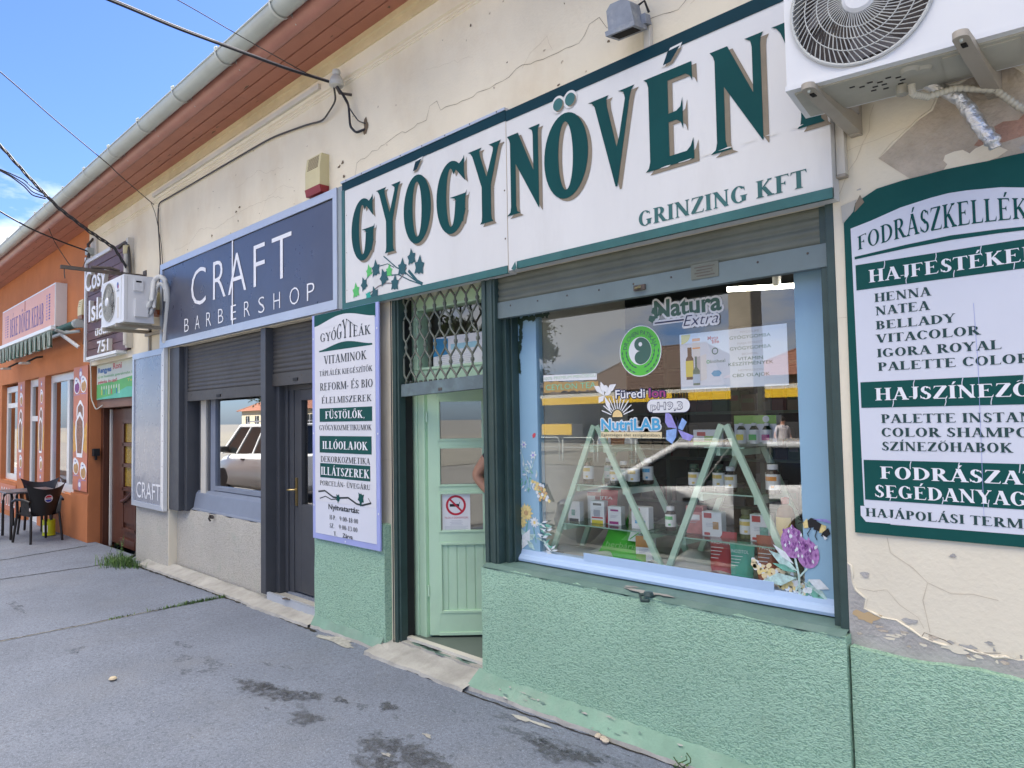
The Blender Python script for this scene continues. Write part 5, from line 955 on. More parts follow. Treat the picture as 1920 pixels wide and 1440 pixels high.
q = MB(); P = [(-.735, -.28, 2.79), (-.735, -.27, 2.755), (-.70, -.22, 2.75), (-.62, -.16, 2.775), (-.52, -.06, 2.765), (-.45, -.05, 2.68), (-.33, -.05, 2.60), (-.1, -.05, 2.5), (0, -.05, 2.46)]; Pd = []
for a, b in zip(P, P[1:]): Pd += [tuple(a[i] + (b[i] - a[i]) * t / 26 for i in range(3)) for t in range(26)]
q.tube(Pd, .012, M('ribbed_hose', lc(.5, .47, .38), .5, var=.1), 8, True, [.0115 + .0025 * (i % 4 < 2) for i in range(len(Pd))])
tag(q.build('drain_hose', loc=(-.6, -.2, 2.7)), 'thin ribbed cream drain hose curving under the large unit', 'hose')
q = MB(); q.box(-1.098, -1.062, -.035, 0, 2.60, 3.5, CREAMPVC); q.box(-1.10, -1.06, -.037, 0, 2.59, 2.605, BRK); tag(q.build('cable_duct', loc=(-1.09, 0, 2.6), bevel=.003), 'cream plastic cable duct running down beside the right end of the white sign', 'cable duct')
# second unit on the left
o2 = Vector((-9.60, -.52, 2.78))
S, F = ac_unit(o2, (1, 0, 0), None, .84, .54, .32, (.30, .28), .225, 'smaller clean white outdoor unit beside the plum brown sign', 34, 1.0)
q = MB(); BLU2 = M('badge_blue', lc(.03, .08, .3), .4); RED2 = M('badge_red', lc(.5, .03, .05), .4)
q.disc(F, .62, .44, .028, .038, BLU2, .002, 16); q.disc(F, .635, .425, .016, .022, RED2, .0025, 12); btext(q, F, 'GREE', .58, .365, .022, INKB, .1, .002)
q.fbox(F, .6, .66, .06, .3, 0, .0015, CREAMPVC); q.build('badge', S)
F2 = Fr(o2 + Vector((.84, 0, 0)), (0, 1, 0), (0, 0, 1)); q = MB()
q.fbox(F2, .10, .2, .36, .5, 0, .02, ACW); q.fbox(F2, .12, .18, .455, .475, .02, .021, DARKBOX); q.fbox(F2, .11, .25, .06, .26, 0, .035, ACW); q.fbox(F2, .03, .035, .02, .52, 0, .003, ACG); q.build('service_cover', S, bevel=.006)
for x in (-9.45, -8.95):
    q = MB(); q.box(x - .02, x + .02, -.55, 0, 2.735, 2.775, BRK); q.box(x - .02, x + .02, -.03, 0, 2.52, 3.0, BRK); q.build('wall_bracket', S)
q = MB(); q.box(-9.5, -8.85, -.06, -.03, 2.70, 2.735, BRK); q.build('cross_rail', S)
HOSE = M('white_hose', lc(.6, .6, .57), .5, var=.06)
for k_, (P, r_h, lb_) in enumerate([([(-8.76, -.28, 2.95), (-8.70, -.25, 3.0), (-8.72, -.22, 3.15), (-8.78, -.2, 3.28), (-8.74, -.15, 3.34), (-8.68, -.1, 3.3), (-8.70, -.06, 3.1), (-8.78, -.05, 2.85), (-8.83, -.05, 2.6), (-8.83, -.05, 2.55)], .03, 'outer white insulated hose looping from the smaller unit to the wall'), ([(-8.76, -.24, 2.88), (-8.69, -.22, 2.95), (-8.73, -.2, 3.10), (-8.76, -.17, 3.22), (-8.72, -.13, 3.26), (-8.70, -.09, 3.18), (-8.73, -.08, 3.0)], .022, 'inner thinner white hose looping beside the smaller unit')]):
    Pd = []
    for a, b in zip(P, P[1:]): Pd += [tuple(a[i] + (b[i] - a[i]) * t / 4 for i in range(3)) for t in range(4)]
    for _ in range(3): Pd = [Pd[0]] + [tuple((Pd[i - 1][j] + 2 * Pd[i][j] + Pd[i + 1][j]) / 4 for j in range(3)) for i in range(1, len(Pd) - 1)] + [Pd[-1]]
    q = MB(); q.tube(Pd, r_h, HOSE, 10); tag(q.build('insulated_hose', loc=(-8.75, -.1, 2.6)), lb_, 'hose')
# ---- alarm sirens, flood lamp
SIR = M('siren_cream', lc(.60, .53, .30), .5, var=.08, vs=6); SRED = M('siren_red', lc(.25, .02, .025), .3); SAMB = M('siren_amber', lc(.45, .12, .04), .35)
def siren(x, z, wd, h, d, lens, label, n=9):
    S = thing('alarm_siren', (x, 0, z), label, 'alarm siren', 'alarm sirens on the fronts'); q = MB(); q.prism(Fr((x, 0, z), (0, -1, 0), (0, 0, 1)), [(0, .06), (d, .06), (d, h * .62), (d * .8, h), (0, h)], -wd / 2, wd / 2, SIR); q.build('case', S, bevel=.004)
    q = MB(); F = WF(-d)
    F3 = Fr((x, -d, z + h * .62), (1, 0, 0), (0, d * .2, h * .38))
    for i in range(n): q.fbox(F3, -wd * .36, wd * .36, h * .03 + i * h * .33 / n, h * .03 + i * h * .33 / n + .006, 0, .0012, CRACK)
    q.build('louvres', S); q = MB(); q.prism(Fr((x, 0, z), (0, -1, 0), (0, 0, 1)), [(.005, .0), (d * .9, .0), (d + .004, .06), (.005, .06)], -wd / 2 - .002, wd / 2 + .002, lens); q.build('lens', S, bevel=.003)
siren(-5.33, 3.515, .24, .33, .09, SRED, 'cream alarm siren with a red lens on the wall between the barber and herb signs'); siren(-9.1, 2.92, .2, .27, .09, SAMB, 'yellowed alarm siren with an amber lens beside the hoses of the smaller unit', 7); siren(-12.3, 3.23, .22, .3, .09, M('lens_brown', lc(.2, .07, .03), .4), 'cream alarm siren on the terracotta wall left of the plum brown sign', 3)
S = thing('floodlight', (-2.08, -.1, 3.5), 'rusty grey floodlight on a short post over the white herb sign', 'floodlight')
GALV = M('weathered_galv', lc(.26, .29, .34), .55, metal=.3, var=.2, vs=14, dirt=.6, dcol=lc(.62, .62, .6), ds=9)
q = MB(); q.box(-2.045, -2.005, -.03, 0, 3.46, 3.66, CREAMPVC); q.build('post', S, bevel=.003)
q = MB(); Ff = Fr((-2.09, -.09, 3.62), (.95, .1, 0), (0, -.25, 1)); q.prism(Ff, [(-.075, 0), (.075, 0), (.068, .10), (.04, .125), (-.04, .125), (-.068, .10)], -.02, .09, GALV); q.fbox(Ff, -.085, .085, -.025, .0, -.03, .11, GALV); q.tube([Ff(.05, .10, -.02), Ff(.09, .12, -.04), Ff(.1, .06, -.05)], .007, BLACK); q.fbox(Ff, .06, .1, .0, .05, -.06, .0, GALV); q.fbox(Ff, -.065, .065, -.027, -.024, .0, .09, DARKBOX); q.build('lamp_head', S, bevel=.004)
# ---- iron bar, insulator, cables
q = MB(); q.box(-9.70, -9.655, -.94, 0, 3.475, 3.515, IRON); q.box(-9.73, -9.62, -.012, 0, 3.42, 3.57, IRON); q.tube([(-9.68, -.9, 3.475), (-9.68, -.9, 3.42), (-9.69, -.89, 3.36)], .006, IRON, 6); q.tube([(-9.68, -.62, 3.53), (-9.68, -.4, 3.55), (-9.68, -.3, 3.525)], .02, IRON, 6)
tag(q.build('iron_bar', loc=(-9.68, 0, 3.5)), 'rusty iron bar sticking out of the wall over the smaller unit', 'iron bar')
POR = M('porcelain', lc(.5, .5, .46), .3, var=.1)
q = MB(); q.lathe([(.03, -.05), (.058, -.04), (.06, -.01), (.045, .03), (.03, .05), (.034, .07), (.03, .09), (.0, .1)], (-4.91, -.11, 4.335), POR, 16); q.tube([(-4.91, -.11, 4.29), (-4.9, -.09, 4.24), (-4.86, 0, 4.24)], .012, IRON)
tag(q.build('wire_insulator', loc=(-4.91, -.11, 4.3)), 'white porcelain insulator carrying the cable under the cornice', 'insulator')
CAB = M('black_cable', lc(.02, .02, .024), .5, var=.1); CABG = M('grey_cable', lc(.06, .055, .05), .6, var=.15)
def cable(P, r, m, label, sub=8, sag=0, name='cable'):
    Pd = []
    for a, b in zip(P, P[1:]): Pd += [tuple(a[i] + (b[i] - a[i]) * t / sub for i in range(3)) for t in range(sub)]
    Pd.append(tuple(P[-1]))
    for _ in range(4): Pd = [Pd[0]] + [tuple((Pd[i - 1][j] + 2 * Pd[i][j] + Pd[i + 1][j]) / 4 for j in range(3)) for i in range(1, len(Pd) - 1)] + [Pd[-1]]
    q = MB(); q.tube(Pd, r, m, 6); return tag(q.build(name, loc=P[0]), label, 'cable')
cable([(-4.93, -.13, 4.32), (-4.97, -.5, 4.32), (-5.0, -.86, 4.34), (-5.05, -1.3, 4.37), (-5.09, -1.71, 4.42), (-5.5, -6, 4.8), (-6.6, -17.4, 6.2)], .009, CAB, 'thick double cable rising from the porcelain insulator up into the sky')
cable([(-4.95, -.13, 4.34), (-4.99, -.5, 4.343), (-5.02, -.86, 4.362), (-5.07, -1.3, 4.395), (-5.11, -1.71, 4.446), (-5.52, -6, 4.85), (-6.6, -17.4, 6.3)], .006, M('pale_cable', lc(.3, .29, .3), .5), 'thin paler cable running just above the thick double cable')
cable([(-4.93, -.12, 4.31), (-4.95, -.35, 4.33), (-4.99, -.75, 4.43), (-5.01, -.98, 4.49), (-5.05, -1.29, 4.58), (-5.5, -6, 5.6), (-6.6, -17.4, 7.6)], .0035, CABG, 'thinnest wire, the topmost of those leaving the insulator')
cable([(-9.37, -.0, 4.36), (-8.78, -.58, 4.46), (-8.65, -.71, 4.5), (-7.96, -1.4, 4.61), (-7.44, -1.92, 4.72), (-3, -6.4, 5.4), (8.1, -17.4, 7.2)], .0055, CABG, 'thin wire crossing the eaves to the wall left of the barber sign')
for i in range(3):
    a = [(-10.1, -.1, 3.68), (-10.11, -.24, 3.91), (-10.13, -.54, 4.09), (-10.15, -.86, 4.32), (-10.16, -1.14, 4.6), (-10.18, -1.47, 4.97), (-10.24, -2.4, 6.0), (-10.3, -3.42, 7.2)]
    Pd = []
    for p, n in zip(a, a[1:]): Pd += [tuple(p[j] + (n[j] - p[j]) * t / 10 for j in range(3)) for t in range(10)]
    Pd = [(p[0] + .018 * math.cos(k_ * .55 + i * 2.1), p[1], p[2] + .018 * math.sin(k_ * .55 + i * 2.1)) for k_, p in enumerate(Pd)]
    q = MB(); q.tube(Pd, .009, CAB, 6); tag(q.build('cable', loc=a[0]), 'one strand of the thick twisted cable bundle dropping to the plum brown sign', 'cable', 'strands of the twisted cable bundle')
cable([(-11.83, -.1, 4.18), (-11.79, -.13, 4.19), (-11.64, -.46, 4.23), (-11.45, -.89, 4.31), (-11.27, -1.28, 4.44), (-10.8, -2.4, 4.95), (-10.33, -3.4, 5.6)], .011, CAB, 'black cable stretched low over the terracotta front to the cluttered bracket')
for d, r_, l in ((0, .007, 'upper of the slack loops of black cable at the left edge of the sky'), (-.09, .007, 'middle of the slack loops of black cable at the left edge of the sky'), (-.16, .008, 'lowest of the slack loops of black cable at the left edge of the sky')):
    cable([(-10.155, -1.0, 4.46 + d * .3), (-10.16, -1.14, 4.52 + d * .6), (-10.17, -1.22, 4.6 + d * .5), (-10.18, -1.36, 4.65 + d * .2), (-10.18, -1.5, 4.69 + d * .1), (-10.25, -2.6, 4.85), (-10.3, -3.35, 5.1)], r_, CAB, l)
cable([(-11.83, -.1, 4.15), (-12.2, -.1, 3.95), (-12.7, -.12, 4.1), (-12.9, -.3, 4.5), (-12.6, -.45, 4.65)], .006, CABG, 'thin sagging wire on the terracotta wall under the eaves')
cable([(-4.92, -.13, 4.30), (-5.0, -.06, 4.22), (-5.25, -.03, 4.14), (-5.55, -.02, 4.20), (-6.2, -.02, 4.28), (-7.5, -.02, 4.30), (-8.8, -.02, 4.32), (-9.15, -.02, 4.33), (-9.18, -.02, 4.15), (-9.08, -.02, 3.6), (-9.0, -.06, 3.3), (-9.02, -.06, 3.0), (-8.97, -.03, 2.85)], .008, CABG, 'grey cable running along under the cornice and down past the barber sign')
cable([(-4.9, -.12, 4.30), (-4.83, -.05, 4.15), (-4.81, -.05, 3.95), (-4.74, -.04, 3.88), (-4.67, .0, 3.9)], .010, CAB, 'thick black cable looping from the insulator into a hole in the wall'); cable([(-4.88, -.12, 4.28), (-4.80, -.05, 4.08), (-4.72, -.03, 3.97), (-4.66, .0, 3.94)], .005, CAB, 'thin black wire from the insulator into the hole in the wall')
cable([(-9.3, -.06, 4.36), (-9.2, -.04, 4.2), (-9.05, -.02, 3.8), (-9.0, -.02, 3.5)], .004, CABG, 'thin wire hanging beside the grey cable left of the barber sign')
cable([(-11.98, -.02, 2.56), (-11.97, -.01, 2.3), (-11.95, -.01, 2.0), (-11.86, .03, 1.83), (-11.75, .09, 1.9)], .008, CREAMPVC, 'thin pale cord hanging beside the green banner')
cable([(-10.55, -.06, 4.02), (-10.3, -.06, 4.05), (-10.13, -.07, 4.0), (-10.07, -.06, 3.7), (-10.05, -.06, 3.3)], .02, CABG, 'bundle of grey cables bending over the top corner of the plum brown sign')
q = MB(); q.tube([(-10.15, -.08, 3.95), (-10.15, -.08, 2.65)], .035, CREAMPVC, 10); q.tube([(-10.15, -.08, 3.97), (-10.15, -.08, 3.86)], .045, SIR, 10); tag(q.build('conduit_pipe', loc=(-10.15, -.08, 2.65)), 'cream conduit pipe along the right edge of the plum brown sign', 'pipe')
q = MB(); q.box(-12.0, -11.7, -.03, -.0, 4.1, 4.45, CREAMPVC); q.tube([(-11.85, -.03, 4.4), (-11.85, -.1, 4.3), (-11.8, -.1, 4.1)], .02, IRON); q.box(-11.92, -11.8, -.12, -.03, 4.15, 4.25, GUT); tag(q.build('cable_bracket', loc=(-11.85, 0, 4.2)), 'cluttered cable bracket at the top left corner of the plum brown sign', 'bracket')
q = MB(); q.tube([(-9.99, .03, .58), (-9.99, .03, .0), (-9.99, .0, -.08), (-10.02, -.12, -.13)], .017, BLACK, 8); tag(q.build('black_downpipe', loc=(-9.99, .03, 0)), 'thin black pipe down the edge of the grey plinth by the gate', 'pipe')
# ================================================================== stickers on the shop glass
F = WF(.1645); FG = F
ST_W = M('sticker_white', lc(.74, .74, .74), .4); ST_G = M('sticker_lime', lc(.10, .50, .06), .4); ST_D = M('sticker_deep_green', lc(.05, .13, .10), .4); NAVY = M('sticker_navy', lc(.02, .025, .08), .4); MAG = M('sticker_purple', lc(.35, .05, .2), .4)
SKY = M('sticker_blue', lc(.07, .36, .60), .4); CRM = M('sticker_cream', lc(.72, .60, .36), .45); VIO = M('wing_violet', lc(.30, .27, .62), .45, var=.2, vs=40); WBL = M('wing_blue', lc(.25, .40, .72), .45, var=.2, vs=40)
q = MB()
def outl(s, a0, b0, h, wd, k, e=.011, it=0):
    for dx, dz in ((-e, 0), (e, 0), (0, -e), (0, e), (-e * .7, -e * .7), (e * .7, e * .7), (-e * .7, e * .7), (e * .7, -e * .7)):
        global n_; n_ += 1; btext(q, FG, s, a0 + dx, b0 + dz, h, ST_W, wd, k + .00008 * (n_ % 9), bold=.025, italic=it)
outl('Natura', -2.15, 2.13, .095, .40, .001, .012); q.poly(FG, [(-2.16, 2.09), (-1.9, 2.09), (-1.9, 2.115), (-2.16, 2.115)], ST_W, .0005); q.poly(FG, [(-2.15, 2.097), (-1.92, 2.097), (-1.92, 2.105), (-2.15, 2.105)], NAVY, .003)
btext(q, FG, 'Natura', -2.15, 2.13, .095, ST_D, .40, .004, bold=.028); outl('Extra', -1.97, 2.065, .06, .2, .005, .01, .3); btext(q, FG, 'Extra', -1.97, 2.065, .06, NAVY, .2, .007, bold=-.01, italic=.3)
for a in (.4, 1.6, 2.9): q.poly(FG, [(-2.13, 2.135), (-2.13 + .05 * math.cos(a), 2.135 + .05 * math.sin(a)), (-2.13 + .06 * math.cos(a + .5), 2.135 + .06 * math.sin(a + .5)), (-2.13 + .045 * math.cos(a + 1), 2.135 + .045 * math.sin(a + 1))], ST_D, .0045 + .0002 * a)
tag(q.build('product_sticker', loc=(-1.95, .16, 2.1)), 'white edged sticker of bold green letters over slanted handwriting at the top of the glass', 'sticker')
q = MB(); c0, c1 = -2.25, 1.958
q.disc(FG, c0, c1, .138, .142, ST_W, .001, 40); q.disc(FG, c0, c1, .133, .137, ST_G, .0015, 40); q.disc(FG, c0, c1, .075, .078, ST_W, .002, 32)
T = lambda a, r_: (c0 + r_ * math.cos(R(a)), c1 + r_ * 1.03 * math.sin(R(a)))
q.poly(FG, [T(a, .073) for a in range(90, -91, -10)] + [(c0 + .0365 * math.cos(R(a)), c1 - .037 + .0365 * math.sin(R(a))) for a in range(-90, -271, -15)][1:] + [(c0 - .0365 * math.cos(R(a)), c1 + .037 + .0365 * math.sin(R(a))) for a in range(-90, 91, 15)][1:-1], ST_D, .0025)
q.disc(FG, c0 + .004, c1 + .037, .012, .012, ST_W, .003, 14); q.disc(FG, c0 - .004, c1 - .037, .01, .01, ST_D, .003, 14)
def arcw(r0, a0, a1, x0, wd): return lambda p: (c0 + (r0 + p[1]) * math.cos(R(a0 + (a1 - a0) * (p[0] - x0) / wd)), c1 + (r0 + p[1]) * math.sin(R(a0 + (a1 - a0) * (p[0] - x0) / wd)))
btext(q, FG, 'DR.CHEN PATIKÁJA', 0, 0, .026, ST_D, 1.0, .002, bold=.012, warp=arcw(.09, 172, 8, 0, 1.0))
for i in range(6):
    for s_ in (-1, 1):
        for dr in (-.014, .014):
            a = -90 + s_ * (22 + i * 13); x, z = T(a, .106 + dr); t = R(a) + (1.57 * s_); q.poly(FG, [(x - .015 * math.cos(t), z - .015 * math.sin(t)), (x + .005 * math.sin(t), z - .005 * math.cos(t)), (x + .015 * math.cos(t), z + .015 * math.sin(t)), (x - .005 * math.sin(t), z + .005 * math.cos(t))], ST_D, .0022)
tag(q.build('round_sticker', loc=(c0, .16, c1)), 'round lime green sticker with a black and white yin yang', 'sticker')
q = MB(); q.poly(FG, [(-2.975, 1.825), (-2.555, 1.815), (-2.555, 1.852), (-2.975, 1.862)], ST_W, .001); btext(q, FG, '100% PREMIUM MINŐSÉGŰ', -2.97, 1.832, .02, M('faded_green', lc(.4, .55, .38), .5), .41, .002)
q.poly(FG, jag([(-2.975, 1.755), (-2.55, 1.755), (-2.545, 1.808), (-2.97, 1.818), (-2.975, 1.755)], .006, 4, .02)[:-1], M('sticker_kraft', lc(.42, .28, .11), .6), .0012); btext(q, FG, 'CEYLON TEA', -2.955, 1.768, .036, M('sticker_mint', lc(.13, .60, .42), .5), .39, .002, bold=-.01)
tag(q.build('tea_sticker', loc=(-2.76, .16, 1.8)), 'torn kraft strip with mint letters and a white strip above it', 'sticker')
q = MB(); n_ = 0
for z0, s, x0, wd, h in ((1.70, 'Füredi', -2.425, .20, .05),): 
    for dx, dz in ((-.005, 0), (.005, 0), (0, .005), (0, -.005)): n_ += 1; btext(q, FG, s, x0 + dx, z0 + dz, h, NAVY, wd, .001 + .0001 * n_, bold=.03)
    btext(q, FG, s, x0, z0, h, ST_W, wd, .002, bold=.012)
for dx, dz in ((-.005, 0), (.005, 0), (0, .005), (0, -.005)): n_ += 1; btext(q, FG, 'Ion', -2.20 + dx, 1.70 + dz, .05, NAVY, .105, .001 + .0001 * n_, bold=.03)
btext(q, FG, 'Ion', -2.20, 1.70, .05, MAG, .105, .002, bold=.02)
def pill(x0, x1, z0, z1, m, k): r_ = (z1 - z0) / 2; q.poly(FG, [(x1 - r_ + r_ * math.sin(R(a)), (z0 + z1) / 2 - r_ * math.cos(R(a))) for a in range(0, 181, 20)] + [(x0 + r_ - r_ * math.sin(R(a)), (z0 + z1) / 2 + r_ * math.cos(R(a))) for a in range(0, 181, 20)], m, k)
pill(-2.215, -1.945, 1.612, 1.69, NAVY, .003); pill(-2.212, -1.948, 1.615, 1.687, ST_W, .0033); btext(q, FG, 'pH9,3', -2.19, 1.630, .043, NAVY, .2, .004, bold=.03); btext(q, FG, 'pH9,3', -2.187, 1.632, .039, ST_W, .194, .0045, bold=-.004)
tag(q.build('water_sticker', loc=(-2.2, .16, 1.68)), 'sticker of white and purple letters over a white outlined pill with numbers', 'sticker')
q = MB(); fx, fz = -2.505, 1.735
for a, l, w_ in ((.5, .10, .04), (2.6, .085, .035), (1.9, .07, .03), (-1.2, .12, .03), (-2.2, .07, .04), (.0, .05, .03)): q.poly(FG, [(fx, fz - .015), (fx + l * .6 * math.cos(a) - w_ * .5 * math.sin(a), fz + l * .6 * math.sin(a) + w_ * .5 * math.cos(a)), (fx + l * math.cos(a), fz + l * math.sin(a)), (fx + l * .6 * math.cos(a) + w_ * .5 * math.sin(a), fz + l * .6 * math.sin(a) - w_ * .5 * math.cos(a))], ST_W, .001 + .0002 * (a + 3))
q.disc(FG, fx + .012, fz + .025, .018, .02, ST_W, .003, 12); tag(q.build('flower_fairy_sticker', loc=(fx, .16, fz)), 'small white cut out winged figure sticker beside the white and purple letters', 'sticker')
q = MB(); s0, s1 = -2.415, 1.595
for i in range(11):
    a = R(18 + 14.4 * i); q.line(FG, [(s0 + .045 * math.cos(a), s1 + .045 * math.sin(a)), (s0 + .115 * math.cos(a), s1 + .125 * math.sin(a))], .006, ST_W, .001)
q.poly(FG, [(s0 + .035 * math.cos(R(a)), s1 + .04 * math.sin(R(a))) for a in range(0, 181, 15)], M('sun_cream', lc(.75, .55, .25), .5), .0012)
outl('NutriLAB', -2.53, 1.522, .065, .40, .0015, .007); btext(q, FG, 'NutriLAB', -2.53, 1.522, .065, SKY, .40, .004, bold=.028); q.fbox(FG, -2.535, -2.125, 1.478, 1.510, .0, .0014, CRM); btext(q, FG, 'Egészséges élet szolgálatában.', -2.53, 1.486, .017, INKB, .40, .0022)
tag(q.build('sunrise_sticker', loc=(s0, .16, 1.5)), 'sticker of blue letters below a rising sun with white rays', 'sticker')
q = MB(); bx, bz = -2.03, 1.53
for k_, (P, m) in enumerate([([(0, 0), (-.03, .065), (-.062, .085), (-.066, .03), (-.05, .005)], VIO), ([(0, 0), (-.06, -.01), (-.062, -.055), (-.03, -.075), (-.005, -.04)], WBL), ([(.004, 0), (.03, .05), (.055, .03), (.03, -.01)], WBL), ([(.004, -.005), (.045, -.02), (.09, -.035), (.07, -.06), (.03, -.05)], VIO)]): q.poly(FG, [(bx + u * 1.1, bz + v * 1.1) for u, v in P], m, .001 + .0003 * k_)
q.line(FG, [(bx - .004, bz - .05), (bx + .008, bz + .03)], .008, NAVY, .003); q.line(FG, [(bx + .008, bz + .03), (bx + .03, bz + .055)], .002, NAVY, .003); q.line(FG, [(bx + .008, bz + .03), (bx - .005, bz + .06)], .002, NAVY, .0032)
tag(q.build('butterfly_sticker', loc=(bx, .16, bz)), 'violet and blue butterfly sticker right of the sunrise sticker', 'sticker')
# flower stickers: pressed along the left foil and in the lower right corner
LILY = M('petal_white', lc(.68, .72, .74), .5, var=.15, vs=60); YEL = M('petal_yellow', lc(.72, .58, .25), .5, var=.25, vs=60); SEAG = M('leaf_seagreen', lc(.16, .42, .33), .5, var=.4, vs=50); PALEL = M('leaf_pale', lc(.45, .62, .58), .5, var=.4, vs=45); CLOV = M('clover_pink', lc(.42, .20, .45), .5, var=.4, vs=60); CLOVD = M('clover_dark', lc(.22, .07, .26), .5, var=.2, vs=60); COMB = M('honeycomb', lc(.55, .36, .18), .5, var=.4, vs=80)
def KK(x): return .0165 if x < -3.01 or x > -1.385 else .001
def petal(q, x, z, a, l, w_, m, k): 
    q.poly(FG, [(x, z), (x + l * .5 * math.cos(a) - w_ / 2 * math.sin(a), z + l * .5 * math.sin(a) + w_ / 2 * math.cos(a)), (x + l * math.cos(a), z + l * math.sin(a)), (x + l * .5 * math.cos(a) + w_ / 2 * math.sin(a), z + l * .5 * math.sin(a) - w_ / 2 * math.cos(a))], m, k)
q = MB(); rq = random.Random(11); kk = 0
def stemline(q, P, w_, m):
    global kk; kk += 1; q.line(FG, P, w_, m, .0165 + .00005 * (kk % 12))
def flower(x, z, r_, n, m, mc):
    global kk
    for i in range(n): kk += 1; petal(q, x, z, i * 6.283 / n + rq.uniform(-.1, .1), r_ * rq.uniform(.85, 1.1), r_ * .45, m, .0168 + .0001 * (kk % 14))
    q.disc(FG, x, z, r_ * .3, r_ * .28, mc, .0186, 10)
stemline(q, [(-3.15, .80), (-3.12, .95), (-3.10, 1.05)], .008, SEAG); stemline(q, [(-3.10, 1.15), (-3.13, 1.28), (-3.17, 1.40)], .005, PALEL); stemline(q, [(-3.09, 1.15), (-3.08, 1.28), (-3.04, 1.36)], .005, PALEL); stemline(q, [(-3.08, .95), (-3.05, .82)], .006, SEAG)
flower(-3.13, 1.0, .062, 14, YEL, COMB); flower(-3.06, .945, .04, 10, LILY, YEL); flower(-3.16, .935, .036, 10, YEL, YEL)
for x, z in ((-3.19, 1.375), (-3.06, 1.365), (-3.14, 1.43)): flower(x, z, .03, 6, LILY, VIO)
for i in range(40): kk += 1; petal(q, -3.10 + rq.gauss(0, .045), 1.22 + rq.uniform(-.1, .1), rq.uniform(0, 6.28), rq.uniform(.02, .055), .012, rq.choice([PALEL, LILY, SEAG]), .0165 + .0001 * (kk % 16))
for i in range(26): kk += 1; q.disc(FG, -3.07 + .022 * (i % 5) + .012 * (i // 5), 1.20 - .022 * (i // 5) - .006 * (i % 5), .012, .012, rq.choice([COMB, LILY, YEL]), .0170 + .0001 * (kk % 12), 7)
for a in (2.2, 3.6, 5.6, .5): petal(q, -3.13, .83, a, .09, .04, PALEL, .0172 + .0001 * a)
petal(q, -3.10, .90, 4.2, .15, .075, LILY, .0176)
for i in range(34):
    t = i / 34; x, z = -3.0 + .03 * math.sin(t * 9), .95 - .2 * t; kk += 1; petal(q, x + t * .06, z, rq.choice([.3, 2.8, .0, 3.1]) + rq.uniform(-.5, .5), .055, .014, rq.choice([SEAG, PALEL, LILY]), .0165 + .0001 * (kk % 14))
q.poly(FG, [(-3.06 + u, 1.47 + v) for u, v in ((0, 0), (.02, .01), (.025, .03), (.01, .035), (-.005, .02))], M('ladybird', lc(.6, .08, .1), .4), .017)
tag(q.build('flower_sticker', loc=(-3.1, .15, .8)), 'tall wild flower sticker with yellow daisies along the left edge of the glass', 'sticker')
q = MB()
for cx, cz, rx, rz in ((-1.425, 1.0, .055, .072), (-1.355, .955, .052, .065)):
    q.disc(FG, cx, cz, rx, rz, CLOV, .0172 + .0004 * (cx > -1.4), 18)
    for i in range(46):
        kk += 1; t = rq.uniform(0, 6.28); r_ = rq.random() ** .5; petal(q, cx + rx * .9 * r_ * math.cos(t), cz + rz * .9 * r_ * math.sin(t), 1.57 + rq.uniform(-.4, .4), .022, .011, rq.choice([CLOVD, CLOV, CLOVD, LILY]), .0182 + .0001 * (kk % 14))
stemline(q, [(-1.415, .93), (-1.40, .85), (-1.40, .74)], .01, PALEL); stemline(q, [(-1.36, .89), (-1.395, .85)], .008, PALEL)
for x, z, a, l, w_, m in [(-1.405, .87, 2.6, .16, .05, PALEL), (-1.41, .865, 2.9, .12, .03, SEAG), (-1.41, .84, 3.35, .17, .06, PALEL), (-1.42, .90, 2.45, .13, .03, LILY), (-1.38, .83, -.7, .17, .06, PALEL), (-1.37, .82, -.85, .2, .05, SEAG), (-1.36, .84, -.3, .1, .05, LILY)]: kk += 1; petal(q, x, z, a, l, w_, m, .0168 + .0002 * (kk % 10))
for i in range(110):
    t = rq.random(); x, z = -1.63 + .27 * t, .862 - .10 * t + .012 * math.sin(t * 20); kk += 1; q.disc(FG, x + rq.uniform(-.01, .01), z + rq.gauss(0, .016 + .012 * t), rq.uniform(.008, .016), rq.uniform(.008, .014), rq.choice([CRM, YEL, CRM, LILY]), KK(x) + .0003 + .0001 * (kk % 16), 7)
for i in range(50): kk += 1; petal(q, -1.385 + rq.gauss(0, .02) + .1 * (i / 50), .80 - .11 * (i / 50) + rq.gauss(0, .012), rq.uniform(0, 6.28), .035, .012, rq.choice([SEAG, PALEL, PALEL]), .0167 + .0001 * (kk % 14))
tag(q.build('flower_sticker', loc=(-1.42, .15, .75)), 'sticker of two pink clover heads in the lower right corner of the glass', 'sticker')
q = MB(); bx, bz = -1.31, 1.10
for k_, (P, m) in enumerate([([(-.06, .0), (-.03, .025), (0, .02), (.0, -.02), (-.04, -.03)], BLACK), ([(-.075, -.005), (-.05, .02), (-.045, -.03), (-.07, -.035)], YEL), ([(0, .01), (.03, -.005), (.02, -.045), (-.02, -.035)], BLACK), ([(.025, -.005), (.05, -.01), (.045, -.05), (.01, -.05)], YEL), ([(.03, -.045), (.06, -.02), (.07, -.05), (.045, -.075), (.02, -.065)], BLACK), ([(-.02, .02), (.05, .025), (.10, .0), (.05, .008)], VIO), ([(.03, -.06), (.055, -.075), (.04, -.085)], LILY)]): q.poly(FG, [(bx + u * .85, bz + v * .85) for u, v in P], m, .017 + .0003 * k_)
for P in ([(-.03, -.03), (-.05, -.06), (-.045, -.075)], [(.0, -.04), (-.01, -.07), (.0, -.09)], [(-.07, .01), (-.1, .015)], [(-.07, .0), (-.1, -.01)]): q.line(FG, [(bx + u * .85, bz + v * .85) for u, v in P], .004, BLACK, .0195)
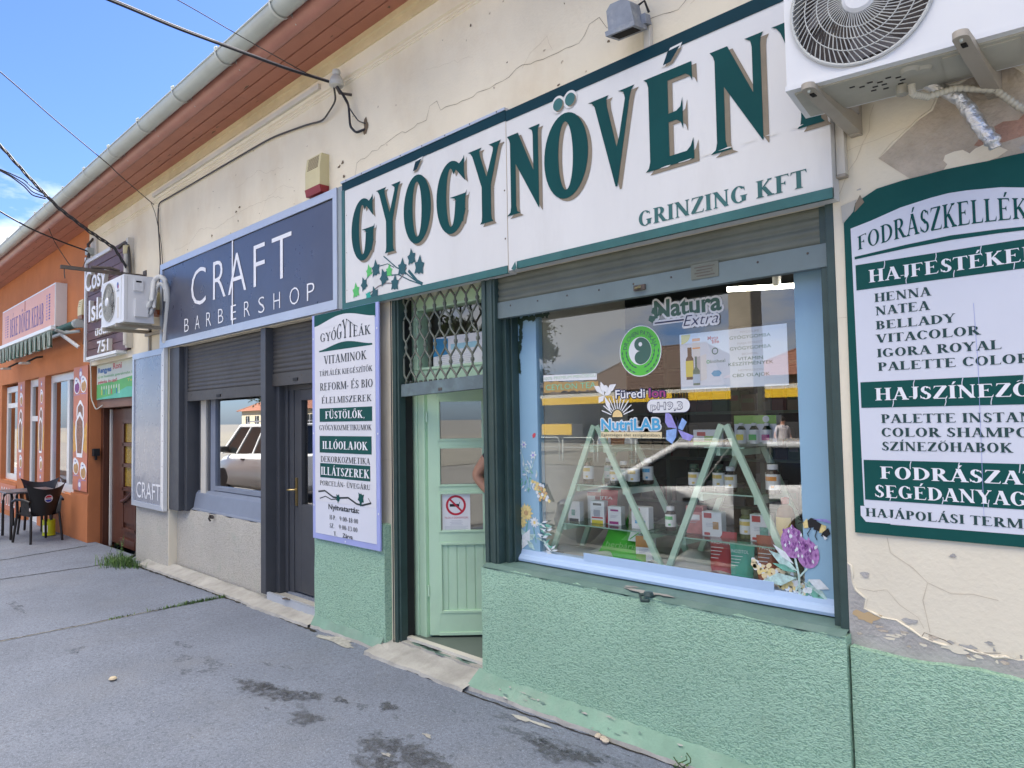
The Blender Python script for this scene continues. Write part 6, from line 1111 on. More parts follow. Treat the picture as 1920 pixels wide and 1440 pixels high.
tag(q.build('bee_sticker', loc=(bx, .15, bz)), 'bumblebee sticker on the right pale blue strip of the shop window', 'sticker')
q = MB(); IVY = M('hanging_ivy', lc(.02, .045, .03), .5, var=.2)
P_ = [(-3.15, 2.235)] ; rq = random.Random(3)
for i in range(34): t = i / 34; ivy(q, FG, -3.165 + rq.uniform(-.012, .012) + .015 * math.sin(t * 6), 2.25 - .36 * t, .035, IVY, rq.uniform(0, 6), .0168 + .0001 * (i % 14))
for i in range(26): t = i / 26; ivy(q, FG, -3.15 + .25 * t, 2.235 + .012 * t + rq.uniform(-.022, .012), .032, IVY, rq.uniform(0, 6), .0168 + .0001 * (i % 14))
tag(q.build('ivy_sticker', loc=(-3.15, .15, 2.2)), 'dark ivy sprig sticker in the upper left corner of the shop window', 'sticker')
# poster inside the glass
S = thing('product_poster', (-1.73, .2, 1.73), 'white sheet poster with bottles and green medicine words inside the shop glass', 'poster')
F = WF(.2); q = MB(); PB = M('poster_pale_blue', lc(.70, .76, .85), .5, var=.03); sheet(q, F, -2.02, -1.437, 1.733, 2.028, PB, -.002, .0015)
BRN = M('print_brown', lc(.05, .025, .015), .5); YLW = M('print_yellow', lc(.75, .62, .08), .5); ORG = M('print_orange', lc(.75, .3, .05), .5); GRN = M('print_green', lc(.05, .16, .12), .5); REDP = M('print_red', lc(.5, .06, .05), .5); GREYP = M('print_grey', lc(.45, .46, .5), .5)
q.poly(F, [(-2.01, 2.025)] + [(-2.01 + .055 * math.sin(R(a)), 2.025 - .05 * math.cos(R(a))) for a in range(0, 91, 15)], YLW, .002)
def pb(P, m, k): q.poly(F, P, m, k)
pb([(-1.985, 1.785), (-1.94, 1.785), (-1.94, 1.895), (-1.95, 1.91), (-1.95, 1.955), (-1.975, 1.955), (-1.975, 1.91), (-1.985, 1.895)], BRN, .002); q.fbox(F, -1.987, -1.942, 1.80, 1.885, 0, .0024, YLW); pb([(-1.945, 1.90), (-1.90, 1.90), (-1.90, 1.98), (-1.945, 1.98)], ST_W, .002); q.fbox(F, -1.945, -1.90, 1.985, 2.0, 0, .0021, ORG); q.fbox(F, -1.945, -1.90, 1.945, 1.952, 0, .0024, ORG)
pb([(-1.90, 1.775), (-1.865, 1.785), (-1.865, 1.915), (-1.90, 1.905)], ST_W, .0026); pb([(-1.925, 1.90), (-1.90, 1.905), (-1.90, 1.775), (-1.925, 1.785)], GREYP, .0024); pb([(-1.945, 1.755), (-1.905, 1.755), (-1.905, 1.83), (-1.92, 1.85), (-1.92, 1.905), (-1.932, 1.905), (-1.932, 1.85), (-1.945, 1.83)], GRN, .003); q.fbox(F, -1.946, -1.904, 1.765, 1.812, 0, .0034, M('print_sky', lc(.4, .55, .7), .5))
btext(q, F, 'Myco', -1.855, 1.985, .02, REDP, .06, .002, bold=.02); btext(q, F, 'life', -1.83, 1.965, .02, REDP, .04, .002, bold=.02); q.ring(F, -1.815, 1.925, .013, .018, GRN, .002, 18); btext(q, F, 'bioheal', -1.845, 1.865, .018, GRN, .085, .002); q.ring(F, -1.856, 1.872, .006, .01, LEAFG, .002, 6); q.disc(F, -1.81, 1.81, .03, .018, SKY, .002, 6)
for s, z, h, wd in (('MYCOLIFE', 2.003, .011, .10), ('GYÓGYGOMBA', 1.975, .017, .215), ('NAJA FOREST', 1.947, .011, .13), ('GYÓGYGOMBA', 1.920, .017, .215), ('BIOHEAL', 1.893, .011, .085), ('VITAMIN', 1.867, .017, .13), ('KÉSZÍTMÉNYEK', 1.842, .017, .235), ('HEMPASSION', 1.812, .011, .13), ('CBD OLAJOK', 1.785, .017, .195)): btext(q, F, s, -1.645, z, h, GRN if h > .015 else REDP, wd, .002, center=False) if False else btext(q, F, s, -1.645 - wd / 2 + .02, z, h, GRN if h > .015 else GREYP, wd, .002)
q.build('sheet', S)
# stickers on the door
F = Fr(LF(0, 0, .0035), LF.u, (0, 0, 1)); q = MB(); sheet(q, F, .10, .305, .785, 1.062, ST_W, 0, .002); RING = M('sign_red', lc(.50, .01, .035), .4)
q.ring(F, .20, .965, .058, .074, RING, .003, 36); q.fbox(F, .155, .225, .955, .975, .002, .0026, BLACK); q.line(F, [(.225, .975), (.23, .99)], .004, BLACK, .0027); q.line(F, [(.152, 1.013), (.248, .917)], .014, RING, .0034)
btext(q, F, 'TILOS A DOHÁNYZÁS', .115, .868, .014, RING, .175, .003)
for i in range(4): q.fbox(F, .165 - .01 * (i % 2), .24 + .01 * (i % 2), .850 - .010 * i, .853 - .010 * i, .002, .0028, GREYP)
for i in range(4): q.fbox(F, .115, .29 - .02 * (i % 2), .81 - .008 * i, .8125 - .008 * i, .002, .0028, GREYP)
tag(q.build('no_smoking_sign', loc=LF(.2, .78, .01)), 'white no smoking notice in the lowest pane of the open green door', 'sign')
F = WF(.198); q = MB(); SBL = M('sheet_blue', lc(.03, .22, .42), .5); sheet(q, F, -4.10, -3.56, 1.88 + .03, 2.2, ST_W, -.002, .001); q.poly(F, [(-4.10, 1.91), (-3.56, 1.925), (-3.56, 1.965), (-4.10, 1.955)], SBL, .0015); q.poly(F, [(-4.10, 2.06), (-3.93, 2.07), (-3.93, 2.185), (-4.10, 2.195)], SBL, .0015)
btext(q, F, 'www.fuvaszervis.hu', -4.0, 1.925, .022, ST_W, .34, .002)
for i in range(6): q.fbox(F, -4.06, -3.65 - .03 * (i % 3), 1.985 + .014 * i, 1.988 + .014 * i, .001, .0016, GREYP)
q.fbox(F, -3.9, -3.6, 2.1, 2.14, .001, .0016, M('sheet_mint', lc(.35, .6, .68), .5)); tag(q.build('notice_sheet', loc=(-3.83, .2, 1.91)), 'white and blue notice behind the lattice grille over the door', 'notice')

# ================================================================== display inside the window
SAGE = M('sage_painted_wood', lc(.45, .62, .47), .45, var=.06); SHG = glass('shelf_glass', .12, (.75, .88, .82, 1))
def beam(mb, a, b, w_, d_, m):
    a, b = Vector(a), Vector(b); t = (b - a).normalized(); s_ = Vector((0, 1, 0)); p = s_.cross(t).normalized(); vs = []
    for e in (a, b):
        for u, v in ((-1, -1), (1, -1), (1, 1), (-1, 1)): vs.append(e + p * w_ / 2 * u + s_ * d_ / 2 * v)
    mb.raw(vs, [(0, 3, 2, 1), (4, 5, 6, 7), (0, 1, 5, 4), (1, 2, 6, 5), (2, 3, 7, 6), (3, 0, 4, 7)], m)
def aframe(ax, fl, fr_, label):
    S = thing('ladder_shelf', ((fl + fr_) / 2, .4, .745), label, 'shelf')
    q = MB()
    for y, dz in ((.26, 0), (.56, 0)):
        beam(q, (fl, y, .745), (ax - .012, y + .0, 1.545), .034, .022, SAGE); beam(q, (fr_, y + .001, .745), (ax + .012, y + .001, 1.545), .034, .022, SAGE)
    q.build('frame', S, bevel=.002)
    for z in (.945, 1.19, 1.43):
        t = (z - .745) / .8; x0, x1 = fl + (ax - fl) * t, fr_ + (ax - fr_) * t
        q = MB(); q.box(x0 - .005, x0 + .02, .272, .545, z - .045, z - .005, SAGE); q.box(x1 - .02, x1 + .005, .272, .545, z - .045, z - .005, SAGE); q.box(x0 + .02, x1 - .02, .575, .592, z - .045, z - .005, SAGE); q.build('crossbar', S)
        q = MB(); e = .06 if z > 1.4 else .0; q.box(x0 - e, x1 + e, .255, .575, z - .005, z + .001, SHG); q.box(x0 - e, x1 + e, .2515, .2545, z - .006, z + .001, M('glass_edge', lc(.22, .36, .28), .2)); q.build('glass_shelf', S)
aframe(-2.648, -3.02, -2.205, 'pale green A shaped ladder shelf at the left of the shop window display'); aframe(-1.812, -2.175, -1.443, 'pale green A shaped ladder shelf at the right of the shop window display')
q = MB(); q.box(-2.34, -2.15, .28, .56, .938, .946, SHG); tag(q.build('glass_shelf', loc=(-2.25, .4, .94)), 'short glass plank bridging the two ladder shelves', 'shelf')
BGR, BBR = M('green_bottle_glass', lc(.012, .035, .018), .2, var=.1), M('brown_bottle_glass', lc(.03, .016, .01), .2, var=.1); LBW = M('label_white', lc(.78, .78, .74), .5); LBY = M('label_yellow', lc(.7, .5, .12), .5); CAPW = M('cap_white', lc(.7, .7, .68), .4); CAPG = M('cap_green', lc(.02, .06, .035), .4); MINT = M('label_mint', lc(.35, .55, .48), .5); REDL = M('label_red', lc(.5, .05, .05), .5)
def bottle(x, y, z, h, r_, body, cap, band, label):
    S = thing('bottle', (x, y, z), label, 'bottle', 'bottles in the shop window')
    q = MB(); q.lathe([(r_ * .95, 0), (r_, .004), (r_, h * .16), (r_ * 1.015, h * .16), (r_ * 1.015, h * .6), (r_, h * .6), (r_, h * .68), (r_ * .7, h * .79), (r_ * .62, h * .8), (r_ * .62, h * .84)], (x, y, z), body, 18, mats=[body, body, body, LBW, LBW, LBW, body, body, body])
    f_ = Fr((x, y - r_ * 1.02, z), (1, 0, 0)); 
    q.raw([(x + r_ * 1.022 * math.sin(t), y - r_ * 1.022 * math.cos(t), z + zz) for zz in (h * .46, h * .6) for t in [-.9 + .3 * i for i in range(7)]], [(i, i + 1, 8 + i, 7 + i) for i in range(6)], band, True)
    q.raw([(x + r_ * 1.022 * math.sin(t), y - r_ * 1.022 * math.cos(t), z + zz) for zz in (h * .22, h * .3) for t in [.1 + .15 * i for i in range(4)]], [(i, i + 1, 5 + i, 4 + i) for i in range(3)], band, True)
    q.build('body', S); q = MB(); q.lathe([(r_ * .72, h * .83), (r_ * .74, h * .84), (r_ * .74, h * .985), (r_ * .68, h), (0, h)], (x, y, z), cap, 18); q.build('cap', S)
for x, y, z, h, r_, b, cp, bd, lab in [(-2.79, .36, 1.191, .155, .034, BBR, CAPG, LBY, 'dark bottle with a yellow label, leftmost on the upper left shelf'), (-2.72, .48, 1.191, .15, .032, BGR, CAPW, MINT, 'white capped bottle behind the leftmost one on the upper left shelf'), (-2.62, .40, 1.191, .125, .03, BGR, CAPW, LBY, 'short white capped bottle left of the middle of the upper left shelf'), (-2.55, .40, 1.191, .14, .032, BBR, CAPW, MINT, 'taller white capped bottle in the middle of the upper left shelf'), (-2.46, .37, 1.191, .15, .036, BGR, CAPG, LBY, 'green capped bottle at the right end of the upper left shelf'), (-2.44, .49, 1.191, .155, .032, BBR, CAPW, SKY, 'blue labelled bottle behind the right end of the upper left shelf'),
        (-2.235, .40, .947, .135, .031, BBR, CAPW, LEAFG, 'white capped bottle standing alone between the two ladder shelves'), (-2.075, .40, 1.191, .135, .033, BGR, CAPG, LBY, 'dark green capped bottle at the left end of the upper right shelf'), (-1.925, .40, 1.191, .14, .034, BGR, CAPG, LBY, 'clear labelled bottle left of the short one on the upper right shelf'), (-1.852, .39, 1.191, .13, .032, BBR, CAPW, LBY, 'short white capped bottle in the middle of the upper right shelf'), (-1.66, .47, 1.191, .15, .034, BGR, CAPG, LBY, 'dark capped bottle behind the last on the upper right shelf'), (-1.615, .38, 1.191, .15, .036, BBR, CAPW, ORG, 'white capped bottle at the right end of the upper right shelf'), (-1.785, .42, .947, .15, .036, M('olive_glass', lc(.10, .12, .03), .2), M('cap_olive', lc(.12, .13, .06), .4), LBY, 'olive bottle on the lower right shelf between two boxes')]: bottle(x, y, z, h, r_, b, cp, bd, lab)
S = thing('syrup_bottle', (-1.575, .42, .947), 'large amber bottle with a red cap at the right end of the lower right shelf', 'bottle'); q = MB(); AMB = M('amber_plastic', lc(.22, .09, .03), .25)
q.lathe([(.042, 0), (.045, .01), (.045, .14), (.038, .17), (.018, .19), (.016, .2)], (-1.575, .42, .947), AMB, 20); q.raw([(-1.575 + .046 * math.sin(t), .42 - .046 * math.cos(t), .947 + zz) for zz in (.02, .13) for t in [-1 + .33 * i for i in range(7)]], [(i, i + 1, 8 + i, 7 + i) for i in range(6)], LBY, True); q.build('body', S); q = MB(); q.lathe([(.02, .195), (.02, .225), (0, .228)], (-1.575, .42, .947), REDL, 16); q.build('cap', S)
def carton(x, y, z, w_, h, d_, rz, base, marks, label, name='carton'):
    q = MB(); ca, sa = math.cos(rz), math.sin(rz); F = Fr((x, y, z), (ca, sa, 0), (0, 0, 1)); q.fbox(F, -w_ / 2, w_ / 2, 0, h, -d_, 0, base)
    for i, (a0, a1, b0, b1, m) in enumerate(marks): q.fbox(F, -w_ / 2 + a0 * w_, -w_ / 2 + a1 * w_, b0 * h, b1 * h, .0, .0006 + .0002 * i, m)
    for i in range(3): q.fbox(F, -w_ * .3, w_ * (.25 - .08 * i), h * (.52 - .06 * i), h * (.535 - .06 * i), 0, .0022, GREYP)
    tag(q.build(name, loc=(x, y, z), bevel=.001), label, 'box', 'cartons in the shop window')
CTW, CTP, CTG = M('carton_white', lc(.78, .78, .77), .5), M('carton_pink', lc(.5, .2, .19), .5, var=.2, vs=30), M('carton_lime', lc(.28, .5, .10), .5)
HEART = [(.1, .5, .74, .95, REDL)]
for a in [(-2.90, .34, .946, .085, .12, .05, .15, CTW, [(.1, .9, .0, .14, INKB), (.3, .6, .3, .6, SEAG)], 'white carton with a dark foot, first on the lower left shelf'), (-2.86, .50, .946, .10, .17, .06, .2, CTW, [(.0, 1, .86, 1, CTP), (.55, .9, .5, .85, CTP)], 'tall white and pink carton behind the first on the lower left shelf'), (-2.73, .36, .946, .10, .135, .06, .1, CTW, [(.2, .8, .8, .9, INKB), (.25, .7, .3, .6, GREYP), (.1, .9, .22, .28, REDL), (.1, .9, .0, .14, YLW)], 'white carton with a drawing, second on the lower left shelf'), (-2.60, .36, .946, .09, .11, .05, .12, CTW, [(.2, .8, .75, .85, MAG), (.1, .8, .05, .2, MAG)], 'white and magenta carton in the middle of the lower left shelf'), (-2.50, .46, .946, .13, .11, .05, .05, M('carton_buff', lc(.5, .42, .3), .5), [(.1, .9, .7, .85, REDL), (.5, .9, .1, .5, BRN)], 'buff carton behind the front row of the lower left shelf'), (-2.395, .33, .946, .11, .125, .06, .12, CTW, HEART + [(.2, .8, .25, .4, SKY)], 'white carton with a red heart at the right end of the lower left shelf'),
          (-2.07, .38, .946, .10, .15, .06, .1, CTP, [(.05, .95, .8, .98, M('carton_wine', lc(.3, .05, .06), .5)), (.1, .8, .5, .7, CTW)], 'pink patterned carton at the left end of the lower right shelf'), (-1.955, .36, .946, .11, .13, .06, .08, CTW, HEART + [(.55, .85, .3, .6, BREAD), (.1, .4, .04, .15, REDL)], 'white carton with a blond portrait on the lower right shelf'), (-1.69, .37, .946, .10, .135, .06, .06, CTW, [(.1, .55, .72, .95, REDL), (.5, .95, .25, .55, SEAG), (.1, .4, .04, .14, REDL)], 'white carton with a green eye on the lower right shelf'),
          (-2.01, .42, 1.431, .15, .085, .06, .0, CTW, [(.0, 1, .0, .22, LEAFG), (.15, .5, .6, .85, REDL), (.45, .9, .3, .6, CTG)], 'white and lime carton lying left on top of the right ladder shelf'), (-2.62, .44, 1.431, .10, .13, .05, .05, M('carton_orange', lc(.4, .16, .06), .5, var=.3, vs=40), [(.1, .9, .6, .9, BRN)], 'orange brown carton on top of the left ladder shelf'), (-2.74, .46, 1.431, .09, .10, .05, .1, CTW, [(.1, .9, .6, .9, LEAFG), (.2, .8, .1, .4, ORG)], 'green and white carton at the left on top of the left ladder shelf'), (-2.38, .34, .746, .10, .16, .07, .25, CTW, [(.0, 1, .6, 1, M('carton_amber', lc(.55, .25, .06), .5)), (.0, .6, .0, .35, CTG)], 'orange and white carton on the display floor beside the green bag')]: carton(*a)
S = thing('bottle_carrier', (-1.74, .46, 1.431), 'green and white cardboard carrier with three bottles on top of the right ladder shelf', 'box'); F = Fr((-1.74, .46, 1.431), (1, .05, 0), (0, 0, 1)); q = MB(); q.fbox(F, -.115, .115, 0, .16, -.07, 0, CTW); q.fbox(F, -.115, .115, .115, .16, 0, .0008, CTG); q.disc(F, .06, .14, .018, .018, CTW, .001, 14); q.fbox(F, -.115, .115, 0, .02, 0, .0009, M('carton_flower', lc(.5, .55, .45), .5)); q.build('tray', S)
for i, m in enumerate((YLW, LEAFG, MAG)):
    xx = -.07 + .07 * i; q = MB(); q.lathe([(.025, .012), (.025, .085), (.012, .105), (.012, .12)], F(xx, 0, .014), BGR, 14, mats=[LBW, BGR, CAPW, CAPW]); q.fbox(F, xx - .02, xx + .02, .03, .06, .036, .0395, m); q.build('small_bottle', S)
def pouch(x, y, z, w_, h, m, s, lab, tilt=.08, lo_=.85):
    S = thing('pouch', (x, y, z), lab, 'pouch'); q = MB(); n = 12; F = Fr((x, y, z), (1, .1, 0), (0, tilt, 1)); vs = []
    for j in range(n + 1):
        v = j / n; d_ = .035 * (1 - v) ** .7 + .003; hw_ = w_ / 2 * (lo_ + (1 - lo_) * v)
        for i in range(9): u = -1 + i / 4; vs.append(F(u * hw_, v * h, d_ * math.sqrt(max(0, 1 - u * u)) + .004 * math.sin(u * 7 + v * 9)))
    q.raw(vs, [(j * 9 + i, j * 9 + i + 1, j * 9 + i + 10, j * 9 + i + 9) for j in range(n) for i in range(8)], m, True)
    vs2 = [F(u * w_ / 2 * (lo_ + (1 - lo_) * v), v * h, -.004 - .02 * (1 - v) * (1 - u * u)) for v in [j / n for j in range(n + 1)] for u in [-1 + i / 4 for i in range(9)]]
    q.raw(vs2, [(j * 9 + i, j * 9 + i + 9, j * 9 + i + 10, j * 9 + i + 1) for j in range(n) for i in range(8)], m, True); q.build('bag', S)
    q = MB(); F3 = Fr(F(0, 0, .042), (1, .1, 0), (0, tilt, 1)); btext(q, F3, s, -w_ * .36, h * .72, h * .085, ST_W, w_ * .7, -.012)
    for i in range(4): q.fbox(F3, -w_ * .36, w_ * (.1 - .06 * i), h * (.63 - .08 * i), h * (.645 - .08 * i), -.012, -.011, ST_W)
    q.build('print', S)
pouch(-1.90, .36, .746, .15, .23, M('pouch_red', lc(.42, .045, .04), .35, var=.1), 'KREATIN', 'red pouch, left of the three on the display floor'); pouch(-1.76, .30, .746, .13, .2, M('pouch_teal', lc(.06, .35, .25), .35, var=.1), 'INOZITOL', 'teal pouch in the middle of the three on the display floor'); pouch(-1.62, .32, .746, .14, .24, M('pouch_rust', lc(.32, .075, .025), .35, var=.1), 'TAURIN', 'rust coloured pouch, right of the three on the display floor')
pouch(-2.69, .42, .946, .12, .2, M('pouch_crimson', lc(.45, .02, .03), .4), 'TEA', 'crimson pouch standing behind the cartons of the lower left shelf'); pouch(-2.52, .44, 1.431, .10, .14, M('pouch_white', lc(.6, .58, .54), .4), 'TEA', 'white pouch at the right on top of the left ladder shelf')
S = thing('shopping_bag', (-2.55, .36, .746), 'bright green cloth bag with a white leaf emblem lying on the display floor', 'bag'); BAG = M('bag_green', lc(.07, .42, .035), .7, var=.08)
q = MB(); F = Fr((-2.53, .34, .747), (1, .05, 0), (0, .55, .85)); vs = []
for j in range(9):
    for i in range(9): u, v = -1 + i / 4, j / 8; vs.append(F(u * (.19 - .05 * v) - .02, v * .24, .02 * math.sin(u * 3 + v * 4) + .03 * (1 - u * u) * (1 - v)))
q.raw(vs, [(j * 9 + i, j * 9 + i + 1, j * 9 + i + 10, j * 9 + i + 9) for j in range(8) for i in range(8)], BAG, True); q.raw([v + Vector((0, .03, -.002)) for v in vs], [(j * 9 + i, j * 9 + i + 9, j * 9 + i + 10, j * 9 + i + 1) for j in range(8) for i in range(8)], BAG, True); q.build('cloth', S)
q = MB(); q.tube([F(-.06, .235, .0), F(-.05, .32, .01), F(.0, .34, .015), (F(.04, .31, .01)), F(.04, .235, 0)], .008, BAG); q.build('handle', S); q = MB(); q.fbox(F, .02, .09, .11, .18, .043, .045, ST_W); q.line(F, [(.03, .12), (.08, .17)], .008, BAG, .0455); btext(q, F, 'herbária', -.12, .06, .035, M('bag_print', lc(.3, .55, .2), .6), .22, .0455); q.build('print', S)
# tulle
TUL = bpy.data.materials.new('white_tulle'); TUL.use_nodes = True; n_t, l_t = TUL.node_tree.nodes, TUL.node_tree.links
tr = n_t.new('ShaderNodeBsdfTransparent'); mx = n_t.new('ShaderNodeMixShader'); mx.inputs[0].default_value = .62; l_t.new(tr.outputs[0], mx.inputs[1]); l_t.new(n_t['Principled BSDF'].outputs[0], mx.inputs[2]); l_t.new(mx.outputs[0], n_t['Material Output'].inputs[0]); n_t['Principled BSDF'].inputs['Base Color'].default_value = lc(.7, .68, .62)
q = MB(); nx, ny = 70, 18; vs = []
for j in range(ny):
    for i in range(nx):
        x = -3.02 + 1.6 * i / (nx - 1); y = .23 + .68 * j / (ny - 1); z = .752 + .028 * max(0, math.sin(x * 17 + y * 9) + .6 * math.sin(x * 31 - y * 14)) + .10 * math.exp(-((x + 2.12) / .09) ** 2) * math.exp(-((y - .42) / .14) ** 2) + (.14 * max(0, (y - .62) / .29) ** 1.3 if x < -2.3 else 0); vs.append((x, y, z))
q.raw(vs, [(j * nx + i, j * nx + i + 1, (j + 1) * nx + i + 1, (j + 1) * nx + i) for j in range(ny - 1) for i in range(nx - 1)], TUL, True); tag(q.build('tulle_cloth', loc=(-2.2, .5, .75)), 'crumpled sheer white cloth spread over the display floor', 'cloth')
# shop fittings seen dimly behind the display
S = thing('tube_lamp', (-1.8, 2.2, 2.5), 'lit fluorescent tube hanging from the shop ceiling', 'lamp'); q = MB(); q.tube([(-2.47, 1.6, 2.50), (-1.9, 1.95, 2.50)], .018, M('lit_tube', lc(1, .93, .78), emit=5), 10); q.build('tube', S); q = MB(); q.box(-2.2, -2.16, 1.75, 1.8, 2.5, 2.62, CAPW); q.build('mount', S)
SAGED = M('dimmed_green_wood', lc(.12, .17, .12), .5); S = thing('shop_rack', (-2.6, 2.6, 0), 'darkened green shelving rack deep inside the herb shop', 'shelf'); q = MB()  # rack wood darkened, the room's dimness put into its colour
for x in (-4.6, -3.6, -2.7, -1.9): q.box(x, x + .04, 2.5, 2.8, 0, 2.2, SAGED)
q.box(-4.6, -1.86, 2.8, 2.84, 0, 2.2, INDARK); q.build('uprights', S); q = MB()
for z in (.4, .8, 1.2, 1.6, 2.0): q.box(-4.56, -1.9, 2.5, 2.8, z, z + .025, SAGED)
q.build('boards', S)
rs = random.Random(8); STK = [M('stock_%s' % n, lc(*c_), .5) for n, c_ in (('red', (.12, .03, .025)), ('cream', (.2, .17, .12)), ('green', (.05, .10, .04)), ('white', (.22, .22, .2)), ('brown', (.06, .04, .025)))]  # packet colours darkened too, so they read as dimly lit
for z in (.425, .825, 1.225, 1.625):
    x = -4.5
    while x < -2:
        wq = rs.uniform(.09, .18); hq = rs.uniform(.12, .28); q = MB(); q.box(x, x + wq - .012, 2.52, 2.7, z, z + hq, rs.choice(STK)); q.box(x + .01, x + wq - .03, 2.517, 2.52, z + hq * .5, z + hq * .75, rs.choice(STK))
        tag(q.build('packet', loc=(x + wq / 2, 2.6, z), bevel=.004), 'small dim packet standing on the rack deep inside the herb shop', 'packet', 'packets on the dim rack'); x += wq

# ================================================================== tables, chairs, can, weeds
CHB = M('black_plastic', lc(.016, .014, .013), .42, var=.1)
def chair(px, py, ang, label, logo=False):
    gzp = -.155; S = thing('plastic_chair', (px, py, gzp), label, 'chair', 'black chairs outside the kebab shop'); c_, s_ = math.cos(ang), math.sin(ang)
    W3 = lambda f, r, z: Vector((px + f * c_ - r * s_, py + f * s_ + r * c_, gzp + z))
    for f, r, tf, tr_ in ((.2, .2, .25, .235), (.2, -.2, .25, -.235), (-.2, .2, -.25, .225), (-.2, -.2, -.25, -.225)):
        q = MB(); q.tube([W3(tf, tr_, 0), W3((tf + f) / 2, (tr_ + r) / 2, .22), W3(f, r, .44)], .018, CHB, 8); q.build('leg', S)
    q = MB(); n = 8; top = [W3(-.22 + .44 * i / n, -.22 + .44 * j / n, .43 - .02 * math.sin(math.pi * i / n) * math.sin(math.pi * j / n) + (.01 if i == n else 0)) for i in range(n + 1) for j in range(n + 1)]
    fs = [(i * (n + 1) + j, i * (n + 1) + j + 1, (i + 1) * (n + 1) + j + 1, (i + 1) * (n + 1) + j) for i in range(n) for j in range(n)]
    q.raw(top, fs, CHB, True); q.raw([v - Vector((0, 0, .02)) for v in top], [f[::-1] for f in fs], CHB, True); q.build('seat', S)
    q = MB(); n, m = 12, 8; sf = []
    for k_ in (0, .014):
        vs = []
        for j in range(m + 1):
            v = j / m; hw_ = .17 + .07 * v + .045 * v ** 4
            for i in range(n + 1):
                u = -1 + 2 * i / n; vs.append(W3(-.21 - .09 * v + .075 * u * u * (1 + .3 * v) - k_, u * hw_, .40 + .43 * v + .055 * abs(u) ** 2.2 * v ** 2 - (.03 * (1 - u * u)) * v))
        fs = [(j * (n + 1) + i, j * (n + 1) + i + 1, (j + 1) * (n + 1) + i + 1, (j + 1) * (n + 1) + i) for j in range(m) for i in range(n)]
        q.raw(vs, fs if k_ else [f[::-1] for f in fs], CHB, True); sf.append(vs)
    ed = [j * (n + 1) for j in range(m + 1)] + [m * (n + 1) + i for i in range(n + 1)] + [j * (n + 1) + n for j in range(m, -1, -1)]
    for a, b in zip(ed, ed[1:]): q.face([sf[0][a], sf[0][b], sf[1][b], sf[1][a]], CHB)
    bk = q.build('backrest', S)
    for r in (-1, 1):
        q = MB(); q.tube([W3(-.23, r * .235, .62), W3(-.1, r * .27, .66), (W3(.08, r * .275, .655)), W3(.22, r * .26, .62), W3(.25, r * .245, .5), W3(.25, r * .235, .25)], .02, CHB, 8); q.raw([W3(-.2, r * .235, .63), W3(-.2, r * .22, .40), W3(.02, r * .23, .42), W3(-.02, r * .265, .64)], [(0, 1, 2, 3), (3, 2, 1, 0)], CHB); q.build('arm', S)
    if logo:
        q = MB(); F = Fr(W3(-.285, .0, .66), W3(0, -1, 0) - W3(0, 0, 0), W3(-.1, 0, 1) - W3(0, 0, 0)); R_, B_ = M('logo_red', lc(.5, .02, .03), .4), M('logo_blue', lc(.02, .05, .35), .4)
        q.disc(F, 0, 0, .058, .058, ST_W, .004, 24); arc_ = lambda a0, a1: [(.05 * math.cos(R(a0 + (a1 - a0) * i / 10)), .05 * math.sin(R(a0 + (a1 - a0) * i / 10))) for i in range(11)]
        q.poly(F, arc_(20, 165), R_, .005); q.poly(F, arc_(200, 345), B_, .005); btext(q, F, 'PEPSI', -.04, -.008, .017, BLACK, .08, .0056, bold=.02); q.build('round_emblem', bk)
    return S
chair(-12.93, -.46, math.atan2(-.25, -.97), 'black plastic armchair seen from behind with a round red white and blue emblem', True)
chair(-14.15, -.22, math.atan2(-.35, .94), 'black plastic armchair facing the street on the far side of the table')
chair(-13.86, -1.12, math.atan2(.9, .1), 'black plastic armchair at the very left edge, only its legs in view')
S = thing('cafe_table', (-13.75, -.45, -.155), 'small dark square table between the black plastic chairs', 'table'); q = MB(); q.box(-14.08, -13.38, -.80, -.12, .56, .585, M('table_top', lc(.11, .105, .115), .3, var=.1)); q.build('tabletop', S, bevel=.01)
for x, y in ((-14.05, -.72), (-13.42, -.72), (-14.05, -.18), (-13.42, -.18)):
    q = MB(); q.tube([(x, y, -.155), (x, y, .40), (x + (.03 if x < -13.8 else -.03), y + .01, .5), (x + (.12 if x < -13.8 else -.12), y + .02, .55)], .02, CHB, 8); q.build('leg', S)
S = thing('yellow_can', (-13.48, -.2, -.155), 'bright yellow tin standing on the pavement behind the chair', 'tin'); q = MB(); YC = M('can_yellow', lc(.52, .56, .02), .45, var=.1, dirt=.3, dcol=lc(.3, .3, .02), ds=6); q.lathe([(.0, .01), (.09, .0), (.095, .01), (.09, .02), (.09, .24), (.095, .25), (.088, .25), (.086, .22), (0, .22)], (-13.48, -.2, -.155), YC, 24); q.build('tin', S)
q = MB(); q.raw([(-13.48 + .0915 * math.cos(t), -.2 + .0915 * math.sin(t), -.155 + z) for z in (.06, .17) for t in [-1.3 + .15 * i for i in range(7)]], [(i, i + 1, 8 + i, 7 + i) for i in range(6)], ST_W, True); q.build('label', S)
WG = [M('weed_green_%d' % i, lc(*k_), .6, var=.25, vs=20) for i, k_ in enumerate(((.07, .15, .03), (.11, .2, .04), (.05, .10, .03)))]
